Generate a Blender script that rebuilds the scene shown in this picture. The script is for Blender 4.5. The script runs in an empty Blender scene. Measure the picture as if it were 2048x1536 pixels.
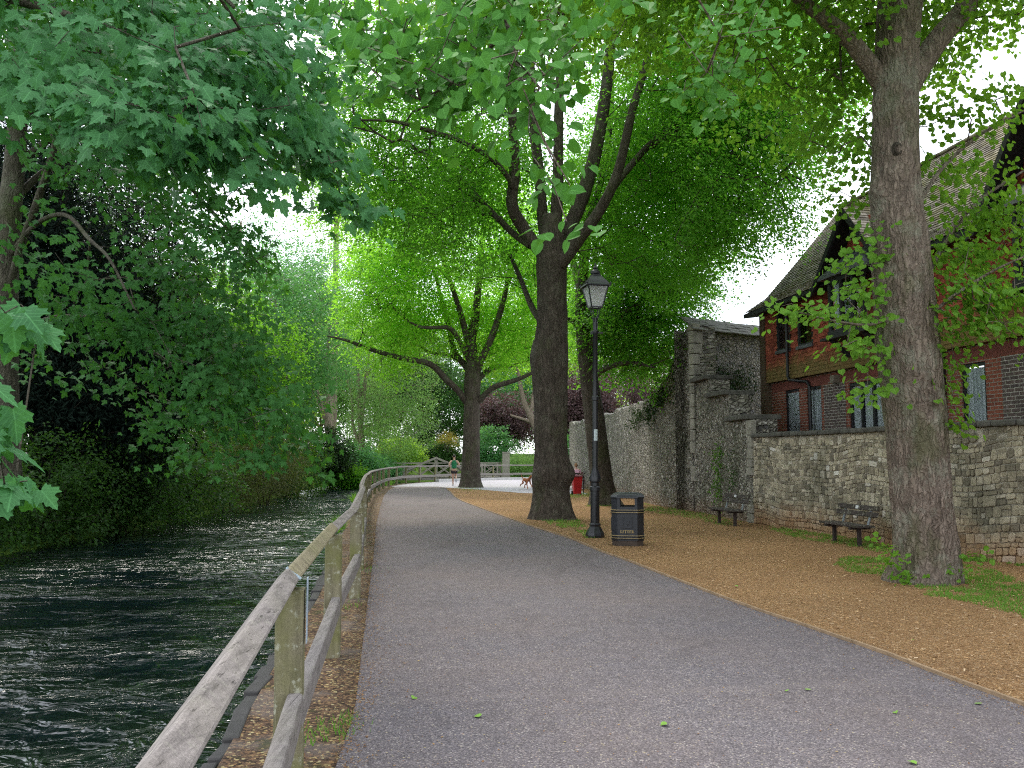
import bpy, math, random
import numpy as np
from mathutils import Vector, Matrix

random.seed(11)
rng = np.random.default_rng(11)
sc = bpy.context.scene
COL = sc.collection
R = math.radians

# ------------------------------------------------------------------ camera model (used to measure the place)
F, CX, CY, HC = 1738.0, 1024.0, 768.0, 1.65
PITCH = math.atan(147 / F)
cp, sp_ = math.cos(PITCH), math.sin(PITCH)


def ray(px, py):
    x, y, z = (px - CX) / F, 1.0, -(py - CY) / F
    return Vector((x, y * cp - z * sp_, y * sp_ + z * cp))


def G(px, py, z=0.0):
    d = ray(px, py)
    t = (z - HC) / d.z
    return Vector((d.x * t, d.y * t, z))


def at(px, py, Y):
    d = ray(px, py)
    t = Y / d.y
    return Vector((d.x * t, Y, HC + d.z * t))


# ------------------------------------------------------------------ noise
def _h(ix, iy, iz, seed):
    n = (ix * 374761393 + iy * 668265263 + iz * 1274126177 + seed * 974711) & 0xFFFFFFFF
    n = ((n ^ (n >> 13)) * 1103515245) & 0xFFFFFFFF
    n = (n ^ (n >> 16)) & 0xFFFF
    return n / 65535.0


def vnoise(p, seed=0):
    p = np.asarray(p, float)
    i = np.floor(p).astype(np.int64)
    f = p - i
    f = f * f * (3 - 2 * f)
    x, y, z = i[..., 0], i[..., 1], i[..., 2]
    fx, fy, fz = f[..., 0], f[..., 1], f[..., 2]
    r = 0
    for dx in (0, 1):
        for dy in (0, 1):
            for dz in (0, 1):
                w = (fx if dx else 1 - fx) * (fy if dy else 1 - fy) * (fz if dz else 1 - fz)
                r = r + w * _h(x + dx, y + dy, z + dz, seed)
    return r


def fbm(p, seed=0, o=3):
    p = np.asarray(p, float)
    a, s, t = 0.5, 0, 0
    for k in range(o):
        s = s + a * vnoise(p * 2 ** k, seed + k)
        t += a
        a *= 0.5
    return s / t


# ------------------------------------------------------------------ objects
MATS = {}


def props(o, label=None, cat=None, group=None, kind=None):
    if label:
        o['label'] = label
    if cat:
        o['category'] = cat
    if group:
        o['group'] = group
    if kind:
        o['kind'] = kind
    return o


def thing(name, label, cat, loc=(0, 0, 0), rotz=0.0, group=None):
    o = bpy.data.objects.new(name, None)
    COL.objects.link(o)
    o.empty_display_size = 0.2
    o.location = loc
    o.rotation_euler = (0, 0, rotz)
    MATS[o.name] = (Matrix.Translation(Vector(loc)) @ Matrix.Rotation(rotz, 4, 'Z')).inverted()
    return props(o, label, cat, group)


def copy_tree(o, parent=None):
    c = o.copy()
    COL.objects.link(c)
    if parent is not None:
        c.parent = parent
    for ch in list(o.children):
        copy_tree(ch, c)
    return c


class MB:
    """collects geometry for ONE mesh object"""

    def __init__(self):
        self.ch = []
        self.n = 0

    def add(self, V, Fs, rnd=0.5, uv=None, mi=0):
        V = np.asarray(V, float).reshape(-1, 3)
        Fs = np.asarray(Fs, np.int64)
        if len(Fs) == 0:
            return
        self.ch.append((V, Fs + self.n, rnd, uv, mi))
        self.n += len(V)

    def poly(self, pts, rnd=0.5, mi=0, uv=None):
        self.add([tuple(p) for p in pts], [list(range(len(pts)))], rnd, uv, mi)

    def hexa(self, p, rnd=0.5, mi=0):
        """8 corners: bottom 0-3 ccw, top 4-7"""
        self.add([tuple(q) for q in p], [[3, 2, 1, 0], [4, 5, 6, 7], [0, 1, 5, 4], [1, 2, 6, 5], [2, 3, 7, 6], [3, 0, 4, 7]], rnd, None, mi)

    def box(self, c, s, M=None, rnd=0.5, mi=0, rz=0.0):
        x, y, z = s[0] / 2, s[1] / 2, s[2] / 2
        p = [(-x, -y, -z), (x, -y, -z), (x, y, -z), (-x, y, -z), (-x, -y, z), (x, -y, z), (x, y, z), (-x, y, z)]
        if M is None:
            M = Matrix.Rotation(rz, 3, 'Z')
        c = Vector(c)
        self.hexa([c + M @ Vector(q) for q in p], rnd, mi)

    def bar(self, a, b, w, h, up=(0, 0, 1), rnd=0.5, mi=0, roll=0.0):
        """rectangular bar from a to b, w across, h along up"""
        a, b, up = Vector(a), Vector(b), Vector(up)
        d = (b - a)
        L = d.length
        d.normalize()
        s = d.cross(up)
        s.normalize()
        u = s.cross(d)
        M = Matrix((s, d, u)).transposed() @ Matrix.Rotation(roll, 3, 'Y')
        self.box((a + b) / 2, (w, L, h), M, rnd, mi)

    def extrude(self, pts, vec, rnd=0.5, mi=0):
        pts = [Vector(p) for p in pts]
        vec = Vector(vec)
        n = len(pts)
        V = [tuple(p) for p in pts] + [tuple(p + vec) for p in pts]
        self.add(V, [list(range(n))[::-1]], rnd, None, mi)
        self.n -= len(V)
        self.ch.append((np.zeros((0, 3)), np.array([[n + i for i in range(n)]]) + self.n, rnd, None, mi))
        self.ch.append((np.zeros((0, 3)), np.array([[i, (i + 1) % n, n + (i + 1) % n, n + i] for i in range(n)]) + self.n, rnd, None, mi))
        self.n += len(V)

    def lathe(self, prof, n=16, c=(0, 0, 0), rnd=0.5, mi=0, rot=0.0, caps=True):
        V, Fs = [], []
        for r, z in prof:
            for k in range(n):
                a = rot + 2 * math.pi * k / n
                V.append((c[0] + r * math.cos(a), c[1] + r * math.sin(a), c[2] + z))
        for i in range(len(prof) - 1):
            for k in range(n):
                Fs.append([i * n + k, i * n + (k + 1) % n, (i + 1) * n + (k + 1) % n, (i + 1) * n + k])
        b = self.n
        self.add(V, Fs, rnd, None, mi)
        if caps:
            self.ch.append((np.zeros((0, 3)), np.array([[b + k for k in range(n)][::-1]]), rnd, None, mi))
            m = (len(prof) - 1) * n
            self.ch.append((np.zeros((0, 3)), np.array([[b + m + k for k in range(n)]]), rnd, None, mi))

    def tube(self, pts, rad, n=8, rnd=0.5, mi=0, caps=True):
        V, Fq = sweep(pts, rad, n)
        b = self.n
        self.add(V, Fq, rnd, None, mi)
        if caps:
            m = len(V) - n
            self.ch.append((np.zeros((0, 3)), np.array([[b + k for k in range(n)][::-1]]), rnd, None, mi))
            self.ch.append((np.zeros((0, 3)), np.array([[b + m + k for k in range(n)]]), rnd, None, mi))

    def mesh(self, name, mats, M=None, smooth=False):
        me = bpy.data.meshes.new(name)
        V = np.concatenate([c[0] for c in self.ch]) if self.ch else np.zeros((0, 3))
        if M is not None:
            A = np.array(M)
            V = V @ A[:3, :3].T + A[:3, 3]
        loops = np.concatenate([c[1].ravel() for c in self.ch])
        sizes = np.concatenate([np.full(len(c[1]), c[1].shape[1]) for c in self.ch])
        starts = np.concatenate([[0], np.cumsum(sizes)[:-1]])
        me.vertices.add(len(V))
        me.vertices.foreach_set('co', V.astype(np.float32).ravel())
        me.loops.add(len(loops))
        me.loops.foreach_set('vertex_index', loops.astype(np.int32))
        me.polygons.add(len(sizes))
        me.polygons.foreach_set('loop_start', starts.astype(np.int32))
        if smooth:
            me.polygons.foreach_set('use_smooth', np.ones(len(sizes), bool))
        else:
            me.polygons.foreach_set('use_smooth', np.zeros(len(sizes), bool))
        mi = np.concatenate([np.broadcast_to(np.asarray(c[4]), (len(c[1]),)) for c in self.ch]).astype(np.int32)
        if mi.any():
            me.polygons.foreach_set('material_index', mi)
        me.update(calc_edges=True)
        rn = np.concatenate([np.broadcast_to(np.asarray(c[2], float), (len(c[1]),)) for c in self.ch])
        at_ = me.attributes.new('rnd', 'FLOAT', 'FACE')
        at_.data.foreach_set('value', rn.astype(np.float32))
        if any(c[3] is not None for c in self.ch):
            UV = np.concatenate([np.zeros((len(c[0]), 2)) if c[3] is None else np.asarray(c[3], float) for c in self.ch])
            ul = me.uv_layers.new(name='UVMap')
            ul.data.foreach_set('uv', UV[loops].astype(np.float32).ravel())
        for m in (mats if isinstance(mats, (list, tuple)) else [mats]):
            me.materials.append(m)
        return me

    def build(self, name, mats, parent=None, smooth=False, bevel=0.0, auto=None):
        M = MATS.get(parent.name) if parent is not None else None
        me = self.mesh(name, mats, M, smooth)
        o = bpy.data.objects.new(name, me)
        COL.objects.link(o)
        if parent is not None:
            o.parent = parent
            MATS[o.name] = M
        if bevel:
            b = o.modifiers.new('Bevel', 'BEVEL')
            b.width = bevel
            b.segments = 2
            b.limit_method = 'ANGLE'
            b.angle_limit = R(40)
        if smooth and auto:
            me.set_sharp_from_angle(angle=R(auto))
        return o


def catmull(pts, rad, ds):
    P = np.array([tuple(p) for p in pts], float)
    r = np.array(rad, float)
    if len(P) == 2:
        n = max(1, int(np.linalg.norm(P[1] - P[0]) / ds))
        t = np.linspace(0, 1, n + 1)[:, None]
        return P[0] * (1 - t) + P[1] * t, r[0] * (1 - t[:, 0]) + r[1] * t[:, 0]
    Q = np.vstack([2 * P[0] - P[1], P, 2 * P[-1] - P[-2]])
    out, ro = [], []
    for i in range(len(P) - 1):
        p0, p1, p2, p3 = Q[i:i + 4]
        n = max(1, int(np.linalg.norm(p2 - p1) / ds))
        for k in range(n):
            t = k / n
            out.append(0.5 * (2 * p1 + (p2 - p0) * t + (2 * p0 - 5 * p1 + 4 * p2 - p3) * t * t + (3 * p1 - p0 - 3 * p2 + p3) * t ** 3))
            ro.append(r[i] * (1 - t) + r[i + 1] * t)
    out.append(P[-1])
    ro.append(r[-1])
    return np.array(out), np.array(ro)


def sweep(pts, rad, n):
    """rings of n verts along pts, (V, quads)"""
    P = np.array([tuple(p) for p in pts], float)
    r = np.array(rad, float)
    T = np.gradient(P, axis=0)
    T /= np.linalg.norm(T, axis=1)[:, None] + 1e-9
    ref = np.array([1.0, 0, 0]) if abs(T[0][0]) < 0.8 else np.array([0, 1.0, 0])
    Nn = np.zeros_like(P)
    v = ref
    for i in range(len(P)):
        v = v - T[i] * v.dot(T[i])
        v = v / (np.linalg.norm(v) + 1e-9)
        Nn[i] = v
    B = np.cross(T, Nn)
    a = np.linspace(0, 2 * math.pi, n, endpoint=False)
    rr = r[:, None, None] if r.ndim == 1 else r[:, :, None]
    V = P[:, None, :] + rr * (np.cos(a)[None, :, None] * Nn[:, None, :] + np.sin(a)[None, :, None] * B[:, None, :])
    m = len(P)
    i = np.arange(m - 1)[:, None]
    k = np.arange(n)[None, :]
    k2 = (k + 1) % n
    Fq = np.stack([i * n + k, i * n + k2, (i + 1) * n + k2, (i + 1) * n + k], -1).reshape(-1, 4)
    return V.reshape(-1, 3), Fq


# ------------------------------------------------------------------ materials
class NT:
    def __init__(self, name):
        self.m = bpy.data.materials.new(name)
        self.m.use_nodes = True
        self.t = self.m.node_tree
        self.t.nodes.clear()
        self.out = self.t.nodes.new('ShaderNodeOutputMaterial')

    def nd(self, ty, **kw):
        n = self.t.nodes.new(ty)
        for k, v in kw.items():
            setattr(n, k, v)
        return n

    def ln(self, a, b):
        self.t.links.new(a, b)

    def inp(self, sock, v):
        if hasattr(v, 'is_linked') or isinstance(v, bpy.types.NodeSocket):
            self.ln(v, sock)
        elif v is not None:
            if isinstance(v, (tuple, list)) and len(v) == 3 and sock.type == 'RGBA':
                v = (*v, 1)
            sock.default_value = v

    def obj(self):
        return self.nd('ShaderNodeTexCoord').outputs['Object']

    def uv(self):
        return self.nd('ShaderNodeTexCoord').outputs['UV']

    def attr(self, n='rnd'):
        return self.nd('ShaderNodeAttribute', attribute_name=n).outputs['Fac']

    def mapping(self, v, s=(1, 1, 1), l=(0, 0, 0), r=(0, 0, 0)):
        n = self.nd('ShaderNodeMapping')
        self.ln(v, n.inputs[0])
        n.inputs['Scale'].default_value = s
        n.inputs['Location'].default_value = l
        n.inputs['Rotation'].default_value = r
        return n.outputs[0]

    def noise(self, v, scale=5, detail=4, rough=0.55, dist=0.0):
        n = self.nd('ShaderNodeTexNoise')
        self.ln(v, n.inputs['Vector'])
        n.inputs['Scale'].default_value = scale
        n.inputs['Detail'].default_value = detail
        n.inputs['Roughness'].default_value = rough
        n.inputs['Distortion'].default_value = dist
        return n.outputs['Fac']

    def voro(self, v, scale=5, feature='F1', out='Distance', rand=1.0):
        n = self.nd('ShaderNodeTexVoronoi', feature=feature)
        self.ln(v, n.inputs['Vector'])
        n.inputs['Scale'].default_value = scale
        n.inputs['Randomness'].default_value = rand
        return n.outputs[out]

    def ramp(self, f, stops, interp='LINEAR'):
        n = self.nd('ShaderNodeValToRGB')
        n.color_ramp.interpolation = interp
        e = n.color_ramp.elements
        while len(e) < len(stops):
            e.new(0.5)
        for el, (p, c) in zip(e, stops):
            el.position = p
            el.color = (*c, 1) if isinstance(c, (tuple, list)) else (c, c, c, 1)
        self.inp(n.inputs[0], f)
        return n.outputs[0]

    def mix(self, f, a, b, mode='MIX'):
        n = self.nd('ShaderNodeMix', data_type='RGBA', blend_type=mode)
        self.inp(n.inputs[0], f)
        self.inp(n.inputs[6], a)
        self.inp(n.inputs[7], b)
        return n.outputs[2]

    def math(self, op, a, b=None, c=None, clamp=False):
        n = self.nd('ShaderNodeMath', operation=op, use_clamp=clamp)
        self.inp(n.inputs[0], a)
        if b is not None:
            self.inp(n.inputs[1], b)
        if c is not None:
            self.inp(n.inputs[2], c)
        return n.outputs[0]

    def sepz(self, v, i=2):
        n = self.nd('ShaderNodeSeparateXYZ')
        self.ln(v, n.inputs[0])
        return n.outputs[i]

    def mrange(self, v, a, b, c=0.0, d=1.0):
        n = self.nd('ShaderNodeMapRange')
        self.inp(n.inputs[0], v)
        for i, q in zip((1, 2, 3, 4), (a, b, c, d)):
            n.inputs[i].default_value = q
        return n.outputs[0]

    def bump(self, h, strength=0.5, dist=0.02, normal=None):
        n = self.nd('ShaderNodeBump')
        self.inp(n.inputs['Height'], h)
        n.inputs['Strength'].default_value = strength
        n.inputs['Distance'].default_value = dist
        if normal is not None:
            self.ln(normal, n.inputs['Normal'])
        return n.outputs[0]

    def pbr(self, color, rough=0.6, normal=None, spec=0.4, metal=0.0, **kw):
        n = self.nd('ShaderNodeBsdfPrincipled')
        self.inp(n.inputs['Base Color'], color)
        self.inp(n.inputs['Roughness'], rough)
        n.inputs['Specular IOR Level'].default_value = spec
        n.inputs['Metallic'].default_value = metal
        for k, v in kw.items():
            self.inp(n.inputs[k], v)
        if normal is not None:
            self.ln(normal, n.inputs['Normal'])
        return n.outputs[0]

    def done(self, s):
        self.ln(s, self.out.inputs['Surface'])
        return self.m


def leafmat(name, c1, c2, tr, tf=0.4, rough=0.5, spec=0.15, veins=False):
    n = NT(name)
    r = n.attr()
    big = n.noise(n.obj(), 0.35, 2)
    f = n.math('ADD', n.math('MULTIPLY', r, 0.65), n.math('MULTIPLY', n.mrange(big, 0.3, 0.7), 0.35))
    col = n.mix(f, c1, c2)
    if veins:
        u_, v_ = n.sepz(n.uv(), 0), n.sepz(n.uv(), 1)
        au = n.math('ABSOLUTE', u_)
        mid = n.mrange(au, 0.012, 0.035, 1.0, 0.0)
        fr = n.math('FRACT', n.math('MULTIPLY', n.math('SUBTRACT', v_, n.math('MULTIPLY', au, 0.75)), 5.5))
        sd = n.mrange(n.math('ABSOLUTE', n.math('SUBTRACT', fr, 0.5)), 0.03, 0.12, 0.6, 0.0)
        vf = n.math('MULTIPLY', n.math('MAXIMUM', mid, sd), 0.45)
        col = n.mix(vf, col, tuple(min(1, 1.9 * q + 0.02) for q in c2))
        bl = n.noise(n.obj(), 30, 3)
        col = n.mix(n.mrange(bl, 0.55, 0.75, 0, 0.35), col, tuple(0.55 * q for q in c1))
    b = n.pbr(col, rough, spec=spec)
    t = n.nd('ShaderNodeBsdfTranslucent')
    tc = n.mix(f, tuple(0.75 * q for q in tr), tuple(1.15 * q for q in tr))
    n.ln(tc, t.inputs['Color'])
    m = n.nd('ShaderNodeMixShader')
    m.inputs[0].default_value = tf
    n.ln(b, m.inputs[1])
    n.ln(t.outputs[0], m.inputs[2])
    return n.done(m.outputs[0])


def barkmat(name, c1, c2, lichen=(0.16, 0.17, 0.12), moss=(0.05, 0.07, 0.015), k=1.0, lk=0.5, mk=0.3):
    n = NT(name)
    o = n.obj()
    v = n.mapping(o, (13 * k, 13 * k, 3.0 * k))
    a = n.noise(v, 1.0, 6, 0.65, 0.9)
    wn = n.nd('ShaderNodeTexNoise')
    n.ln(o, wn.inputs['Vector'])
    wn.inputs['Scale'].default_value = 6.0
    wn.inputs['Detail'].default_value = 3
    ws = n.nd('ShaderNodeVectorMath', operation='SCALE')
    n.ln(wn.outputs['Color'], ws.inputs[0])
    ws.inputs['Scale'].default_value = 0.22
    wa = n.nd('ShaderNodeVectorMath', operation='ADD')
    n.ln(o, wa.inputs[0])
    n.ln(ws.outputs[0], wa.inputs[1])
    wob = wa.outputs[0]
    vv = n.voro(n.mapping(wob, (17 * k, 17 * k, 2.6 * k)), 1.0, 'DISTANCE_TO_EDGE')
    fiss = n.mrange(vv, 0.0, 0.22)
    col = n.ramp(a, [(0.3, tuple(0.45 * q for q in c1)), (0.5, c1), (0.7, c2)])
    col = n.mix(n.math('MULTIPLY', n.math('SUBTRACT', 1.0, fiss), 0.42), col, tuple(0.35 * q for q in c1))
    fine = n.noise(o, 55 * k, 3)
    col = n.mix(0.35, col, n.ramp(fine, [(0.3, 0.25), (0.7, 0.8)]), 'OVERLAY')
    bl = n.noise(o, 2.3, 4, 0.6)
    bl2 = n.noise(o, 18, 3, 0.6)
    lf = n.math('MULTIPLY', n.mrange(n.math('ADD', n.math('MULTIPLY', bl, 0.7), n.math('MULTIPLY', bl2, 0.3)), 0.5, 0.62), lk)
    col = n.mix(lf, col, lichen)
    ms = n.math('MULTIPLY', n.mrange(n.noise(n.mapping(o, (1.5, 1.5, 0.7), (5, 2, 9)), 1.0, 5, 0.65), 0.54, 0.66), mk)
    col = n.mix(ms, col, moss)
    h = n.math('ADD', n.math('MULTIPLY', a, 0.7), n.math('ADD', n.math('MULTIPLY', fiss, 0.5), n.math('MULTIPLY', fine, 0.15)))
    return n.done(n.pbr(col, 0.85, n.bump(h, 0.9, 0.035 / k), spec=0.2))


def plain(name, c, rough=0.5, metal=0.0, var=0.25, scale=8, bump=0.0, spec=0.4):
    n = NT(name)
    o = n.obj()
    f = n.noise(o, scale, 5, 0.6)
    col = n.mix(n.mrange(f, 0.25, 0.75), tuple(q * (1 - var) for q in c), tuple(min(1, q * (1 + var)) for q in c))
    nr = n.bump(n.noise(o, scale * 6, 3), bump, 0.004) if bump else None
    return n.done(n.pbr(col, n.mrange(f, 0.2, 0.8, rough * 0.85, min(1, rough * 1.15)), nr, spec, metal))


def woodmat(name, c, axis_scale, green=0.3, rough=0.8, dark=0.5, lich=0.45):
    n = NT(name)
    o = n.obj()
    v = n.mapping(o, axis_scale)
    g = n.noise(v, 1.0, 6, 0.65, 0.25)
    col = n.ramp(g, [(0.28, tuple(dark * q for q in c)), (0.5, c), (0.75, tuple(1.3 * q for q in c))])
    fi = n.noise(o, 170, 3, 0.7)
    col = n.mix(0.55, col, n.ramp(fi, [(0.3, 0.22), (0.7, 0.8)]), 'OVERLAY')
    ck = n.noise(n.mapping(o, tuple(q * (2.2 if q > 10 else 0.5) for q in axis_scale), (3, 1, 2)), 1.0, 4, 0.6, 0.2)
    cf = n.mrange(ck, 0.29, 0.37, 0.85, 0.0)
    col = n.mix(cf, col, tuple(0.22 * q for q in c))
    w = n.noise(o, 3.0, 4, 0.6)
    col = n.mix(n.math('MULTIPLY', n.mrange(w, 0.42, 0.66), green), col, (0.15, 0.155, 0.045))
    sp = n.noise(o, 17, 5, 0.7)
    col = n.mix(n.math('MULTIPLY', n.mrange(sp, 0.56, 0.64), lich), col, (0.40, 0.40, 0.31))
    dk = n.noise(n.mapping(o, (1, 1, 1), (7, 3, 5)), 7, 5, 0.65)
    col = n.mix(n.math('MULTIPLY', n.mrange(dk, 0.55, 0.72), 0.5), col, tuple(0.4 * q for q in c))
    hh = n.math('SUBTRACT', n.math('ADD', g, n.math('MULTIPLY', fi, 0.25)), n.math('MULTIPLY', cf, 0.8))
    return n.done(n.pbr(col, rough, n.bump(hh, 0.7, 0.006), spec=0.2))
# ------------------------------------------------------------------ light, sky, camera
cam_d = bpy.data.cameras.new('camera')
cam = bpy.data.objects.new('camera', cam_d)
COL.objects.link(cam)
cam.location = (0, 0, HC)
cam.rotation_euler = (math.pi / 2 + PITCH, 0, 0)
cam_d.sensor_width = 36
cam_d.lens = 36 * F / 2048
cam_d.clip_start = 0.05
cam_d.clip_end = 3000
sc.camera = cam

SUN_AZ, SUN_EL = R(-28), R(56)
w = bpy.data.worlds.new('World')
sc.world = w
w.use_nodes = True
wt = w.node_tree
wt.nodes.clear()
sky = wt.nodes.new('ShaderNodeTexSky')
sky.sky_type = 'NISHITA'
sky.sun_disc = False
sky.sun_elevation = SUN_EL
sky.sun_rotation = SUN_AZ
sky.air_density = 1.0
sky.dust_density = 1.5
tcn = wt.nodes.new('ShaderNodeTexCoord')
nz = wt.nodes.new('ShaderNodeTexNoise')
nz.inputs['Scale'].default_value = 2.2
nz.inputs['Detail'].default_value = 6
wt.links.new(tcn.outputs['Generated'], nz.inputs['Vector'])
cr = wt.nodes.new('ShaderNodeValToRGB')
cr.color_ramp.elements[0].position = 0.25
cr.color_ramp.elements[0].color = (7.5, 8.0, 8.8, 1)
cr.color_ramp.elements[1].position = 0.75
cr.color_ramp.elements[1].color = (11.5, 11.6, 12.0, 1)
wt.links.new(nz.outputs['Fac'], cr.inputs[0])
mx = wt.nodes.new('ShaderNodeMix')
mx.data_type = 'RGBA'
mx.inputs[0].default_value = 0.72
wt.links.new(sky.outputs[0], mx.inputs[6])
wt.links.new(cr.outputs[0], mx.inputs[7])
bg = wt.nodes.new('ShaderNodeBackground')
bg.inputs['Strength'].default_value = 0.15
wt.links.new(mx.outputs[2], bg.inputs[0])
wo = wt.nodes.new('ShaderNodeOutputWorld')
wt.links.new(bg.outputs[0], wo.inputs[0])

sl = bpy.data.lights.new('sun', 'SUN')
sl.energy = 1.5
sl.angle = R(12)
sl.color = (1.0, 0.95, 0.86)
so = bpy.data.objects.new('sun', sl)
COL.objects.link(so)
sdir = Vector((math.sin(SUN_AZ) * math.cos(SUN_EL), math.cos(SUN_AZ) * math.cos(SUN_EL), math.sin(SUN_EL)))
so.rotation_euler = (-sdir).to_track_quat('-Z', 'Y').to_euler()

sc.view_settings.view_transform = 'Standard'
sc.view_settings.look = 'None'
sc.view_settings.exposure = 1.0
sc.view_settings.gamma = 1.0
sc.cycles.max_bounces = 10
sc.cycles.diffuse_bounces = 7
sc.cycles.glossy_bounces = 3
sc.cycles.transmission_bounces = 5
sc.cycles.transparent_max_bounces = 8
sc.cycles.sample_clamp_indirect = 4.0
sc.cycles.use_denoising = False
sc.cycles.filter_width = 1.15
sc.cycles.caustics_reflective = False
sc.cycles.caustics_refractive = False

# ------------------------------------------------------------------ plan of the place
# fence foot line, from beside the camera to the far end (x, y)
FEN = [(0.0, -2.2), (-0.53, 1.0), (-1.088, 4.37), (-1.50, 7.4), (-1.86, 10.45), (-2.32, 13.4), (-2.80, 16.5), (-3.33, 19.5), (-3.85, 22.7),
       (-4.36, 25.9), (-4.86, 29.1), (-5.30, 32.4), (-5.83, 36.0), (-6.20, 39.5), (-6.50, 42.8), (-6.80, 46.2), (-7.00, 49.6),
       (-6.95, 52.6), (-6.70, 55.2), (-6.10, 57.6), (-5.25, 59.6), (-4.35, 61.4), (-2.9, 63.2), (-1.4, 64.6), (0.1, 65.6), (1.7, 66.4), (3.4, 67.0), (5.2, 67.5), (7.2, 68.0), (9.2, 68.4), (11.5, 68.8)]
_fy = [p[1] for p in FEN]
_fx = [p[0] for p in FEN]


def XR(y):  # right edge of the river
    if y <= 50:
        return float(np.interp(y, _fy, _fx)) - 0.45 - max(0, (3 - y)) * 0.02
    if y < 68.5:
        return float(np.interp(y - 0.75, _fy, _fx)) - 0.25 * (1 if y < 56 else 0)
    return float(np.interp(y, [68.5, 72, 80], [9.0, 45, 120]))


def XL(y):  # left edge of the river
    return float(np.interp(y, [-60, 5, 12, 18.5, 28, 45, 58, 66, 72, 78, 84, 92, 100], [-9.5, -10.3, -10.6, -10.7, -10.6, -12.0, -13.4, -13.0, -10.5, -2, 20, 60, 120]))


WATER_Z = -0.42
PATH_L = [(-0.35, -2.5), (-1.02, 5.8), (-1.62, 9.9), (-2.4, 15.3), (-3.4, 22.0), (-4.5, 30), (-5.55, 38), (-6.2, 44.0), (-6.55, 49.5)]
PATH_R = [(6.0, -2.5), (3.95, 4.4), (3.40, 5.8), (3.13, 7.3), (2.87, 8.5), (2.46, 10.3), (1.82, 14.0), (1.55, 15.3), (1.16, 17.8), (0.5, 20.7), (-0.35, 24.9), (-1.05, 28.5), (-1.83, 32.6), (-2.45, 37.0), (-2.95, 41.8), (-3.35, 45.0), (-3.6, 47.8)]
# foot of the walls on the right
WALL = [(3.2, 52.0), (3.9, 46.0), (4.45, 40.5), (4.75, 35.0), (5.05, 30.0), (5.6, 27.0), (5.85, 24.6), (6.1, 22.0), (6.65, 19.6), (7.1, 17.4), (7.45, 15.2), (7.95, 13.4), (8.6, 11.0), (9.3, 8.5), (10.1, 5.5), (11.2, 1.5)]


def resample(line, ds):
    P, _ = catmull([(a, b, 0) for a, b in line], [0] * len(line), ds)
    return P[:, :2]


# ------------------------------------------------------------------ ground
def mat_grass_ground():
    n = NT('grass_ground')
    o = n.obj()
    a = n.noise(o, 0.6, 5, 0.6)
    b = n.noise(o, 9, 4, 0.6)
    c = n.ramp(n.math('ADD', n.math('MULTIPLY', a, 0.5), n.math('MULTIPLY', b, 0.5)), [(0.3, (0.045, 0.075, 0.012)), (0.55, (0.09, 0.16, 0.025)), (0.75, (0.14, 0.2, 0.04))])
    return n.done(n.pbr(c, 0.9, n.bump(b, 0.6, 0.05), spec=0.1))


def mat_path():
    n = NT('path_asphalt')
    o = n.obj()
    g = n.voro(n.mapping(o, (1, 1, 1)), 130, 'F1', 'Color')
    gs = n.sepz(g, 0)
    d = n.voro(o, 130, 'F1', 'Distance')
    col = n.ramp(gs, [(0.0, (0.066, 0.061, 0.067)), (0.45, (0.132, 0.121, 0.132)), (0.8, (0.196, 0.179, 0.193)), (0.94, (0.26, 0.22, 0.21)), (0.98, (0.36, 0.33, 0.30)), (1.0, (0.46, 0.43, 0.39))])
    big = n.noise(o, 0.55, 5, 0.6)
    col = n.mix(n.mrange(big, 0.35, 0.7, 0.0, 0.4), col, n.mix(0.6, col, (0.22, 0.16, 0.125)))
    med = n.noise(o, 5.5, 4, 0.65)
    col = n.mix(n.mrange(med, 0.35, 0.7, 0.0, 0.35), col, (0.085, 0.075, 0.075))
    yj = n.math('ADD', n.sepz(o, 1), n.math('MULTIPLY', n.noise(o, 0.8, 2), 0.5))
    col = n.mix(n.mrange(yj, 21.2, 21.35, 0, 0.22), col, (0.20, 0.165, 0.14))
    sm = n.math('ABSOLUTE', n.math('SUBTRACT', n.math('ADD', n.sepz(o, 1), n.math('MULTIPLY', n.sepz(o, 0), -0.12)), 6.15))
    col = n.mix(n.math('MULTIPLY', n.mrange(sm, 0.01, 0.14, 0.22, 0.0), n.mrange(med, 0.3, 0.6)), col, (0.22, 0.19, 0.18))
    st = n.noise(n.mapping(o, (1.2, 0.35, 1), (2, 8, 0)), 1.0, 4, 0.6)
    col = n.mix(n.mrange(st, 0.56, 0.68, 0, 0.3), col, (0.07, 0.06, 0.06))
    # reddish stones and old leaf crumbs
    v2 = n.sepz(n.voro(n.mapping(o, (1, 1, 1), (3, 7, 0)), 48, 'F1', 'Color'), 1)
    d2 = n.voro(n.mapping(o, (1, 1, 1), (3, 7, 0)), 48, 'F1', 'Distance')
    sp = n.math('MULTIPLY', n.math('GREATER_THAN', v2, 0.9), n.math('LESS_THAN', d2, 0.3))
    col = n.mix(n.math('MULTIPLY', sp, 0.6), col, n.ramp(v2, [(0.9, (0.3, 0.16, 0.09)), (0.95, (0.45, 0.4, 0.32)), (1, (0.5, 0.42, 0.2))]))
    # a tar seam and worn strip
    h = n.math('ADD', n.math('MULTIPLY', d, -1.0), n.math('MULTIPLY', gs, 0.4))
    return n.done(n.pbr(col, n.mrange(gs, 0, 1, 0.85, 1.0), n.bump(h, 0.55, 0.006), spec=0.06))


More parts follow.
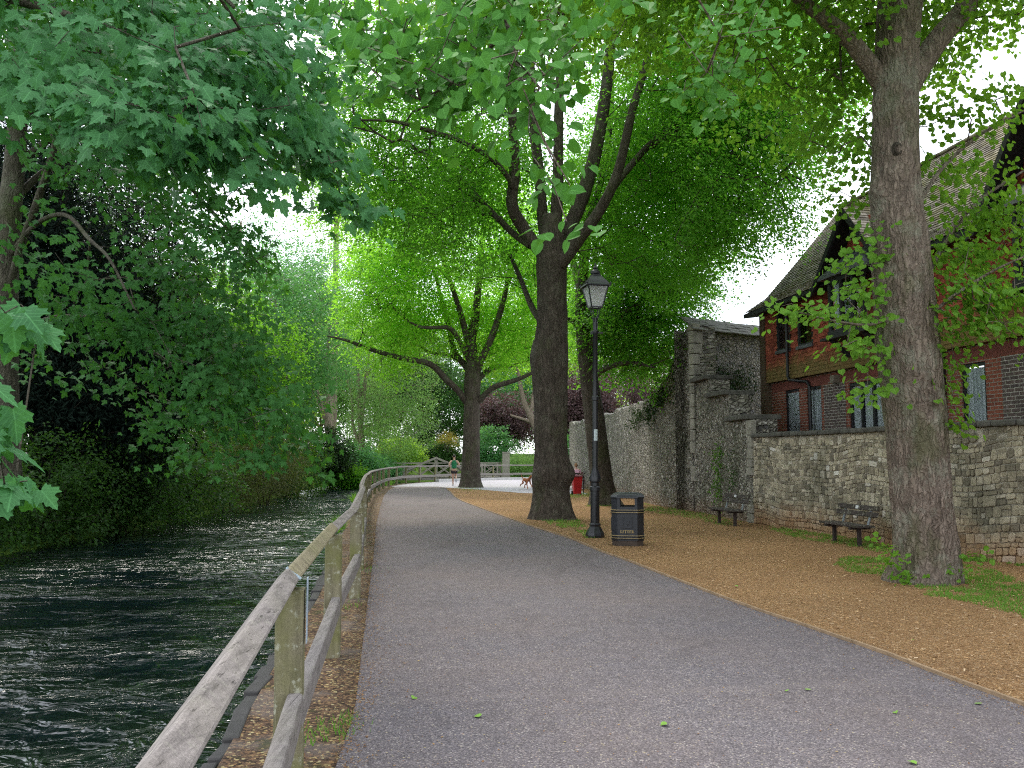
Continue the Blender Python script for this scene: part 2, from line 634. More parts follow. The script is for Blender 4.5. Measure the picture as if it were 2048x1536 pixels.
def mat_pavement():
    n = NT('pale_pavement')
    o = n.obj()
    f = n.noise(o, 40, 4)
    b = n.noise(o, 0.5, 4)
    c = n.ramp(f, [(0.3, (0.28, 0.26, 0.285)), (0.7, (0.41, 0.385, 0.415))])
    c = n.mix(n.mrange(b, 0.45, 0.65, 0, 0.3), c, (0.36, 0.32, 0.31))
    return n.done(n.pbr(c, 0.7, spec=0.3))


def mat_mulch():
    n = NT('mulch')
    o = n.obj()
    o2 = n.mapping(o, (1, 1, 1))
    wob = n.nd('ShaderNodeVectorMath', operation='ADD')
    nzn = n.nd('ShaderNodeTexNoise')
    n.ln(o2, nzn.inputs['Vector'])
    nzn.inputs['Scale'].default_value = 14
    sc_ = n.nd('ShaderNodeVectorMath', operation='SCALE')
    n.ln(nzn.outputs['Color'], sc_.inputs[0])
    sc_.inputs['Scale'].default_value = 0.06
    n.ln(o2, wob.inputs[0])
    n.ln(sc_.outputs[0], wob.inputs[1])
    cv = n.sepz(n.voro(wob.outputs[0], 85, 'F1', 'Color'), 0)
    dv = n.voro(wob.outputs[0], 85, 'F1', 'Distance')
    col = n.ramp(cv, [(0.0, (0.23, 0.118, 0.048)), (0.35, (0.46, 0.255, 0.105)), (0.7, (0.60, 0.36, 0.16)), (0.9, (0.70, 0.47, 0.245)), (1.0, (0.76, 0.57, 0.37))])
    col = n.mix(n.mrange(dv, 0.3, 0.8, 0, .7), col, (0.11, 0.06, 0.03))
    big = n.noise(o, 0.45, 5, 0.6)
    col = n.mix(n.mrange(big, 0.4, 0.65, 0.0, 0.5), col, n.mix(0.7, col, (0.17, 0.095, 0.05)))
    b2 = n.noise(n.mapping(o, (1, 1, 1), (9, 4, 0)), 1.6, 4, 0.6)
    col = n.mix(n.mrange(b2, 0.52, 0.7, 0, 0.35), col, (0.36, 0.20, 0.09))
    return n.done(n.pbr(col, 0.9, n.bump(n.math('ADD', n.math('MULTIPLY', dv, -1), cv), 0.9, 0.02), spec=0.15))


def mat_verge():
    n = NT('verge_soil')
    o = n.obj()
    cv = n.sepz(n.voro(o, 55, 'F1', 'Color'), 0)
    col = n.ramp(cv, [(0.0, (0.03, 0.02, 0.014)), (0.5, (0.10, 0.062, 0.04)), (0.85, (0.2, 0.115, 0.06)), (0.96, (0.36, 0.27, 0.12)), (1, (0.42, 0.36, 0.2))])
    b = n.noise(o, 2.2, 5, 0.6)
    col = n.mix(n.mrange(b, 0.5, 0.62, 0, 0.75), col, n.mix(0.4, (0.18, 0.155, 0.14), col))
    g = n.noise(n.mapping(o, (1, 1, 1), (4, 4, 0)), 3.0, 5, 0.6)
    col = n.mix(n.mrange(g, 0.58, 0.66, 0, 0.6), col, (0.035, 0.05, 0.012))
    return n.done(n.pbr(col, 0.9, n.bump(cv, 0.8, 0.015), spec=0.2))


M_GRASSG, M_PATH, M_PAVE, M_MULCH, M_VERGE = mat_grass_ground(), mat_path(), mat_pavement(), mat_mulch(), mat_verge()
M_STONE_EDGE = plain('edge_stone', (0.055, 0.052, 0.05), 0.8, var=0.4, scale=5, bump=0.5)
M_TIMBER_EDGE = plain('timber_edging', (0.27, 0.185, 0.11), 0.8, var=0.35, scale=12, bump=0.4)

ys = list(np.arange(-40, 0, 8)) + list(np.arange(0, 72, 1.0)) + list(np.arange(72, 104, 2)) + [120, 160, 240, 400, 900]
mb = MB()
rows = []
for y in ys:
    xl, xr = XL(y), XR(y)
    if y > 84:
        xr = max(xr, xl + 50)
    far = 900
    rows.append([(-far, y, 3), (xl - 60, y, 2.0), (xl - 14, y, 0.9), (xl - 3.5, y, 0.45), (xl - 0.6, y, -0.15), (xl, y, WATER_Z - 0.1), (xl + 0.8, y, -1.4), (xr - 0.03, y, -1.4), (xr, y, -0.05),
                 (xr + 0.3, y, -0.012), (xr + 30, y, -0.012), (xr + 120, y, 0.0), (far + xr, y, 2)])
k = len(rows[0])
V = [p for r_ in rows for p in r_]
Fq = [[i * k + j, i * k + j + 1, (i + 1) * k + j + 1, (i + 1) * k + j] for i in range(len(rows) - 1) for j in range(k - 1)]
mb.add(V, Fq)
props(mb.build('ground', M_GRASSG, smooth=True, auto=50), kind='structure')


def strip(name, L, Rr, z, mat):
    """sheet between two lines given as functions of y"""
    m = MB()
    n_ = len(L)
    m.add([(*a, z) for a in L] + [(*b, z) for b in Rr], [[i, n_ + i, n_ + i + 1, i + 1] for i in range(n_ - 1)])
    return props(m.build(name, mat), kind='structure')


def lin(line, y):
    return float(np.interp(y, [p[1] for p in line], [p[0] for p in line]))


yy = np.arange(-2.5, 49.6, 0.5)
PR2 = PATH_R + [(-4.2, 49.5)]
# soil strip under and behind the fence, then pavement, path and mulch on top of one another
yv = np.arange(-2.5, 66, 0.5)
strip('verge', [(XR(y) + 0.02, y) for y in yv], [(max(XR(y) + 0.5, lin(PATH_L, y) + 0.25) if y < 50 else XR(y) + 0.9, y) for y in yv], 0.0, M_VERGE)
wl = WALL[::-1]
ym = np.arange(-2.5, 48, 0.5)
strip('mulch_ground', [(lin(PR2, y), y) for y in ym], [(lin(wl, y) + 0.3, y) for y in ym], 0.004, M_MULCH)
pv = [(-6.8, 49.0), (-3.9, 48.2), (-2.9, 46.8), (-1.6, 44.9), (-0.4, 42.4), (0.5, 40.6), (2.2, 39.6), (3.4, 39.2), (3.4, 44), (6.0, 60), (13, 62)]
fl = [(a + 0.15, b - 0.55) for a, b in FEN if b > 49.7]
m = MB()
ply = pv + [(11.5, 68.0)] + fl[::-1]
m.poly([(a, b, 0.008) for a, b in ply])
o_ = props(m.build('pavement', M_PAVE), kind='structure')
strip('path', [(lin(PATH_L, y), y) for y in yy], [(lin(PR2, y), y) for y in yy], 0.012, M_PATH)
# timber edging board between path and mulch
m = MB()
E = resample(PATH_R[1:], 0.6)
for a, b in zip(E[:-1], E[1:]):
    j = rng.uniform(-0.006, 0.006)
    m.bar((a[0] + 0.02 + j, a[1], 0.012), (b[0] + 0.02 + j, b[1], 0.012), 0.028, 0.05, rnd=rng.random())
props(m.build('path_edging', M_TIMBER_EDGE), kind='structure')
# stone river edge: separate irregular blocks set along the bank
m = MB()
y = -2.5
while y < 64:
    L_ = rng.uniform(0.22, 0.7)
    a = Vector((XR(y) - 0.02, y, 0)); b = Vector((XR(y + L_) - 0.02, y + L_, 0))
    j0, j1, jz = rng.uniform(-.03, .03), rng.uniform(-.03, .03), rng.uniform(-.035, .0)
    m.bar(a + (b - a) * 0.01 + Vector((j0, 0, -0.30 + jz)), b - (b - a) * 0.02 + Vector((j1, 0, -0.30 + jz + rng.uniform(-.02, .01))), 0.10 + rng.uniform(-.02, .03), 0.62, rnd=rng.random())
    y += L_
props(m.build('river_edge', M_STONE_EDGE, bevel=0.012), kind='structure')


# ------------------------------------------------------------------ water
def mat_water():
    n = NT('river_water')
    o = n.obj()
    a = n.noise(n.mapping(o, (2.6, 3.4, 1)), 1.0, 3, 0.55, 0.9)
    nb = n.nd('ShaderNodeTexNoise', noise_type='RIDGED_MULTIFRACTAL')
    n.ln(n.mapping(o, (4.0, 5.2, 1), (3, 1, 0), (0, 0, 0.3)), nb.inputs['Vector'])
    nb.inputs['Scale'].default_value = 1.0
    nb.inputs['Detail'].default_value = 3
    nb.inputs['Distortion'].default_value = 0.7
    b = nb.outputs['Fac']
    c = n.noise(n.mapping(o, (0.5, 0.9, 1), (7, 0, 0)), 1.0, 3)
    amp = n.mrange(c, 0.38, 0.62, 0.3, 1.3)
    h = n.math('MULTIPLY', n.math('ADD', n.math('MULTIPLY', a, 1.0), n.math('MULTIPLY', b, 0.16)), amp)
    col = n.ramp(c, [(0.4, (0.004, 0.010, 0.011)), (0.6, (0.010, 0.020, 0.012))])
    return n.done(n.pbr(col, 0.07, n.bump(h, 1.0, 0.16), spec=0.5, IOR=1.33))


m = MB()
ny, nx = 620, 90
Yg = np.concatenate([np.linspace(-4, 66, ny), np.linspace(66.5, 92, 60)])
t = np.linspace(0, 1, nx)
Vg = np.zeros((len(Yg), nx, 3))
for i, y in enumerate(Yg):
    xl, xr = XL(y) - 0.6, XR(y) - 0.02
    Vg[i, :, 0] = xl + (xr - xl) * t
    Vg[i, :, 1] = y
P_ = Vg.reshape(-1, 3)
hh = fbm(np.c_[P_[:, 0] * 1.1, P_[:, 1] * 1.7, 0 * P_[:, 0]], 3, 4) - 0.5
hh += 0.5 * (fbm(np.c_[P_[:, 0] * 3.2, P_[:, 1] * 4.2, 0 * P_[:, 0]], 9, 2) - 0.5)
ampn = 0.35 + 1.1 * vnoise(np.c_[P_[:, 0] * 0.35, P_[:, 1] * 0.35, 0 * P_[:, 0]], 21)
P_[:, 2] = WATER_Z + 0.06 * hh * ampn
i = np.arange(len(Yg) - 1)[:, None]
j = np.arange(nx - 1)[None, :]
m.add(P_, np.stack([i * nx + j, i * nx + j + 1, (i + 1) * nx + j + 1, (i + 1) * nx + j], -1).reshape(-1, 4))
props(m.build('river_water', mat_water(), smooth=True), kind='structure')

# ------------------------------------------------------------------ riverside fence
M_RAIL = woodmat('weathered_rail', (0.225, 0.200, 0.19), (34, 2.2, 34), 0.10, lich=0.18)
M_RAILB = woodmat('fresh_rail', (0.25, 0.215, 0.14), (9, 34, 9), 0.3, lich=0.1)
M_POST = woodmat('mossy_post', (0.185, 0.165, 0.105), (18, 18, 2.0), 0.75, lich=0.75)
M_STRAP = plain('galvanised_strap', (0.40, 0.48, 0.56), 0.5, 0.4, 0.1)
fence = thing('riverside_fence', 'long grey timber post and rail fence curving along the river beside the path', 'fence', (FEN[1][0], FEN[1][1], 0))
RZ = 1.045   # centre of the diagonal top rail
nF = len(FEN)


def perp(i):
    a = Vector(FEN[max(0, i - 1)]); b = Vector(FEN[min(nF - 1, i + 1)])
    d = (b - a).normalized()
    return Vector((d.y, -d.x)), d       # towards the path, along


for i in range(nF):
    q, d = perp(i)
    p = Vector(FEN[i])
    if -0.6 < p.x < 1.2 and p.y > 63:
        if abs(p.x - 0.1) < 0.3:
            continue
    m = MB()
    big = p.y < 50
    wx, wy = (0.135, 0.155) if big else (0.11, 0.11)
    ang = math.atan2(d.y, d.x) - math.pi / 2
    lean = Vector((rng.uniform(-.008, .008), rng.uniform(-.012, .012)))
    segs = 6
    ring = []
    for s in range(segs + 1):
        z = -0.15 + (RZ + 0.1) * s / segs if s < segs else RZ - 0.045
        f = 1.0 + rng.uniform(-.03, .03)
        cx_, cy_ = p.x + lean.x * z, p.y + lean.y * z
        row = []
        for (ux, uy) in ((-1, -0.8), (-0.8, -1), (0.8, -1), (1, -0.8), (1, 0.8), (0.8, 1), (-0.8, 1), (-1, 0.8)):
            a_ = ux * wx / 2 * f; b_ = uy * wy / 2 * f
            row.append((cx_ + q.x * a_ + d.x * b_, cy_ + q.y * a_ + d.y * b_, z))
        ring += row
    Fs = [[s * 8 + k, s * 8 + (k + 1) % 8, (s + 1) * 8 + (k + 1) % 8, (s + 1) * 8 + k] for s in range(segs) for k in range(8)]
    b0 = m.n
    m.add(ring, Fs, rng.random())
    m.ch.append((np.zeros((0, 3)), np.array([[b0 + segs * 8 + k for k in range(8)]]), 0.5, None, 0))
    po = m.build('post', M_POST, fence)
    if i in (2, 4, 6):
        st = MB()
        c = Vector((p.x - .02, p.y, RZ)) + Vector((q.x, q.y, 0)) * 0.0
        # bent metal strip over the rail joint and down the path side of the post
        s = 0.062
        e0 = c - Vector((q.x, q.y, 0)) * 0.012 + Vector((0, 0, s * 0.99))
        e1 = c + Vector((q.x, q.y, 0)) * s * 0.97 + Vector((0, 0, 0.004))
        wv = Vector((d.x, d.y, 0)) * 0.03
        nn = (Vector((q.x, q.y, 0)) + Vector((0, 0, 1))).normalized() * 0.004
        st.hexa([e0 - wv, e1 - wv, e1 + wv, e0 + wv, e0 - wv + nn, e1 - wv + nn, e1 + wv + nn, e0 + wv + nn])
        e1 = Vector((p.x, p.y, RZ + .012)) + Vector((q.x, q.y, 0)) * .073
        bt = e1.copy(); bt.z = 0.74
        qq = Vector((q.x, q.y, 0)) * 0.004
        st.hexa([bt - wv, bt + qq - wv, bt + qq + wv, bt + wv, e1 - wv, e1 + qq - wv, e1 + qq + wv, e1 + wv])
        if i == 2:
            st.build('joint_strap', M_STRAP, po)
for i in range(nF - 1):
    a, b = Vector((FEN[i][0] - .02, FEN[i][1], RZ)), Vector((FEN[i + 1][0] - .02, FEN[i + 1][1], RZ))
    dv = (b - a).normalized()
    m = MB()
    sag = rng.uniform(-0.008, 0.008)
    w_ = 0.083 if a.y < 50 else 0.095
    rl = R(45) if a.y < 52 else 0
    zt = 0 if a.y < 52 else 0.03
    m.bar(a + dv * 0.006 + Vector((0, 0, sag + zt)), b - dv * 0.006 + Vector((0, 0, sag + zt)), w_, w_, rnd=rng.random(), roll=rl)
    m.build('top_rail', M_RAILB if i in (2,) else M_RAIL, fence, bevel=0.012)
    q, _ = perp(i)
    q = Vector((dv.y, -dv.x, 0))
    side = 0.05
    la = a + q * side; lb = b + q * side
    la.z = 0.43 + rng.uniform(-.02, .02); lb.z = la.z + rng.uniform(-.02, .02)
    m = MB()
    # slightly crooked sawn rail made of two lengths with one wavy edge
    mid = (la + lb) / 2 + Vector((0, 0, rng.uniform(-.015, .015))) + q * rng.uniform(-.006, .006)
    ov = 0.06
    m.bar(la - dv * ov, mid, 0.075, 0.15, rnd=0.3)
    m.bar(mid, lb - dv * 0.075, 0.075, 0.15, rnd=0.3)
    m.build('lower_rail', M_RAIL, fence, bevel=0.014)
# ------------------------------------------------------------------ walls on the right
WP = resample(WALL, 0.1)
wd = np.concatenate([[0], np.cumsum(np.linalg.norm(np.diff(WP, axis=0), axis=1))])


def wpos(s):
    x = np.interp(s, wd, WP[:, 0]); y = np.interp(s, wd, WP[:, 1])
    x2 = np.interp(s + 0.3, wd, WP[:, 0]); y2 = np.interp(s + 0.3, wd, WP[:, 1])
    x1 = np.interp(s - 0.3, wd, WP[:, 0]); y1 = np.interp(s - 0.3, wd, WP[:, 1])
    d = Vector((x2 - x1, y2 - y1, 0)).normalized()
    return Vector((x, y, 0)), Vector((d.y, -d.x, 0)) * 1.0, d   # point, normal, direction


def s_at_y(y):
    return float(np.interp(-y, -WP[:, 1], wd))


_p, _n, _d = wpos(s_at_y(20))
NSIGN = -1.0 if _n.x > 0 else 1.0    # the face towards the path looks to -x


def mat_flint():
    n = NT('flint_wall')
    o = n.obj()
    u = n.uv()
    wv = n.mapping(u, (1, 1, 1))
    cv = n.voro(wv, 10.5, 'F1', 'Color')
    c0 = n.sepz(cv, 0)
    d0 = n.voro(wv, 10.5, 'F1', 'Distance')
    e0 = n.voro(wv, 10.5, 'DISTANCE_TO_EDGE')
    col = n.ramp(c0, [(0.0, (0.08, 0.076, 0.07)), (0.35, (0.26, 0.24, 0.195)), (0.65, (0.43, 0.395, 0.32)), (0.88, (0.47, 0.44, 0.38)), (1.0, (0.68, 0.65, 0.58))])
    col = n.mix(n.mrange(n.noise(u, 60, 3), 0.3, 0.7, 0, 0.5), col, n.mix(0.5, col, (0.1, 0.1, 0.1)))
    col = n.mix(n.mrange(e0, 0.0, 0.10, 1.0, 0.0), col, (0.15, 0.132, 0.105))
    g = n.noise(n.mapping(u, (1.1, 0.35, 1)), 1.0, 5, 0.65)
    col = n.mix(n.mrange(g, 0.5, 0.66, 0, 0.55), col, (0.055, 0.065, 0.028))
    z = n.sepz(u, 1)
    zz = n.math('ADD', z, n.math('MULTIPLY', n.noise(u, 1.6, 4, 0.6), 0.9))
    col = n.mix(n.mrange(zz, 0.5, 0.95, 0.75, 0.0), col, n.mix(0.35, (0.24, 0.115, 0.045), col))
    col = n.mix(n.mrange(n.noise(n.mapping(u, (0.3, 0.3, 1)), 1.0, 3), 0.35, 0.65, 0, 0.45), col, n.mix(0.55, col, (0.05, 0.045, 0.04)))
    h = n.mrange(e0, 0.0, 0.25)
    return n.done(n.pbr(col, n.ramp(c0, [(0, 0.45), (1, 0.85)]), n.bump(h, 1.0, 0.05), spec=0.35))


def mat_rubble():
    n = NT('rubble_stone')
    u = n.obj()
    r = n.attr()
    col = n.ramp(r, [(0.0, (0.15, 0.132, 0.102)), (0.28, (0.275, 0.238, 0.172)), (0.5, (0.375, 0.328, 0.235)), (0.72, (0.47, 0.415, 0.305)), (0.9, (0.50, 0.455, 0.37)), (1.0, (0.68, 0.65, 0.58))])
    f = n.noise(u, 22, 5, 0.65)
    col = n.mix(0.6, col, n.ramp(f, [(0.25, 0.22), (0.75, 0.8)]), 'OVERLAY')
    b = n.noise(u, 0.9, 5, 0.6)
    col = n.mix(n.mrange(b, 0.48, 0.66, 0, 0.55), col, (0.06, 0.062, 0.04))
    z = n.math('ADD', n.sepz(u, 2), n.math('MULTIPLY', n.noise(u, 1.7, 4, 0.6), 0.8))
    col = n.mix(n.mrange(z, 0.5, 1.05, 0.92, 0.0), col, n.mix(0.28, (0.30, 0.15, 0.06), col))
    return n.done(n.pbr(col, 0.88, n.bump(f, 0.8, 0.02), spec=0.2))


def mat_mortar():
    n = NT('lime_mortar')
    u = n.obj()
    f = n.noise(u, 18, 5, 0.6)
    col = n.ramp(f, [(0.3, (0.30, 0.27, 0.21)), (0.7, (0.54, 0.50, 0.40))])
    b = n.noise(u, 0.9, 5, 0.6)
    col = n.mix(n.mrange(b, 0.48, 0.66, 0, 0.6), col, (0.08, 0.078, 0.055))
    z = n.math('ADD', n.sepz(u, 2), n.math('MULTIPLY', n.noise(u, 1.7, 4, 0.6), 0.8))
    col = n.mix(n.mrange(z, 0.5, 1.05, 0.85, 0.0), col, (0.17, 0.085, 0.035))
    return n.done(n.pbr(col, 0.95, n.bump(f, 0.8, 0.03), spec=0.1))


M_FLINT, M_RUBBLE, M_MORTAR = mat_flint(), mat_rubble(), mat_mortar()
M_QUOIN = plain('quoin_stone', (0.25, 0.235, 0.195), 0.85, var=0.45, scale=4, bump=0.6)
M_COPING = plain('coping_stone', (0.085, 0.082, 0.07), 0.9, var=0.5, scale=6, bump=0.7)


def flint_section(mb, s0, s1, top, thick=0.75, ds=0.12, wob=0.05, base=-0.2, mi=0):
    """solid wall along the wall line with uneven face and given top height"""
    n_ = max(2, int((s1 - s0) / ds) + 1)
    ss = np.linspace(s0, s1, n_)
    nz_ = 40
    tops = np.array([top(s) for s in ss])
    Vf, UV = [], []
    for a, s in enumerate(ss):
        p, nn, d = wpos(s)
        nn = nn * NSIGN
        for b in range(nz_ + 1):
            z = base + (tops[a] - base) * b / nz_
            off = wob * 2 * (float(fbm([[s * 1.3, z * 1.3, 2]], 5, 3)[0]) - 0.5) - 0.02 * z
            q = p + nn * off
            Vf.append((q.x, q.y, z)); UV.append((s, z))
    k_ = nz_ + 1
    Fq_ = [[a * k_ + b, (a + 1) * k_ + b, (a + 1) * k_ + b + 1, a * k_ + b + 1] for a in range(n_ - 1) for b in range(nz_)]
    mb.add(Vf, Fq_, 0.5, UV, mi)
    Vt, Ut = [], []
    for a, s in enumerate(ss):
        p, nn, d = wpos(s)
        nn = nn * NSIGN
        q0 = p + nn * (wob * 2 * (float(fbm([[s * 1.3, tops[a] * 1.3, 2]], 5, 3)[0]) - 0.5) - 0.02 * tops[a])
        q1 = p - nn * thick
        for q, z, v in ((q0, tops[a], 0), (p - nn * thick * 0.5, tops[a] + 0.06 * rng.random(), 0.4), (q1, tops[a] - 0.05 * rng.random(), 0.8), (q1, base, 0.8 + tops[a])):
            Vt.append((q.x, q.y, z)); Ut.append((s, v + 9))
    mb.add(Vt, [[a * 4 + b, (a + 1) * 4 + b, (a + 1) * 4 + b + 1, a * 4 + b + 1] for a in range(n_ - 1) for b in range(3)], 0.5, Ut, mi)
    for a in (0, n_ - 1):
        p, nn, d = wpos(ss[a]); nn = nn * NSIGN
        q0 = p; q1 = p - nn * thick
        cols = [Vf[a * k_ + b] for b in range(k_)]
        mb.poly(cols + [(q1.x, q1.y, tops[a]), (q1.x, q1.y, base)], 0.5, mi, [(v[2] * 0.1, v[2]) for v in cols] + [(thick, tops[a]), (thick, base)])


sA0, sA1, sB1 = s_at_y(51), s_at_y(27.0), s_at_y(22.1)


def topA(s):
    y = float(np.interp(s, wd, WP[:, 1]))
    t_ = float(np.interp(y, [27.0, 27.7, 28.2, 28.9, 29.6, 30.6, 33, 37, 51], [5.8, 5.75, 5.3, 4.65, 4.2, 3.95, 3.8, 3.75, 3.6]))
    return t_ + 0.35 * (float(fbm([[s * 1.7, 3.1, 0.2]], 2, 3)[0]) - 0.5)


ruin = thing('flint_wall', 'tall ancient flint wall with a broken sloping top and a tower-like return by the house', 'wall', (5.0, 30.0, 0))
m = MB()
flint_section(m, sA0, sA1, topA, 0.8)
# return running back behind the house
pc, nc, dc = wpos(sA1)
rd = Vector((0.84, 0.54, 0)).normalized()
rn = Vector((rd.y, -rd.x, 0))
L_ = 4.6
nu, nv = 40, 44
Vr, Ur = [], []
for a in range(nu + 1):
    for b in range(nv + 1):
        u_ = L_ * a / nu; z_ = 5.72 * b / nv
        q = pc + rd * u_ + rn * (0.10 * (float(fbm([[u_ * 1.4, z_ * 1.4, 8]], 4, 3)[0]) - 0.5))
        Vr.append((q.x, q.y, z_)); Ur.append((u_ + 40, z_ + 1.2))
m.add(Vr, [[a * (nv + 1) + b, (a + 1) * (nv + 1) + b, (a + 1) * (nv + 1) + b + 1, a * (nv + 1) + b + 1] for a in range(nu) for b in range(nv)], 0.5, Ur)
q0, q1 = pc - rn * 0.75, pc + rd * L_ - rn * 0.75
m.poly([(q1.x, q1.y, 0), (q0.x, q0.y, 0), (q0.x, q0.y, 5.72), (q1.x, q1.y, 5.72)], 0.5, 0, [(0, 0), (5, 0), (5, 5.7), (0, 5.7)])
m.build('wall_body', M_FLINT, ruin)
# corner stones
m = MB()
z = 0.2
k_ = 0
while z < 5.6:
    h_ = rng.uniform(0.22, 0.5)
    if z > 2.6 or rng.random() < 0.55:
        wq = rng.uniform(0.28, 0.5)
        c = pc + rd * (wq / 2 - 0.06) + rn * 0.05
        M3 = Matrix((rd, -rn, Vector((0, 0, 1)))).transposed()
        m.box((c.x, c.y, z + h_ / 2), (wq, 0.22, h_ - 0.02), M3, rng.random())
    z += h_
m.build('quoins', M_QUOIN, ruin, bevel=0.02)
# stone slate capping on the return
m = MB()
for row_ in range(4):
    u_ = -0.12
    while u_ < L_:
        wq = rng.uniform(0.22, 0.45)
        c = pc + rd * (u_ + wq / 2) + rn * (0.16 - row_ * 0.13)
        M3 = Matrix((rd, -rn, Vector((0, 0, 1)))).transposed() @ Matrix.Rotation(R(34 + rng.uniform(-4, 4)), 3, 'X')
        m.box((c.x, c.y, 5.70 + row_ * 0.105 + rng.uniform(-.01, .01)), (wq - 0.015, 0.24, 0.035), M3, rng.random())
        u_ += wq
m.build('capping', plain('stone_slate', (0.16, 0.155, 0.14), 0.85, var=0.5, scale=5, bump=0.5), ruin)

# lower stepped flint wall between the tower and the rubble wall
step = thing('flint_wall', 'stepped lower flint wall streaked with green, between the tall ruin and the rubble wall', 'wall', (5.7, 24.6, 0))


def topB(s):
    y = float(np.interp(s, wd, WP[:, 1]))
    return 3.95 if y > 25.6 else (3.38 if y > 23.9 else 2.62)


m = MB()
cuts = [s_at_y(26.95), s_at_y(25.6), s_at_y(23.9), sB1]
for c0, c1, tz in zip(cuts[:-1], cuts[1:], (3.95, 3.38, 2.62)):
    flint_section(m, c0, c1, lambda s, tz=tz: tz, 0.7, 0.1, 0.04)
m.build('wall_body', M_FLINT, step)
m = MB()
for c0, c1, tz in zip(cuts[:-1], cuts[1:], (3.95, 3.38, 2.62)):
    s = c0
    while s < c1 - 0.05:
        e = min(c1, s + rng.uniform(0.3, 0.55))
        p0, n0, d0 = wpos(s + 0.01); p1, n1, d1 = wpos(e - 0.01)
        n0 = n0 * NSIGN
        off = -n0 * 0.36
        m.bar(p0 + off + Vector((0, 0, tz + 0.07)), p1 + off + Vector((0, 0, tz + 0.07 + rng.uniform(-.015, .015))), 0.92, 0.13, rnd=rng.random())
        s = e
m.build('coping', M_COPING, step, bevel=0.025)
m = MB()
z = 0.0
while z < 2.5:
    h_ = rng.uniform(0.16, 0.42)
    wq = rng.uniform(0.22, 0.4)
    p0, n0, d0 = wpos(sB1 - wq / 2 + 0.08)
    n0 = n0 * NSIGN
    if rng.random() < 0.8:
        m.bar(p0 - d0 * wq / 2 + n0 * (-0.02) + Vector((0, 0, z + h_ / 2)), p0 + d0 * wq / 2 + n0 * (-0.02) + Vector((0, 0, z + h_ / 2)), 0.16, h_ - 0.015, rnd=rng.random())
    z += h_
m.build('quoins', M_QUOIN, step, bevel=0.015)

# near rubble wall: every stone has its own relief
rub = thing('rubble_wall', 'low rubble stone wall with dark coping in front of the red house', 'wall', (7.1, 17.4, 0))
s0, s1 = sB1 + 0.02, wd[-1] - 0.2
m = MB()
flint_section(m, s0, s1, lambda s: 2.14, 0.45, 0.25, 0.02)
m.build('mortar_core', M_MORTAR, rub)
m = MB()
V_, F8, F4, rn_ = [], [], [], []
z = -0.05
while z < 2.12:
    ch = rng.uniform(0.07, 0.18)
    if z + ch > 2.0:
        ch = 2.14 - z
    s = s0
    while s < s1:
        big = rng.random() < 0.09
        w_ = rng.uniform(0.07, 0.20) * (1.6 if big else 1)
        parts_ = [(z, ch)]
        if ch > 0.15 and rng.random() < 0.4:
            f_ = rng.uniform(0.35, 0.65)
            parts_ = [(z, ch * f_), (z + ch * f_, ch * (1 - f_))]
        for (zb, hb) in parts_:
            mort = rng.uniform(0.003, 0.010)
            a0, a1, b0, b1 = s + mort, s + w_ - mort, zb + mort, zb + hb - mort
            if a1 - a0 < 0.03 or b1 - b0 < 0.03:
                continue
            c_ = min(a1 - a0, b1 - b0) * rng.uniform(0.06, 0.32)
            pts = [(a0 + c_, b0), (a1 - c_, b0), (a1, b0 + c_), (a1, b1 - c_), (a1 - c_, b1), (a0 + c_, b1), (a0, b1 - c_), (a0, b0 + c_)]
            j_ = 0.16 * c_ + 0.006
            pts = [(u + rng.uniform(-j_, j_), v + rng.uniform(-j_, j_)) for u, v in pts]
            cu, cv_ = (a0 + a1) / 2, (b0 + b1) / 2
            prot = rng.uniform(0.004, 0.028)
            base_i = len(V_)
            for (sc_f, off) in ((1.0, -0.01), (0.97, prot * 0.7), (0.86, prot)):
                for u, v in pts:
                    uu, vv = cu + (u - cu) * sc_f, cv_ + (v - cv_) * sc_f
                    vv += 0.05 * math.sin(uu * 1.3) + 0.03 * math.sin(uu * 3.1 + 1)
                    p, nn, d = wpos(uu)
                    q = p + nn * NSIGN * (off - 0.02 * vv + 0.01)
                    V_.append((q.x, q.y, max(-0.1, min(2.15, vv))))
            rv = min(1, max(0, rng.beta(1.4, 1.9) + (0.3 if big and rng.random() < 0.6 else 0)))
            for l_ in (0, 1):
                for e_ in range(8):
                    F4.append([base_i + l_ * 8 + e_, base_i + l_ * 8 + (e_ + 1) % 8, base_i + (l_ + 1) * 8 + (e_ + 1) % 8, base_i + (l_ + 1) * 8 + e_])
            F8.append([base_i + 16 + e_ for e_ in range(8)])
            rn_.append(rv)
        s += w_
    z += ch
rn_ = np.array(rn_)
m.add(V_, F4, np.repeat(rn_, 16))
m.ch.append((np.zeros((0, 3)), np.array(F8), rn_, None, 0))
m.build('stones', M_RUBBLE, rub)
m = MB()
s = s0
while s < s1 - 0.3:
    e = s + rng.uniform(0.28, 0.6)
    p0, n0, d0 = wpos(s + 0.008); p1, _, _ = wpos(e - 0.008)
    n0 = n0 * NSIGN
    off = -n0 * 0.215
    m.bar(p0 + off + Vector((0, 0, 2.195)), p1 + off + Vector((0, 0, 2.195 + rng.uniform(-.012, .012))), 0.56 + rng.uniform(-.03, .03), 0.105, rnd=rng.random())
    s = e
m.build('coping', M_COPING, rub, bevel=0.03)

# ------------------------------------------------------------------ house
HO = Vector((7.5, 26.0, 0))
HU = Vector((0.155, -0.988, 0)).normalized()
HN = Vector((HU.y, -HU.x, 0)) * -1     # inward (away from the path)


def H(u, w_, z):
    return HO + HU * u + HN * w_ + Vector((0, 0, z))


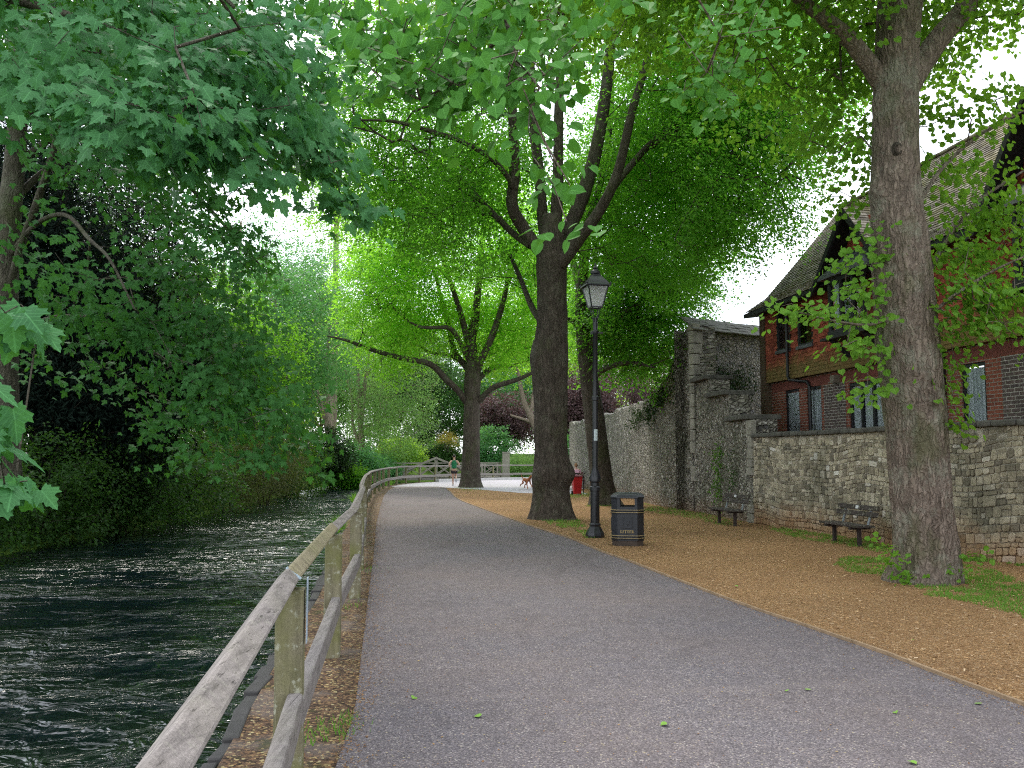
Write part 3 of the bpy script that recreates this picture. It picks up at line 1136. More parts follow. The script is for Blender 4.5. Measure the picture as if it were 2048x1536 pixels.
def mat_tiles(name, stops, moss, mk, low=False):
    n = NT(name)
    o = n.obj()
    r = n.attr()
    col = n.ramp(r, stops)
    f = n.noise(o, 25, 4, 0.6)
    col = n.mix(0.45, col, n.ramp(f, [(0.3, 0.3), (0.7, 0.75)]), 'OVERLAY')
    b = n.noise(o, 1.1, 5, 0.65)
    b2 = n.noise(o, 9, 4, 0.65)
    mm = n.math('ADD', n.math('MULTIPLY', b, 0.55), n.math('MULTIPLY', b2, 0.45))
    if low:
        zz = n.math('ADD', n.sepz(o, 2), n.math('MULTIPLY', n.math('SUBTRACT', mm, 0.5), 1.5))
        mf = n.mrange(zz, 4.15, 4.55, mk, 0.0)
    else:
        mf = n.mrange(mm, 0.47, 0.6, 0, mk)
    col = n.mix(mf, col, moss)
    return n.done(n.pbr(col, 0.8, n.bump(f, 0.5, 0.01), spec=0.25))


M_TILE = mat_tiles('hung_tile_red', [(0, (0.17, 0.040, 0.026)), (0.5, (0.28, 0.064, 0.040)), (1, (0.38, 0.10, 0.058))], (0.15, 0.125, 0.04), 0.85, True)
M_ROOF = mat_tiles('roof_tile', [(0, (0.12, 0.10, 0.082)), (0.5, (0.23, 0.195, 0.16)), (1, (0.38, 0.33, 0.28))], (0.19, 0.165, 0.035), 0.6)


def mat_brick(name, c1, c2, mort, var):
    n = NT(name)
    u = n.uv()
    b = n.nd('ShaderNodeTexBrick')
    n.ln(u, b.inputs['Vector'])
    for k_, v_ in (('Color1', (*c1, 1)), ('Color2', (*c2, 1)), ('Mortar', (*mort, 1)), ('Scale', 1.0), ('Mortar Size', 0.008), ('Mortar Smooth', 0.2), ('Bias', 0.0), ('Brick Width', 0.225), ('Row Height', 0.075)):
        b.inputs[k_].default_value = v_
    f = n.noise(u, 14, 5, 0.65)
    col = n.mix(var, b.outputs['Color'], n.ramp(f, [(0.3, 0.25), (0.7, 0.75)]), 'OVERLAY')
    g = n.noise(u, 0.8, 4, 0.6)
    col = n.mix(n.mrange(g, 0.5, 0.7, 0, 0.4), col, (0.05, 0.035, 0.03))
    return n.done(n.pbr(col, 0.85, n.bump(n.math('SUBTRACT', n.math('MULTIPLY', f, 0.3), b.outputs['Fac']), 0.8, 0.01), spec=0.2))


M_BRICK = mat_brick('red_brick', (0.25, 0.078, 0.048), (0.17, 0.055, 0.038), (0.27, 0.235, 0.20), 0.5)
M_BRICKG = mat_brick('grey_brick', (0.12, 0.085, 0.075), (0.08, 0.062, 0.06), (0.38, 0.35, 0.31), 0.5)
M_BLACK = plain('black_timber', (0.018, 0.018, 0.020), 0.55, var=0.4, scale=10, bump=0.2)
M_LEAD = plain('lead_sheet', (0.10, 0.105, 0.115), 0.5, 0.3, 0.3, 6, 0.2)
M_FRAMEW = plain('window_frame_black', (0.012, 0.012, 0.014), 0.4, var=0.2)


def mat_glass():
    n = NT('window_glass')
    g = n.nd('ShaderNodeBsdfGlossy')
    g.inputs['Roughness'].default_value = 0.03
    g.inputs['Color'].default_value = (0.9, 0.95, 1, 1)
    t_ = n.nd('ShaderNodeBsdfTransparent')
    t_.inputs['Color'].default_value = (0.93, 0.96, 0.96, 1)
    fr = n.nd('ShaderNodeFresnel')
    fr.inputs['IOR'].default_value = 1.45
    mm = n.nd('ShaderNodeMixShader')
    n.ln(n.bump(n.noise(n.obj(), 1.5, 2), 0.05, 0.05), g.inputs['Normal'])
    n.ln(fr.outputs[0], mm.inputs[0])
    n.ln(t_.outputs[0], mm.inputs[1])
    n.ln(g.outputs[0], mm.inputs[2])
    return n.done(mm.outputs[0])


M_GLASS = mat_glass()


def mat_lace():
    n = NT('net_curtain')
    o = n.obj()
    f = n.noise(o, 40, 3)
    c = n.ramp(f, [(0.35, (0.50, 0.54, 0.56)), (0.65, (0.62, 0.66, 0.68))])
    return n.done(n.pbr(c, 0.9, spec=0.1))


M_LACE = mat_lace()
M_ROOM = plain('room_dark', (0.02, 0.022, 0.025), 0.9)
M_SOLDIER = plain('soldier_brick', (0.15, 0.045, 0.032), 0.85, var=0.4, scale=14, bump=0.4)

house = thing('house', 'red tile-hung house with black gables and mossy roof behind the rubble wall', 'house', tuple(HO))
rb, tb = 3.86, 6.02       # underside of the jettied storey, eaves
UL = 17.0
LW = 0.16                 # setback of the brick storey


def rect_with_holes(mb, u0, u1, z0, z1, w_, holes, mi=0):
    us = sorted({u0, u1, *[h[0] for h in holes], *[h[1] for h in holes]})
    zs = sorted({z0, z1, *[h[2] for h in holes], *[h[3] for h in holes]})
    us = [u for u in us if u0 <= u <= u1]; zs = [z for z in zs if z0 <= z <= z1]
    for a, b in zip(us[:-1], us[1:]):
        for c, d in zip(zs[:-1], zs[1:]):
            um, zm = (a + b) / 2, (c + d) / 2
            if any(h[0] < um < h[1] and h[2] < zm < h[3] for h in holes):
                continue
            q = [H(a, w_, c), H(b, w_, c), H(b, w_, d), H(a, w_, d)]
            mb.poly(q, 0.5, mi, [(a, c), (b, c), (b, d), (a, d)])
    for h in holes:   # reveals
        for (a, c, b, d) in ((h[0], h[2], h[0], h[3]), (h[1], h[3], h[1], h[2]), (h[0], h[3], h[1], h[3]), (h[1], h[2], h[0], h[2])):
            mb.poly([H(a, w_, c), H(b, w_, d), H(b, w_ + 0.2, d), H(a, w_ + 0.2, c)], 0.5, mi, [(a, c), (b, d), (b + .2, d), (a + .2, c)])


def front(px, py, w_=0.0):
    """u, z on the house front for a point measured in the photograph"""
    d = ray(px, py)
    o0 = HO + HN * w_ - Vector((0, 0, HC))
    o0 = Vector((HO.x, HO.y, 0)) + HN * w_
    t_ = o0.dot(HN) / Vector((d.x, d.y, 0)).dot(HN)
    p = Vector((d.x * t_, d.y * t_, HC + d.z * t_))
    return (p - o0).dot(HU), p.z


# lower windows (u0,u1,z0,z1)
def win_u(pa, pb, y_, w_=LW):
    return front(pa, y_, w_)[0], front(pb, y_, w_)[0]


lw = []
for (a, b, ytop) in ((1570, 1598, 777), (1613, 1642, 771), (1697, 1768, 760), (1862, 1885, 735), (1921, 1970, 724)):
    u0_, u1_ = win_u(a, b, ytop)
    lw.append((u0_, u1_, 1.75, front((a + b) / 2, ytop, LW)[1] - 0.02))
lw.append((lw[-1][1] + 2.2, lw[-1][1] + 3.2, 1.75, lw[-1][3]))
m = MB()
rect_with_holes(m, 0.0, UL, 0, rb + 0.06, LW, lw)
e0, e1 = H(0, LW, 0), H(0, 6, 0)
m.poly([H(0, 6, 0), H(0, LW, 0), H(0, LW, rb + .06), H(0, 6, rb + .06)], 0.5, 0, [(6, 0), (0, 0), (0, rb), (6, rb)])
m.poly([H(UL, LW, 0), H(UL, 6, 0), H(UL, 6, rb + .06), H(UL, LW, rb + .06)], 0.5, 0, [(0, 0), (6, 0), (6, rb), (0, rb)])
wl_low = m.build('brick_wall', M_BRICK, house)
# grey brick panels stand a little proud between the windows
gp = [(lw[1][1] + 0.14, lw[2][0] - 0.16), (lw[4][1] + 0.45, lw[5][0] - 0.35)]
for a, b in gp:
    m = MB()
    V_ = [H(a, LW - 0.012, 0.5), H(b, LW - 0.012, 0.5), H(b, LW - 0.012, rb - 0.32), H(a, LW - 0.012, rb - 0.32), H(a, LW, 0.5), H(b, LW, 0.5), H(b, LW, rb - 0.32), H(a, LW, rb - 0.32)]
    UV_ = [(a, .5), (b, .5), (b, rb - .32), (a, rb - .32)] * 2
    m.add(V_, [[0, 1, 2, 3], [1, 5, 6, 2], [4, 0, 3, 7], [3, 2, 6, 7]], 0.5, UV_)
    m.build('grey_brick_panel', M_BRICKG, house)
# soldier course over the lower windows
m = MB()
for a, b in ((0.35, lw[2][1] + 0.5), (lw[2][1] + 0.6, UL - 0.2)):
    u_ = a
    while u_ < b:
        m.hexa([H(u_, LW - 0.004, rb - 0.3), H(u_ + 0.066, LW - 0.004, rb - 0.3), H(u_ + 0.066, LW + 0.02, rb - 0.3), H(u_, LW + 0.02, rb - 0.3),
                H(u_, LW - 0.004, rb - 0.08), H(u_ + 0.066, LW - 0.004, rb - 0.08), H(u_ + 0.066, LW + 0.02, rb - 0.08), H(u_, LW + 0.02, rb - 0.08)], rng.random())
        u_ += 0.075
m.build('soldier_course', M_SOLDIER, house)
# corner pier
m = MB()
m.hexa([H(-.02, -.03, 0), H(.3, -.03, 0), H(.3, .5, 0), H(-.02, .5, 0), H(-.02, -.03, tb), H(.3, -.03, tb), H(.3, .5, tb), H(-.02, .5, tb)])
for k_ in range(len(m.ch)):
    V0 = m.ch[k_][0]
    m.ch[k_] = (V0, m.ch[k_][1], 0.5, np.c_[(V0[:, 0] + V0[:, 1]), V0[:, 2]], 0)
m.build('corner_pier', mat_brick('mossy_brick', (0.11, 0.065, 0.04), (0.08, 0.05, 0.03), (0.12, 0.11, 0.08), 0.5), house)


def window(u0, u1, z0, z1, w_, lights, curtain=True, fw=0.07, name='window', label=None):
    """frame set in the wall with glass, mullions and a net curtain behind"""
    m_ = MB()
    def fbar(a, b, c, d, dp=0.06, ww=0.0):
        m_.hexa([H(a, w_ + ww, c), H(b, w_ + ww, c), H(b, w_ + ww + dp, c), H(a, w_ + ww + dp, c), H(a, w_ + ww, d), H(b, w_ + ww, d), H(b, w_ + ww + dp, d), H(a, w_ + ww + dp, d)])
    fbar(u0, u0 + fw, z0, z1); fbar(u1 - fw, u1, z0, z1); fbar(u0 + fw, u1 - fw, z1 - fw, z1); fbar(u0 + fw, u1 - fw, z0, z0 + fw)
    for i_ in range(1, lights):
        c_ = u0 + (u1 - u0) * i_ / lights
        fbar(c_ - fw * 0.6, c_ + fw * 0.6, z0 + fw, z1 - fw)
    fr = m_.build(name, M_FRAMEW, house)
    if label:
        fr['label'] = label
    g_ = MB()
    g_.poly([H(u0 + fw * .9, w_ + 0.035, z0 + fw * .9), H(u1 - fw * .9, w_ + 0.035, z0 + fw * .9), H(u1 - fw * .9, w_ + 0.035, z1 - fw * .9), H(u0 + fw * .9, w_ + 0.035, z1 - fw * .9)])
    g_.build('pane', M_GLASS, fr)
    if curtain:
        c_ = MB()
        n_ = 60
        us_ = np.linspace(u0 + fw, u1 - fw, n_)
        ph = rng.uniform(0, 6)
        dw = [0.07 + 0.024 * math.sin(u_ * 55 + 2.5 * math.sin(u_ * 9 + ph)) + 0.012 * math.sin(u_ * 120) for u_ in us_]
        c_.add([tuple(H(u_, w_ + d_, z0 + fw)) for u_, d_ in zip(us_, dw)] + [tuple(H(u_, w_ + d_ * 0.9, z1 - fw - 0.02)) for u_, d_ in zip(us_, dw)], [[i_, i_ + 1, n_ + i_ + 1, n_ + i_] for i_ in range(n_ - 1)])
        c_.build('net_curtain', M_LACE, fr, smooth=True)
    r_ = MB()
    r_.poly([H(u0, w_ + 0.5, z0), H(u1, w_ + 0.5, z0), H(u1, w_ + 0.5, z1), H(u0, w_ + 0.5, z1)])
    r_.build('room_back', M_ROOM, fr)
    return fr


for i_, h in enumerate(lw):
    window(h[0], h[1], h[2], h[3], LW + 0.03, 3 if i_ == 2 else 1)


# ---- tile fields
def tile_field(mb, org, ud, vd, nn, u0, u1, v0, v1, inside, gauge, tw, th, tilt, jit=0.004):
    """overlapping plain tiles over the part of a plane where inside(u, v) holds"""
    rows_ = int((v1 - v0) / gauge) + 1
    Vt, Ft, rt = [], [], []
    for r_ in range(rows_):
        v = v0 + r_ * gauge
        sag = 0.012 * math.sin(r_ * 0.9)
        off = (r_ % 2) * tw / 2
        nu_ = int((u1 - u0) / tw) + 2
        for c_ in range(nu_):
            a = u0 + (c_ - 1) * tw + off
            b = a + tw - 0.004
            a, b = max(a, u0), min(b, u1)
            if b - a < 0.02:
                continue
            if not inside((a + b) / 2, v + gauge * 0.5):
                continue
            L2 = gauge * 1.6
            j1, j2 = rng.uniform(-jit, jit), rng.uniform(-jit, jit)
            lift = th + tilt + rng.uniform(0, jit)
            bi = len(Vt)
            for (uu, vv, ww) in ((a, v + j1, lift), (b, v + j2, lift), (b, v + L2, 0.004), (a, v + L2, 0.004), (a, v + j1, lift - th), (b, v + j2, lift - th)):
                q = org + ud * uu + vd * vv + nn * ww
                Vt.append((q.x, q.y, q.z))
            Ft += [[bi, bi + 1, bi + 2, bi + 3], [bi + 4, bi + 5, bi + 1, bi], [bi + 4, bi, bi + 3, bi + 3], [bi + 5, bi + 2, bi + 2, bi + 1]]
            rr = rng.random()
            rt += [rr] * 4
    Ft = np.array(Ft)
    # split quads and the two degenerate side triangles
    rt = np.array(rt)
    qm = np.arange(len(Ft)) % 4 < 2
    mb.add(Vt, Ft[qm], rt[qm])
    b0 = mb.n - len(Vt)
    s1_, s2_ = Ft[np.arange(len(Ft)) % 4 == 2], Ft[np.arange(len(Ft)) % 4 == 3]
    mb.ch.append((np.zeros((0, 3)), np.vstack([s1_[:, :3], s2_[:, [0, 1, 3]]]) + b0, np.concatenate([rt[2::4], rt[3::4]]), None, 0))


UPZ = Vector((0, 0, 1))
GAB = [(5.6, 1.42, 1.56), (11.9, 1.62, 2.4)]      # gable centre u, half width, rise
tb2 = tb + 0.05
uw = []                                   # upper openings
for (a, b, yt, yb) in ((1552, 1579, 622, 700), (1594, 1624, 616, 690)):
    u0_, u1_ = front(a, 650)[0], front(b, 650)[0]
    uw.append((u0_, u1_, front((a + b) / 2, yb)[1], front((a + b) / 2, yt)[1] - 0.02))
bay = (GAB[0][0] - 0.85, GAB[0][0] + 0.95, 4.72, 6.0)
bay2 = (GAB[1][0] - 0.88, GAB[1][0] + 0.88, 4.72, 6.0)


def in_front(u, z):
    for h in uw:
        if h[0] - 0.02 < u < h[1] + 0.02 and h[2] - 0.03 < z < h[3] + 0.03:
            return False
    if z > tb:
        return any(abs(u - g) < hw * (1 - (z - tb) / (gh + 0.05)) for g, hw, gh in GAB)
    return True


m = MB()
rect_with_holes(m, 0.28, UL, rb, tb + 0.02, 0.03, uw)
for g, hw, GH in GAB:
    m.poly([H(g - hw, 0.03, tb), H(g + hw, 0.03, tb), H(g, 0.03, tb + GH)])
# underside of the jetty and the end walls
m.poly([H(0, 0.0, rb), H(0, LW + .1, rb), H(UL, LW + .1, rb), H(UL, 0, rb)])
m.poly([H(0, 6, rb), H(0, .03, rb), H(0, .03, tb), H(0, 3.0, 9.4), H(0, 6, tb)])
m.poly([H(UL, .03, rb), H(UL, 6, rb), H(UL, 6, tb), H(UL, 3.0, 9.4), H(UL, .03, tb)])
m.build('wall_lining', plain('tile_backing', (0.07, 0.02, 0.015), 0.9), house)
m = MB()
tile_field(m, H(0, 0.03, 0), HU, UPZ, -HN, 0.3, UL, rb - 0.02, tb + 2.45, in_front, 0.105, 0.168, 0.013, 0.012)
m.build('tile_hanging', M_TILE, house)
for i_, h in enumerate(uw):
    window(h[0], h[1], h[2], h[3], 0.01, 1, False, 0.055)
    s_ = MB()
    s_.hexa([H(h[0] - .03, -.05, h[2] - .09), H(h[1] + .03, -.05, h[2] - .09), H(h[1] + .03, .03, h[2] - .09), H(h[0] - .03, .03, h[2] - .09), H(h[0] - .03, -.045, h[2]), H(h[1] + .03, -.045, h[2]), H(h[1] + .03, .03, h[2] + .02), H(h[0] - .03, .03, h[2] + .02)])
    s_.build('window_sill', M_LEAD, house)

# bell-cast main roof: eaves flare out, ridge parallel to the front
OV = 0.42
prof = [(-OV, 5.98), (0.35, 6.5), (1.2, 7.45), (2.9, 9.42)]
RIDGE_Z = prof[-1][1]


def roof_w(z):
    return float(np.interp(z, [p[1] for p in prof], [p[0] for p in prof]))


def hidden_by_gable(u, w_, z):
    """main roof under a gable's own roof"""
    for g, hw, GH in GAB:
        if abs(u - g) < hw + 0.12:
            zg = tb + GH * (1 - abs(u - g) / hw) + 0.05
            if z < zg - 0.04:
                return True
    return False


m = MB()
for (w0, z0), (w1, z1) in zip(prof[:-1], prof[1:]):
    L2 = math.hypot(w1 - w0, z1 - z0)
    vd = (HN * (w1 - w0) + UPZ * (z1 - z0)) / L2
    nn = (-HN * (z1 - z0) + UPZ * (w1 - w0)) / L2
    tile_field(m, H(0, w0, z0), HU, vd, nn, -0.28, UL + 0.3, 0.0, L2 - 0.02, lambda u, v, w0=w0, z0=z0, vd=vd: not hidden_by_gable(u, 0, z0 + vd.z * v), 0.108, 0.168, 0.014, 0.014, 0.006)
# gable roofs, ridge running back into the main slope
for g, hw, GH in GAB:
    depth = roof_w(tb + GH) + 0.25
    for sgn in (-1, 1):
        e = H(g + sgn * (hw + 0.14), -0.48, tb - 0.1)
        top = H(g, -0.48, tb + GH + 0.06)
        L2 = (top - e).length
        vd = (top - e) / L2
        nn = HN.cross(vd)
        if nn.z < 0:
            nn = -nn
        def ins(u, v, L2=L2):
            z = tb + (GH) * v / L2
            return u < roof_w(z) + 0.48 + 0.12
        tile_field(m, e, HN, vd, nn, 0.0, depth + 0.4, 0.0, L2 - 0.02, ins, 0.108, 0.168, 0.014, 0.014, 0.006)
rf = m.build('roof', M_ROOF, house)
m = MB()     # boarding under the tiles, closed to the rear
for (w0, z0), (w1, z1) in zip(prof[:-1], prof[1:]):
    m.poly([H(-.26, w0 + .02, z0 - .02), H(UL + .28, w0 + .02, z0 - .02), H(UL + .28, w1 + .02, z1 - .02), H(-.26, w1 + .02, z1 - .02)])
m.poly([H(-.26, 2.9, 9.4), H(UL + .28, 2.9, 9.4), H(UL + .28, 6.5, 5.8), H(-.26, 6.5, 5.8)])
for g, hw, GH in GAB:
    for sgn in (-1, 1):
        m.poly([H(g + sgn * (hw + .12), -.45, tb - .1), H(g, -.45, tb + GH + .03), H(g, 1.7, tb + GH + .03), H(g + sgn * (hw + .12), 0.3, tb - .1)])
m.build('roof_boarding', M_BLACK, rf)
m = MB()     # ridge tiles
u_ = -0.3
while u_ < UL + 0.3:
    m.bar(H(u_, 2.9, RIDGE_Z + 0.04), H(u_ + 0.3, 2.9, RIDGE_Z + 0.04), 0.17, 0.09, rnd=rng.random(), roll=0)
    u_ += 0.31
m.build('ridge_tiles', M_ROOF, rf, bevel=0.03)
# fascia, soffit, barge boards
segs_ = [(-0.28, GAB[0][0] - 1.6), (GAB[0][0] + 1.6, GAB[1][0] - 1.8), (GAB[1][0] + 1.8, UL + .3)]
for a, b in segs_:
    m = MB()
    m.hexa([H(a, -OV + .01, 5.86), H(b, -OV + .01, 5.86), H(b, .05, 5.92), H(a, .05, 5.92), H(a, -OV + .01, 5.985), H(b, -OV + .01, 5.985), H(b, .05, 6.1), H(a, .05, 6.1)])
    m.build('fascia', M_BLACK, house)
for g, hw, GH in GAB:
    m = MB()
    for sgn in (-1, 1):
        pr = [(hw + 0.42, tb - 0.12), (hw + 0.12, tb - 0.04), (hw - 0.25, tb + 0.24 * GH), (0, tb + GH + 0.04)]
        for (a0, z0), (a1, z1) in zip(pr[:-1], pr[1:]):
            m.hexa([H(g + sgn * a0, -.49, z0 - .2), H(g + sgn * a1, -.49, z1 - .2), H(g + sgn * a1, -.42, z1 - .2), H(g + sgn * a0, -.42, z0 - .2), H(g + sgn * a0, -.49, z0), H(g + sgn * a1, -.49, z1), H(g + sgn * a1, -.42, z1), H(g + sgn * a0, -.42, z0)])
    # small boarded triangle under the apex
    m.extrude([H(g - 0.36, -.16, tb + GH - 0.62), H(g + 0.36, -.16, tb + GH - 0.62), H(g, -.16, tb + GH - 0.18)], HN * 0.14)
    m.build('barge_board', M_BLACK, house)

# oriel bay windows with a lead hipped hood and struts
for (b0, b1, bz0, bz1) in (bay, bay2):
    m = MB()
    dpt = 0.5
    f0, f1 = b0 + 0.12, b1 - 0.12
    tw_ = 0.09
    for uu in (f0, f0 + (f1 - f0) / 3, f0 + 2 * (f1 - f0) / 3, f1 - tw_):
        m.hexa([H(uu, -dpt, bz0), H(uu + tw_, -dpt, bz0), H(uu + tw_, -dpt + tw_, bz0), H(uu, -dpt + tw_, bz0), H(uu, -dpt, bz1), H(uu + tw_, -dpt, bz1), H(uu + tw_, -dpt + tw_, bz1), H(uu, -dpt + tw_, bz1)])
    for zz, hh_ in ((bz0 - 0.16, 0.16), (bz1 - 0.12, 0.12)):
        m.hexa([H(f0 - .02, -dpt - .02, zz), H(f1 + .02, -dpt - .02, zz), H(f1 + .02, .04, zz), H(f0 - .02, .04, zz), H(f0 - .02, -dpt - .02, zz + hh_), H(f1 + .02, -dpt - .02, zz + hh_), H(f1 + .02, .04, zz + hh_), H(f0 - .02, .04, zz + hh_)])
    for uu in (f0, f1 - tw_):
        m.hexa([H(uu, -.1, bz0), H(uu + tw_, -.1, bz0), H(uu + tw_, .03, bz0), H(uu, .03, bz0), H(uu, -.1, bz1), H(uu + tw_, -.1, bz1), H(uu + tw_, .03, bz1), H(uu, .03, bz1)])
    m.hexa([H(b0 - .1, -dpt - .12, bz0 - .22), H(b1 + .1, -dpt - .12, bz0 - .22), H(b1 + .1, .02, bz0 - .22), H(b0 - .1, .02, bz0 - .22), H(b0 - .1, -dpt - .12, bz0 - .162), H(b1 + .1, -dpt - .12, bz0 - .162), H(b1 + .1, .02, bz0 - .162), H(b0 - .1, .02, bz0 - .162)])
    by = m.build('bay_window', M_BLACK, house)
    m = MB()
    m.poly([H(f0 + .02, -dpt + .05, bz0), H(f1 - .02, -dpt + .05, bz0), H(f1 - .02, -dpt + .05, bz1 - .1), H(f0 + .02, -dpt + .05, bz1 - .1)])
    m.poly([H(f0 + .05, -.02, bz0), H(f0 + .05, -dpt + .06, bz0), H(f0 + .05, -dpt + .06, bz1 - .1), H(f0 + .05, -.02, bz1 - .1)])
    m.poly([H(f1 - .05, -dpt + .06, bz0), H(f1 - .05, -.02, bz0), H(f1 - .05, -.02, bz1 - .1), H(f1 - .05, -dpt + .06, bz1 - .1)])
    m.build('pane', M_GLASS, by)
    m = MB()
    cu = np.linspace(f0 + .06, f0 + .5, 40)
    dd = [-dpt + .14 + .025 * math.sin(u_ * 60) for u_ in cu]
    m.add([tuple(H(u_, d_, bz0)) for u_, d_ in zip(cu, dd)] + [tuple(H(u_, d_, bz1 - .12)) for u_, d_ in zip(cu, dd)], [[i_, i_ + 1, 41 + i_, 40 + i_] for i_ in range(39)])
    m.build('net_curtain', M_LACE, by, smooth=True)
    m = MB()
    z1 = bz1
    lo = [H(b0 - .12, -dpt - .14, z1), H(b1 + .12, -dpt - .14, z1), H(b1 + .12, .03, z1), H(b0 - .12, .03, z1)]
    mid_ = [H(b0 - .1, -dpt - .12, z1 + .09), H(b1 + .1, -dpt - .12, z1 + .09), H(b1 + .1, .03, z1 + .09), H(b0 - .1, .03, z1 + .09)]
    hi = [H(b0 + .42, -.1, z1 + .62), H(b1 - .42, -.1, z1 + .62), H(b1 - .42, .03, z1 + .66), H(b0 + .42, .03, z1 + .66)]
    m.hexa(lo + mid_)
    m.hexa(mid_ + hi)
    m.build('bay_hood', M_LEAD, by)
    m = MB()
    for uu in (b0 + 0.18, b1 - 0.18):
        m.bar(H(uu, -dpt + .02, bz0 - .2), H(uu + .0, .0, 4.12), 0.08, 0.09, up=-HN)
    m.build('bay_strut', M_BLACK, by)

# drainpipes, lamp box
m = MB()
pu = front(1580, 690)[0]
pts = [H(pu, -.09, 5.75), H(pu, -.09, rb + .05), H(pu + .08, -.08, rb - .06), H(pu + .75, LW - .07, rb - .16), H(pu + .86, LW - .07, rb - .30), H(pu + .86, LW - .07, 1.0)]
m.tube(pts, [0.042] * 6, 10)
for z_ in (5.5, 4.5):
    m.lathe([(0.058, -.03), (0.058, .03)], 10, tuple(H(pu, -.09, z_)))
m.build('drainpipe', M_FRAMEW, house)
m = MB()
pu2 = front(1892, 780, LW)[0]
m.tube([H(pu2, LW - .06, 1.0), H(pu2, LW - .06, rb)], [0.045, 0.045], 10)
m.build('drainpipe', M_FRAMEW, house)
m = MB()
lu, lz = front(1676, 757, LW)
m.box(H(lu, LW - .07, lz), (0.2, 0.2, 0.16), Matrix((HU, HN, UPZ)).transposed())
m.box(H(lu, LW - .09, lz - .1), (0.26, 0.24, 0.035), Matrix((HU, HN, UPZ)).transposed())
m.build('wall_lamp', plain('lamp_box', (0.16, 0.13, 0.10), 0.6), house)
# ------------------------------------------------------------------ leaves and trees
def tmpl_quad():
    V = [(0, 0, 0), (-.36, .42, .09), (0, 1, -.03), (.36, .42, .09)]
    return np.array(V), np.array([[0, 3, 2], [0, 2, 1]])


def tmpl_slim(w=.13):
    V = [(0, 0, 0), (-w, .45, .02), (0, 1, -.06), (w, .45, .02)]
    return np.array(V), np.array([[0, 3, 2], [0, 2, 1]])


def tmpl_heart():
    h = [(.0, .06, 0), (.26, -.06, .05), (.50, .12, .1), (.55, .40, .1), (.42, .68, .06), (.16, .88, .0), (0, 1.02, -.08)]
    V = h + [(-x, y, z) for x, y, z in h[1:-1]]
    a = [0, 1, 2, 3, 4, 5, 6]
    b = [0, 6, 11, 10, 9, 8, 7]
    return np.array(V, float), np.array([a, b])


def tmpl_maple():
    h = [(.0, .04), (.10, -.05), (.36, -.14), (.33, -.02), (.46, .04), (.38, .12), (.66, .30), (.56, .38), (.60, .54), (.40, .46), (.26, .50), (.30, .72), (.17, .76), (.13, .92), (0, 1.06)]
    n = len(h)
    def zz(x, y):
        return .10 * abs(x) - .16 * (x * x + (y - .35) ** 2)
    V = [(x, y, zz(x, y)) for x, y in h] + [(-x, y, zz(x, y)) for x, y in h[1:-1]] + [(0, .32, 0)]
    c = len(V) - 1
    Fs = [[c, i, i + 1] for i in range(n - 1)]
    L = [0] + list(range(n, 2 * n - 2)) + [n - 1]
    Fs += [[c, L[i + 1], L[i]] for i in range(len(L) - 1)]
    return np.array(V, float), np.array(Fs)


T_QUAD, T_SLIM, T_HEART, T_MAPLE = tmpl_quad(), tmpl_slim(), tmpl_heart(), tmpl_maple()
T_NEEDLE = tmpl_slim(.10)


def put_leaves(mb, pos, dirv, nrm, size, tm, rnd, mi=0):
    y = dirv / (np.linalg.norm(dirv, axis=1)[:, None] + 1e-9)
    z = nrm - y * (nrm * y).sum(1)[:, None]
    z /= np.linalg.norm(z, axis=1)[:, None] + 1e-9
    x = np.cross(y, z)
    T, Fs = tm
    N = len(pos)
    cs = size[:, None, None]
    zc = rng.uniform(0.3, 1.8, N)[:, None, None]
    V = pos[:, None, :] + cs * (T[None, :, 0:1] * x[:, None, :] + T[None, :, 1:2] * y[:, None, :] + T[None, :, 2:3] * zc * z[:, None, :])
    k = len(T)
    FF = (np.arange(N) * k)[:, None, None] + Fs[None]
    uv = np.tile(T[:, :2], (N, 1)) if k > 6 else None
    mb.add(V.reshape(-1, 3), FF.reshape(-1, Fs.shape[1]), np.repeat(rnd, len(Fs)), uv, mi)


def rand_dir(n):
    v = rng.normal(size=(n, 3))
    return v / np.linalg.norm(v, axis=1)[:, None]


def sample_crown(ells, n, shell=0.55, gs=0.45, thr=0.42, mask=None, seed=1):
    """points spread through the outer part of a union of ellipsoids, broken up by noise"""
    w_ = np.array([e[1][0] * e[1][1] + e[1][1] * e[1][2] + e[1][0] * e[1][2] for e in ells], float)
    w_ *= np.array([e[2] if len(e) > 2 else 1 for e in ells])
    out, od = [], []
    tot = 0
    it = 0
    while tot < n and it < 40:
        it += 1
        m_ = n * 2
        k = rng.choice(len(ells), m_, p=w_ / w_.sum())
        d = rand_dir(m_)
        r = 1 - shell * rng.random(m_) ** 1.3
        C_ = np.array([e[0] for e in ells], float)[k]
        S_ = np.array([e[1] for e in ells], float)[k]
        p = C_ + d * S_ * r[:, None]
        g = fbm(p * gs, seed, 3) + rng.normal(0, 0.03, m_)
        ok = g > thr
        if mask is not None:
            ok &= mask(p)
        out.append(p[ok]); od.append((d / S_)[ok])
        tot += ok.sum()
    p = np.concatenate(out)[:n]
    d = np.concatenate(od)[:n]
    return p, d / np.linalg.norm(d, axis=1)[:, None]


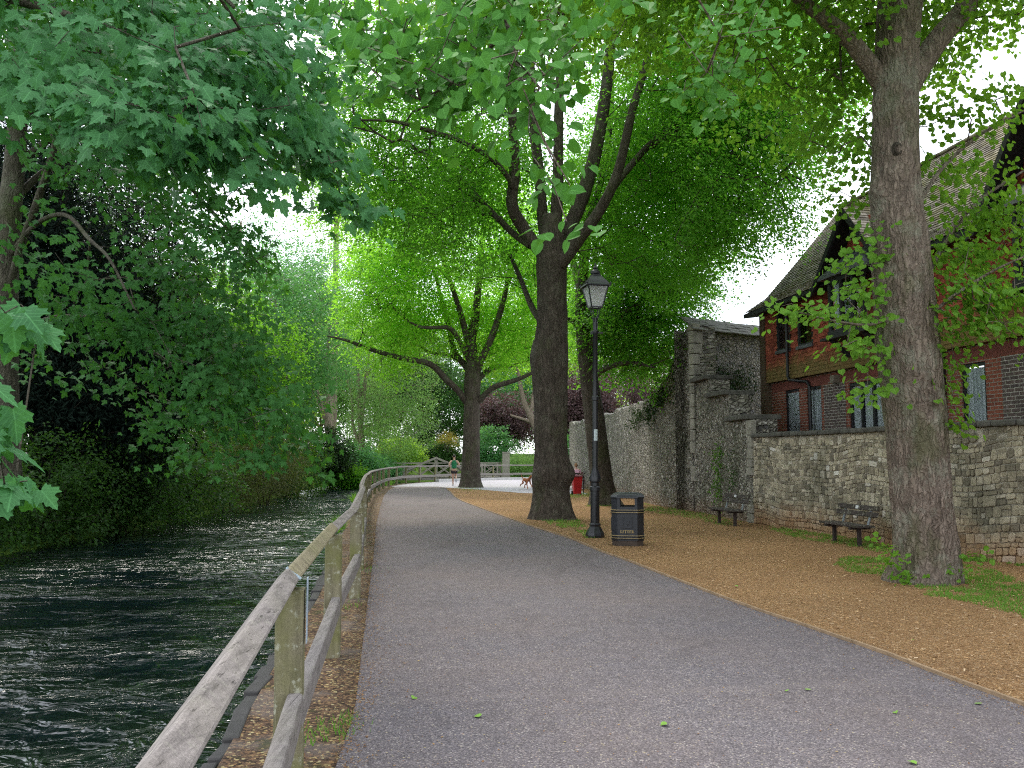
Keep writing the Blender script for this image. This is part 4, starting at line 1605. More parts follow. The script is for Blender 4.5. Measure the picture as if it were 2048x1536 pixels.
class Skel:
    def __init__(self, lines):
        P, self.lid = [], []
        for li, pts in enumerate(lines):
            for i, q in enumerate(pts):
                P.append(q)
                self.lid.append(li)
        self.P = np.array(P, float)
        self.par = [-1] * len(P)
        self.seg = []

    def attach(self, C, lift=0.15, step=0.7, wob=0.12):
        """joins every cluster to the nearest wood, growing twigs that later clusters can join"""
        if len(C) == 0:
            return
        d0 = np.array([np.min(((self.P - c) ** 2).sum(1)) for c in C])
        order = np.argsort(d0)
        cap = len(self.P) + len(C) * 12
        buf = np.full((cap, 3), 1e9)
        n = len(self.P)
        buf[:n] = self.P
        par = list(self.par)
        lid = list(self.lid)
        for ci in order:
            c = C[ci]
            dd = ((buf[:n] - c) ** 2).sum(1)
            # prefer wood that is lower than the leaf cluster
            dd = dd * (1 + 0.6 * (buf[:n, 2] > c[2]))
            k = int(np.argmin(dd))
            p = buf[k]
            L = math.sqrt(((c - p) ** 2).sum())
            m_ = min(10, max(1, int(L / step)))
            prev = k
            for q in range(1, m_ + 1):
                t = q / m_
                x = p + (c - p) * t + np.array([0, 0, lift * L * 4 * t * (1 - t) * 0.25])
                if q < m_:
                    x = x + rng.normal(0, wob * min(L, 3) * 0.25, 3)
                buf[n] = x
                par.append(prev)
                lid.append(lid[prev])
                prev = n
                n += 1
        self.P = buf[:n]
        self.par = par
        self.lid = lid

    def twigs(self, mb, r0=0.006, rmax=0.09, ex=0.5, sides=4):
        n = len(self.P)
        cnt = np.zeros(n)
        hasch = np.zeros(n, bool)
        for i in range(n - 1, -1, -1):
            if self.par[i] >= 0:
                cnt[i] += (0 if hasch[i] else 1)
                cnt[self.par[i]] += cnt[i]
                hasch[self.par[i]] = True
        idx = [i for i in range(n) if self.par[i] >= 0]
        A = self.P[[self.par[i] for i in idx]]
        B = self.P[idx]
        rb_ = np.minimum(rmax, r0 * np.maximum(cnt[idx], 1) ** ex)
        ra_ = np.minimum(rmax, r0 * np.maximum([min(cnt[self.par[i]], cnt[i] * 1.6) if self.par[self.par[i]] >= 0 else cnt[i] * 1.3 for i in idx], 1) ** ex)
        d = B - A
        d /= np.linalg.norm(d, axis=1)[:, None] + 1e-9
        ref = np.where(np.abs(d[:, 2:3]) < 0.9, np.array([[0, 0, 1.0]]), np.array([[1.0, 0, 0]]))
        u = np.cross(d, ref); u /= np.linalg.norm(u, axis=1)[:, None] + 1e-9
        v = np.cross(d, u)
        a = np.arange(sides) * 2 * math.pi / sides
        ring = np.cos(a)[None, :, None] * u[:, None] + np.sin(a)[None, :, None] * v[:, None]
        V = np.concatenate([A[:, None] + ra_[:, None, None] * ring, B[:, None] + rb_[:, None, None] * ring], 1)
        k = np.arange(sides); k2 = (k + 1) % sides
        f = np.stack([k, k2, sides + k2, sides + k], -1)
        li = np.array([self.lid[i] for i in idx])
        for q in range(len(mb)):
            Vq = V[li == q]
            if len(Vq):
                mb[q].add(Vq.reshape(-1, 3), ((np.arange(len(Vq)) * 2 * sides)[:, None, None] + f[None]).reshape(-1, 4), 0.5)


def sprays(mb, C, D, L, nleaf, size, tm, droop=0.25, flat=0.12, tiltn=0.4, width=0.32, mi=0, updir=0.0, rbias=0.0, face=0.0):
    """every cluster is a flat drooping spray of leaves along a twig"""
    n = len(C)
    if n == 0:
        return
    d = D * np.array([1, 1, 0.35]) + rng.normal(0, 0.45, (n, 3)) * np.array([1, 1, 0.5]) + np.array([0, 0, -droop + updir])
    d /= np.linalg.norm(d, axis=1)[:, None]
    up = np.tile([0, 0, 1.0], (n, 1))
    s = np.cross(d, up)
    s /= np.linalg.norm(s, axis=1)[:, None] + 1e-9
    u = np.cross(s, d)
    Ls = L * rng.uniform(0.65, 1.3, n)
    k = nleaf
    t = rng.uniform(-.5, .5, (n, k))
    lat = rng.normal(0, 1, (n, k)) * width * (1.05 - np.abs(t + 0.05))
    ver = rng.normal(0, flat, (n, k)) - 0.5 * lat ** 2 - 0.25 * (t + .5) ** 2 * droop * 2
    pos = C[:, None] + Ls[:, None, None] * (d[:, None] * t[..., None] + s[:, None] * lat[..., None] + u[:, None] * ver[..., None])
    ld = d[:, None] * 0.55 + s[:, None] * (np.sign(lat) * 0.75)[..., None] + np.array([0, 0, -0.35]) + rng.normal(0, 0.4, (n, k, 3))
    ld = ld + np.array([0, 0, -0.7 * face])
    Dh = D * np.array([1, 1, 0.0])
    nr = u[:, None] * (1.0 - 0.35 * face) + face * Dh[:, None] + rng.normal(0, tiltn, (n, k, 3))
    crn = rng.normal(0, 0.14, n)[:, None]
    rn = np.clip(0.5 + rbias + crn + rng.normal(0, 0.2, (n, k)), 0, 1)
    sz = size * rng.uniform(0.6, 1.2, (n, k))
    put_leaves(mb, pos.reshape(-1, 3), ld.reshape(-1, 3), nr.reshape(-1, 3), sz.ravel(), tm, rn.ravel(), mi)


def rough_tube(mb, pts, rad, sides=14, ds=0.15, amp=0.08, fr=(1.4, 0.5), seed=0, flare=0.0, burls=(), flute=0.0, fiss=0.0):
    """a limb or trunk with an uneven bark surface; burls = (position, radius, bulge)"""
    P, r = catmull(pts, rad, ds)
    n_ = len(P)
    a = np.linspace(0, 2 * math.pi, sides, endpoint=False)
    zz = np.concatenate([[0], np.cumsum(np.linalg.norm(np.diff(P, axis=0), axis=1))])
    rr = np.repeat(r[:, None], sides, 1)
    ca, sa = np.cos(a), np.sin(a)
    q = np.stack([np.broadcast_to(ca * fr[0], (n_, sides)), np.broadcast_to(sa * fr[0], (n_, sides)), np.broadcast_to((zz * fr[1])[:, None], (n_, sides))], -1)
    nn = fbm(q + seed * 3.7, seed, 4) - 0.5
    q2 = np.stack([np.broadcast_to(ca * 5, (n_, sides)), np.broadcast_to(sa * 5, (n_, sides)), np.broadcast_to((zz * 1.3)[:, None], (n_, sides))], -1)
    n2 = fbm(q2 + seed, seed + 5, 3) - 0.5
    rr = rr * (1 + amp * 2 * nn + amp * 0.7 * n2)
    if fiss:
        q3 = np.stack([np.broadcast_to(ca * 13, (n_, sides)), np.broadcast_to(sa * 13, (n_, sides)), np.broadcast_to((zz * 2.6)[:, None], (n_, sides))], -1)
        n3 = fbm(q3 + 2 * (fbm(q3 * .25, seed + 21, 2)[..., None] - .5), seed + 13, 3)
        rr = rr * (1 - fiss * np.clip(1 - np.abs(n3 - .5) * 9, 0, 1) + fiss * 1.2 * (n3 - .5))
    if flare:
        f = np.exp(-zz / 0.38)[:, None]
        lob = 0.68 + 0.55 * fbm(np.stack([ca * 1.7, sa * 1.7, 0 * ca + seed], -1), seed + 9, 2)
        rr = rr * (1 + flare * f * lob[None, :])
    if flute:
        rr = rr * (1 + flute * np.cos(a * 5 + seed)[None, :] * np.exp(-zz / 2.0)[:, None])
    V, Fq = sweep(P, rr, sides)
    for bp, br, bb in burls:
        bp = np.array(bp)
        d = V - bp
        w_ = np.exp(-(d ** 2).sum(1) / br ** 2)
        ctr = P[np.argmin(((P - bp) ** 2).sum(1))]
        dirn = V - ctr
        dirn[:, 2] *= 0.3
        dirn /= np.linalg.norm(dirn, axis=1)[:, None] + 1e-9
        V = V + dirn * (w_ * bb)[:, None]
    mb.add(V, Fq, 0.5)
    b = mb.n - sides
    mb.ch.append((np.zeros((0, 3)), np.array([[b + k for k in range(sides)]]), 0.5, None, 0))
    return P


def tpts(lst, Y, zig=0.0):
    """(px, py, radius px[, depth offset]) measured in the photograph -> points and radii"""
    pts, rad = [], []
    for e in lst:
        y = Y + (e[3] if len(e) > 3 else 0)
        pts.append(at(e[0], e[1], y)); rad.append(e[2] * y / F)
    return pts, rad


def auto_limbs(top, h, spread, n, r, seed=0, up=1.0):
    rs = np.random.default_rng(seed)
    out = []
    for i in range(n):
        a = 2 * math.pi * (i + rs.uniform(-.3, .3)) / n
        e = rs.uniform(0.5, 1.0)
        p = [Vector(top)]
        for k in range(1, 5):
            t = k / 4
            p.append(Vector(top) + Vector((math.cos(a) * spread * e * t ** 0.8, math.sin(a) * spread * e * t ** 0.8, h * up * t * (1.25 - e * 0.6))) + Vector(rs.normal(0, spread * 0.05, 3)))
        out.append((p, [r, r * .75, r * .5, r * .32, r * .15]))
    return out


def make_tree(name, label, base, trunk, limbs, crown, leafm, barkm, nclus, L, nleaf, size, tm, group='trees', shell=0.55, thr=0.42, gs=0.45,
              mask=None, seed=1, tkw={}, lkw={}, droop=0.25, r0=0.006, width=0.32, extra=None, flat=0.12, rmax=0.07, tiltn=0.4, attach_from=0.35, cat='tree', face=0.0, wob=0.12):
    root = thing(name, label, cat, tuple(base), 0, group)
    mbs = [MB()]
    lines = []
    P = rough_tube(mbs[0], *trunk, **{**dict(sides=16, ds=0.25, amp=0.07, seed=seed, flare=0.5), **tkw})
    lines.append(P[int(len(P) * attach_from):])
    for i, (lp, lr) in enumerate(limbs):
        mbs.append(MB())
        Q = rough_tube(mbs[-1], lp, lr, **{**dict(sides=8, ds=0.3, amp=0.08, seed=seed + i + 3), **lkw})
        lines.append(Q[1:])
    C, D = sample_crown(crown, nclus, shell, gs, thr, mask, seed)
    C0, D0 = C, D
    for ex in (extra or ()):
        C = np.concatenate([C, ex[0]])
    sk = Skel([l[::2] if len(l) > 6 else l for l in lines])
    sk.attach(C, wob=wob)
    sk.twigs(mbs, r0, rmax)
    for q, mb in enumerate(mbs):
        mb.build('branch' if q else 'trunk', barkm, root, smooth=True)
    lb = MB()
    sprays(lb, C0, D0, L, nleaf, size, tm, droop, flat, tiltn, width, face=face)
    for ex in (extra or ()):
        sprays(lb, ex[0], ex[1], ex[2], ex[3], size, tm, droop, flat, tiltn, width, rbias=0.1, face=face)
    lb.build('crown', leafm, root)
    return root


# leaf and bark materials
ML_LIME = leafmat('lime_leaf', (0.034, 0.115, 0.011), (0.075, 0.195, 0.02), (0.24, 0.56, 0.026), 0.5, 0.5)
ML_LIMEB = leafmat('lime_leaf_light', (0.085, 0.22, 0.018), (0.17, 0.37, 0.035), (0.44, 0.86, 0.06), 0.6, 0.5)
ML_LIMEF = leafmat('lime_leaf_top', (0.038, 0.140, 0.020), (0.080, 0.230, 0.040), (0.14, 0.40, 0.03), 0.22, 0.6, 0.10, True)
ML_LIMER = leafmat('lime_leaf_shoot', (0.065, 0.170, 0.018), (0.14, 0.29, 0.038), (0.30, 0.58, 0.04), 0.42, 0.5, 0.12, True)
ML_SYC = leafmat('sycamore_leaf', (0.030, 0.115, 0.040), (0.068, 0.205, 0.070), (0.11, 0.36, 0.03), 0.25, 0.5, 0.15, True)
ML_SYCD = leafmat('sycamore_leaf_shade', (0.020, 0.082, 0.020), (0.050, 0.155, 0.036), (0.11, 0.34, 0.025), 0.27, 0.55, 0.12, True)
ML_LIMEM = leafmat('lime_leaf_mid', (0.050, 0.165, 0.018), (0.105, 0.270, 0.034), (0.26, 0.64, 0.045), 0.54, 0.5)
ML_YEW = leafmat('yew_needle', (0.006, 0.012, 0.010), (0.012, 0.024, 0.016), (0.01, 0.02, 0.008), 0.12, 0.8, 0.05)
ML_SHRUB = leafmat('bank_shrub_leaf', (0.018, 0.055, 0.013), (0.045, 0.11, 0.022), (0.09, 0.22, 0.022), 0.36)
ML_WILLOW = leafmat('willow_leaf', (0.095, 0.21, 0.055), (0.18, 0.32, 0.10), (0.28, 0.5, 0.10), 0.45)
ML_OLIVE = leafmat('olive_shrub_leaf', (0.05, 0.065, 0.02), (0.10, 0.11, 0.035), (0.14, 0.17, 0.03), 0.3)
ML_BRIGHT = leafmat('bright_leaf', (0.09, 0.21, 0.02), (0.18, 0.32, 0.035), (0.40, 0.66, 0.05), 0.5)
ML_TEAL = leafmat('teal_leaf', (0.05, 0.16, 0.055), (0.11, 0.27, 0.10), (0.18, 0.46, 0.09), 0.42)
ML_COPPER = leafmat('copper_leaf', (0.075, 0.046, 0.052), (0.14, 0.088, 0.092), (0.16, 0.075, 0.065), 0.3)
ML_IVY = leafmat('ivy_leaf', (0.012, 0.035, 0.010), (0.030, 0.065, 0.018), (0.05, 0.10, 0.015), 0.25, 0.35)
ML_GOLD = leafmat('amber_leaf', (0.22, 0.20, 0.03), (0.36, 0.24, 0.03), (0.4, 0.34, 0.04), 0.35)
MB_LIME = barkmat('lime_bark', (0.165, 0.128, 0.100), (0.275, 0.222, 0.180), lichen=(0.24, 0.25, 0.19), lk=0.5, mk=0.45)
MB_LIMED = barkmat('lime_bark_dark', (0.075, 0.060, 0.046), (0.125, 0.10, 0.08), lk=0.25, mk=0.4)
MB_SYC = barkmat('sycamore_bark', (0.085, 0.075, 0.055), (0.14, 0.125, 0.095), k=1.2, lk=0.4, mk=0.5)
MB_PALE = barkmat('pale_bark', (0.26, 0.20, 0.155), (0.38, 0.31, 0.25), lk=0.3, mk=0.1, k=0.7)
MB_DARK = barkmat('dark_bark', (0.05, 0.04, 0.03), (0.085, 0.07, 0.055), lk=0.15, mk=0.5)
# ------------------------------------------------------------------ the row of limes
GL = 'lime trees beside the path'
# 1: big central lime
Y1 = 23.6
b1 = G(1104, 1036)
tr1 = tpts([(1105, 1042, 37), (1104, 1010, 36), (1103, 975, 35), (1105, 945, 36), (1102, 890, 32), (1102, 800, 34), (1100, 720, 37), (1104, 650, 31), (1104, 590, 30), (1103, 530, 31), (1104, 470, 27), (1102, 430, 18)], Y1)
l1 = [
    [(1095, 520, 15), (1070, 490, 13), (1043, 450, 13), (1024, 410, 12, -.3), (1029, 345, 11, -.5), (1026, 240, 10, -.8), (1020, 130, 9, -1), (1022, 20, 8, -1.2), (1010, -110, 5, -1.4)],
    [(1060, 492, 7), (1030, 470, 7, .3), (1003, 444, 6.5, .6), (959, 400, 6, 1.0), (918, 355, 5.5, 1.4), (846, 307, 4.5, 1.8), (770, 262, 3, 2.2), (700, 250, 2, 2.5)],
    [(1029, 385, 7, -.4), (1019, 359, 6, -.7), (983, 318, 5.5, -1.1), (925, 284, 5, -1.6), (853, 260, 4.5, -2.1), (788, 243, 3.5, -2.6), (720, 240, 2, -3)],
    [(1094, 500, 13, .3), (1086, 440, 12, .5), (1078, 342, 10.5, .8), (1065, 222, 9.5, 1), (1060, 100, 8.5, 1.2), (1052, -20, 7, 1.4), (1045, -150, 4, 1.5)],
    [(1110, 480, 13), (1113, 420, 12), (1116, 342, 10.5, -.2), (1118, 205, 9.5, -.3), (1126, 34, 8, -.4), (1130, -120, 5, -.4)],
    [(1115, 510, 16, .2), (1135, 461, 15, .3), (1165, 393, 14.5, .4), (1194, 290, 13, .5), (1213, 171, 12, .6), (1228, 10, 10, .7), (1240, -130, 6, .8)],
    [(1120, 530, 14, -.2), (1150, 490, 13, -.4), (1200, 420, 11, -.8), (1236, 342, 10, -1.1), (1264, 222, 9, -1.5), (1287, 147, 7.5, -1.7), (1310, 40, 6, -2), (1330, -80, 4, -2.2)],
    [(1210, 400, 7, -.8), (1250, 345, 7, -.3), (1310, 280, 6.5, .2), (1390, 225, 6, .6), (1450, 190, 5, 1), (1490, 160, 4.5, 1.2), (1550, 140, 3, 1.4), (1620, 130, 2, 1.6)],
    [(1300, 295, 5, .2), (1370, 255, 5, -.2), (1440, 258, 4.5, -.6), (1520, 276, 3, -1), (1590, 290, 2, -1.3)],
    [(1130, 520, 9, .6), (1165, 470, 8, 1.5), (1200, 370, 7, 2.6), (1220, 250, 6, 3.6), (1225, 130, 4, 4.4)],
    [(1080, 640, 7, .3), (1062, 610, 6, .9), (1042, 560, 5, 1.6), (1020, 510, 4, 2.4)],
]
limbs1 = [tpts(l, Y1) for l in l1]
crown1 = [((1.5, 24.0, 12.2), (7.2, 6.6, 6.2), 1.0), ((5.2, 24.6, 9.6), (3.6, 4.6, 3.2), 0.9), ((-2.6, 25.0, 10.6), (3.9, 4.5, 3.0), 0.7), ((6.6, 24.2, 12.4), (3.9, 4.8, 3.4), 0.8)]


def mask1(p):
    # crown lifted over the path: open below and on the side towards the walker around the main limbs
    lo = 6.5 + 0.12 * np.abs(p[:, 0] - 1.5)
    ok = p[:, 2] > np.where(p[:, 0] > 4.0, 6.0, 7.0) + 0.0 * lo
    core = (np.abs(p[:, 0] - 1.7) < 2.5) & (p[:, 1] < 24.4) & (p[:, 2] < 14.0)
    ok &= ~(core & (rng.random(len(p)) > np.where(p[:, 2] > 9.3, 0.22, 0.0)))
    front_ = (p[:, 1] < 21.0) & (p[:, 2] < np.where(p[:, 0] > 4.0, 8.2, 11.5))
    return ok & ~front_ & (p[:, 2] < 16.5)


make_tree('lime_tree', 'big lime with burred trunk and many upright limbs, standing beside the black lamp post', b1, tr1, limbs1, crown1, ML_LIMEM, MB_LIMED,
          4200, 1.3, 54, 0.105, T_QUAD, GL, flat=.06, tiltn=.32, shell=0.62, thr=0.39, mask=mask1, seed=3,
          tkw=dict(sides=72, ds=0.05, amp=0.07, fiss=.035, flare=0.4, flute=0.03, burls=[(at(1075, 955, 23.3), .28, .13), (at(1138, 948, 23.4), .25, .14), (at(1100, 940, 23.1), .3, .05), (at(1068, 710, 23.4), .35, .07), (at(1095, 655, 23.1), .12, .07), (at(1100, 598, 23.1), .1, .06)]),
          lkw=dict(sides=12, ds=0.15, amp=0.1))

# 2: farther lime with glowing crown
Y2 = 46.0
b2 = G(941, 975)
Y2 = b2.y
tr2 = tpts([(941, 978, 19), (941, 950, 18.5), (942, 900, 17.5), (943, 850, 16.5), (944, 800, 16), (945, 760, 17), (945, 725, 12), (946, 690, 8)], Y2)
l2 = [
    [(933, 805, 7), (915, 780, 7, -.4), (893, 760, 7, -.8), (860, 728, 6.5, -1.2), (803, 716, 5.5, -1.8), (742, 699, 4.5, -2.2), (694, 681, 3, -2.6), (655, 672, 1.5, -2.9)],
    [(955, 805, 7), (975, 785, 6, -.5), (991, 773, 6, -.8), (1040, 757, 4.5, -1.4), (1085, 735, 3, -2)],
    [(946, 740, 12), (942, 683, 10), (950, 640, 9), (954, 602, 7.5), (962, 520, 6), (968, 430, 4), (970, 340, 2)],
    [(940, 745, 8), (928, 728, 7, .5), (909, 703, 6, .9), (893, 634, 5, 1.4), (881, 590, 4, 1.8), (860, 500, 3, 2.4), (840, 420, 2, 3)],
    [(952, 745, 9), (962, 720, 7.5, -.4), (983, 675, 7, -.8), (1007, 602, 5.5, -1.2), (1018, 540, 4, -1.6), (1030, 450, 2.5, -2)],
    [(955, 760, 6), (975, 742, 5.5, .8), (995, 733, 5, 1.4), (1025, 732, 3, 2.2)],
    [(938, 720, 6), (905, 660, 5, -1), (880, 655, 4, -1.6), (830, 650, 3, -2.4), (770, 600, 2, -3.2)],
    [(936, 735, 5), (900, 710, 4, 1.8), (850, 700, 3, 3.2), (800, 640, 2, 4)],
    [(938, 700, 7), (925, 640, 6, -.6), (900, 560, 4.5, -1.4), (870, 470, 3.5, -2), (845, 380, 2, -2.4)],
]
limbs2 = [tpts(l, Y2) for l in l2]
crown2 = [((-2.8, Y2, 12.6), (7.2, 6.8, 6.6), 1.0), ((-6.2, Y2 - 0.5, 10.6), (3.6, 5.0, 4.6), 0.9), ((0.8, Y2, 10.2), (3.6, 5, 4.0), 0.6)]


def mask2(p):
    r = np.abs(p[:, 0] + 2.4)
    return (p[:, 2] > 6.6 - 0.10 * r + 0.9 * np.sin(p[:, 0] * 1.3)) & ~((p[:, 1] < Y2 - 1.0) & (r < 2.6) & (p[:, 2] < 11))


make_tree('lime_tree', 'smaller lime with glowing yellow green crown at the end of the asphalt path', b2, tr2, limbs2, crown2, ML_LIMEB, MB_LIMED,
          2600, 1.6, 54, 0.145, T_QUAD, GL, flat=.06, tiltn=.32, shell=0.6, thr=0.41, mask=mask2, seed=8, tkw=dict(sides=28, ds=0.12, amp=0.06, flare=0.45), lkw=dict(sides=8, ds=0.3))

# 3: leaning lime by the ruin
b3 = G(1208, 1010)
Y3 = b3.y
tr3 = tpts([(1210, 1014, 26), (1206, 985, 24), (1201, 940, 22), (1195, 890, 21), (1188, 830, 20), (1180, 770, 18), (1172, 710, 17), (1166, 650, 15), (1164, 590, 13), (1168, 520, 10), (1175, 430, 8), (1185, 320, 5)], Y3)
l3 = [
    [(1172, 705, 10), (1195, 670, 9, -.4), (1225, 640, 8, -.8), (1262, 618, 6, -1.2), (1320, 590, 4, -1.6), (1390, 560, 2, -2)],
    [(1168, 640, 9), (1190, 590, 8, .5), (1215, 560, 7, .8), (1262, 500, 5, 1.4), (1310, 430, 3, 2)],
    [(1165, 600, 8), (1150, 540, 7, 1), (1130, 470, 5, 2), (1110, 400, 3, 3)],
    [(1178, 760, 7), (1215, 735, 6, -1), (1260, 725, 4, -1.8), (1310, 735, 2, -2.4)],
    [(1165, 660, 6), (1140, 640, 5, -.8), (1110, 640, 4, -1.4)],
]
limbs3 = [tpts(l, Y3) for l in l3]
crown3 = [((4.9, Y3 + 0.6, 10.0), (3.4, 4.2, 5.2), 1.0), ((3.6, Y3 - 0.4, 6.4), (2.3, 2.2, 2.6), 0.8), ((5.2, Y3 - 0.6, 6.0), (1.9, 2.4, 2.2), 0.7)]
make_tree('lime_tree', 'leaning lime with low hanging leafy boughs between the lamp post and the flint wall', b3, tr3, limbs3, crown3, ML_LIMEM, MB_LIMED,
          1900, 1.2, 52, 0.11, T_QUAD, GL, flat=.06, tiltn=.32, shell=0.75, thr=0.40, seed=15,
          mask=lambda p: (p[:, 2] > 4.15 + 0.5 * np.sin(p[:, 0] * 2.1)) & ~((p[:, 0] < 2.7) & (p[:, 2] < 4.9)),
          tkw=dict(sides=32, ds=0.08, amp=0.07, flare=0.5), lkw=dict(sides=10, ds=0.2))

# 4: near lime at the right
b4 = G(1845, 1162)
Y4 = b4.y
tr4 = tpts([(1846, 1195, 57), (1846, 1172, 57), (1850, 1140, 55), (1850, 1100, 55), (1841, 1000, 55), (1830, 850, 57), (1815, 700, 59), (1804, 560, 58), (1796, 460, 53), (1792, 400, 50), (1790, 300, 46), (1791, 200, 44), (1793, 100, 43), (1800, 0, 44), (1806, -120, 40), (1806, -300, 30), (1800, -500, 20)], Y4)
l4 = [
    [(1785, 205, 22), (1764, 168, 20), (1735, 125, 18.5, -.1), (1692, 72, 17, -.2), (1640, 30, 14, -.3), (1590, -10, 12, -.4), (1500, -90, 8, -.5), (1380, -190, 4, -.6)],
    [(1805, 200, 24), (1835, 140, 24, .1), (1880, 75, 22, .2), (1940, 5, 19, .4), (2020, -100, 14, .6), (2130, -240, 7, .9)],
    [(1806, -100, 22), (1830, -250, 15, .8), (1880, -420, 8, 1.6)],
    [(1800, -80, 20), (1740, -220, 14, -.8), (1670, -400, 8, -1.4)],
    [(1850, 560, 5, .1), (1900, 470, 4, .5), (1960, 400, 3.5, .8), (2050, 340, 2, 1.2)],
    [(1848, 640, 4, -.1), (1910, 590, 3.5, -.4), (1990, 540, 2.5, -.7), (2080, 500, 1.5, -1)],
    [(1770, 640, 3.5, -.2), (1730, 650, 3, -.5), (1660, 640, 2.2, -.7), (1580, 620, 1.2, -.9)],
    [(1840, 400, 5), (1890, 330, 4, .4), (1960, 270, 3, .8), (2050, 220, 2, 1.2)],
]
limbs4 = [tpts(l, Y4) for l in l4]


def px_clusters(spec, seed):
    rs = np.random.default_rng(seed)
    P_, D_ = [], []
    for (px, py, dy, sx, sy, sz, n_) in spec:
        c = np.array(at(px, py, Y4 + dy))
        p = c + rs.normal(0, 1, (n_, 3)) * np.array([sx, sz, sy])
        P_.append(p)
        d = p - np.array([5.1, Y4, 0]); d[:, 2] = -0.3
        D_.append(d / np.linalg.norm(d, axis=1)[:, None])
    return np.concatenate(P_), np.concatenate(D_)


ex4 = px_clusters([
    (1700, 520, -.4, .18, .05, .2, 5), (1730, 575, -.5, .2, .05, .2, 6), (1640, 620, -.8, .2, .05, .2, 6), (1720, 640, -.5, .2, .05, .2, 6), (1700, 690, -.6, .15, .04, .2, 4), (1590, 605, -.9, .12, .03, .1, 3), (1745, 700, -.5, .08, .05, .1, 3),
    (1720, 470, -.3, .15, .05, .2, 4),
    (1935, 420, .5, .3, .2, .4, 20), (1990, 340, .8, .3, .15, .4, 10), (1930, 510, .2, .3, .2, .4, 22), (2020, 460, .4, .25, .2, .4, 20), (1960, 590, -.4, .3, .18, .3, 24), (2030, 580, -.6, .25, .15, .3, 18), (1920, 655, -.3, .2, .1, .2, 9), (1990, 660, -.6, .2, .1, .2, 7),
    (1910, 720, -.2, .06, .06, .06, 4), (1905, 790, -.2, .06, .10, .06, 4), (1915, 845, -.25, .05, .06, .05, 2),
    (1725, 785, -.45, .1, .06, .08, 4),
    (1930, 230, .6, .35, .2, .5, 14), (1890, 300, .4, .15, .15, .3, 6), (2010, 180, .5, .3, .2, .5, 7),
    (1770, 430, .5, .1, .1, .2, 3), (1720, 340, .8, .25, .2, .4, 9), (1650, 120, 1.2, .4, .3, .5, 18), (1600, 40, 1.0, .4, .2, .5, 14), (1690, 180, 1.6, .35, .3, .5, 16), (1640, 270, 1.8, .35, .2, .5, 12), (1560, 130, 1.8, .4, .3, .5, 12), (1690, 400, 1.0, .2, .12, .4, 5), (1680, 250, 1.2, .3, .25, .5, 9)], 5)
crown4 = [((4.9, Y4 + 0.4, 10.6), (5.2, 5.0, 4.4), 1.0), ((2.6, Y4 - 1.2, 9.0), (3.0, 3.0, 1.6), 0.5), ((8.0, Y4 + .5, 8.0), (2.2, 3.5, 1.8), 0.5), ((1.2, 14.2, 11.0), (4.2, 4.2, 1.9), 0.9)]
root4 = make_tree('lime_tree', 'near lime with thick rough trunk, knot hole and leafy shoots in front of the house', b4, tr4, limbs4, crown4, ML_LIMER, MB_LIME,
          2300, 0.9, 32, 0.085, T_HEART, GL, shell=0.6, thr=0.44, gs=0.7, seed=21, extra=[(*ex4, .6, 15)], attach_from=0.3,
          mask=lambda p: (p[:, 2] > 7.4 + 0.3 * np.abs(p[:, 0] - 4.5)) & (p[:, 1] > 7.0),
          tkw=dict(sides=140, ds=0.03, amp=0.07, fiss=.045, flare=0.55, flute=0.03, burls=[(at(1740, 385, Y4 - .1), .16, .10), (at(1748, 200, Y4 - .1), .12, .07), (at(1797, 297, Y4 - .32), .10, .05), (at(1862, 470, Y4), .2, .04), (at(1840, 730, Y4 - .4), .25, .03)]),
          lkw=dict(sides=18, ds=0.08, amp=0.1), width=0.36, rmax=0.03, r0=0.004, face=.35, wob=.06)
# knot hole
kh = at(1797, 297, Y4 - 0.34)
m = MB()
m.lathe([(0.015, -0.02), (0.032, 0.0), (0.05, 0.012), (0.065, 0.0), (0.085, -0.03)], 18, (0, 0, 0), caps=False)
for k_ in range(len(m.ch)):
    V0 = m.ch[k_][0]
    if len(V0):
        m.ch[k_] = (np.c_[V0[:, 0] + kh.x, -V0[:, 2] + kh.y, V0[:, 1] * 1.25 + kh.z], *m.ch[k_][1:])
m.lathe([(0.02, 0), (0.001, .001)], 12, (0, 0, 0), caps=False)
V0 = m.ch[-1][0]
m.ch[-1] = (np.c_[V0[:, 0] + kh.x, V0[:, 2] + kh.y + 0.004, V0[:, 1] * 1.25 + kh.z], *m.ch[-1][1:])
m.build('knot_hole', MB_DARK, root4, smooth=True)
# shoots at the foot
rs = np.random.default_rng(4)
for (px, py, n_) in ((1775, 1120, 6), (1800, 1150, 5), (1790, 1085, 3), (1920, 1135, 6), (1940, 1120, 4)):
    c = np.array(at(px, py, Y4 - 0.35))
    Cs = c + rs.normal(0, 1, (n_, 3)) * [.07, .08, .05]; Ds = rs.normal(0, 1, (n_, 3)) + [0, -.6, .3]
    Ds /= np.linalg.norm(Ds, axis=1)[:, None]
    Cs[:, 2] = np.maximum(Cs[:, 2], 0.06)
    m = MB()
    sprays(m, Cs, Ds, 0.24, 7, 0.065, T_HEART, 0.0, 0.15, 0.5, 0.4, updir=0.4, rbias=0.05)
    m.build('basal_shoot', ML_LIMER, root4)

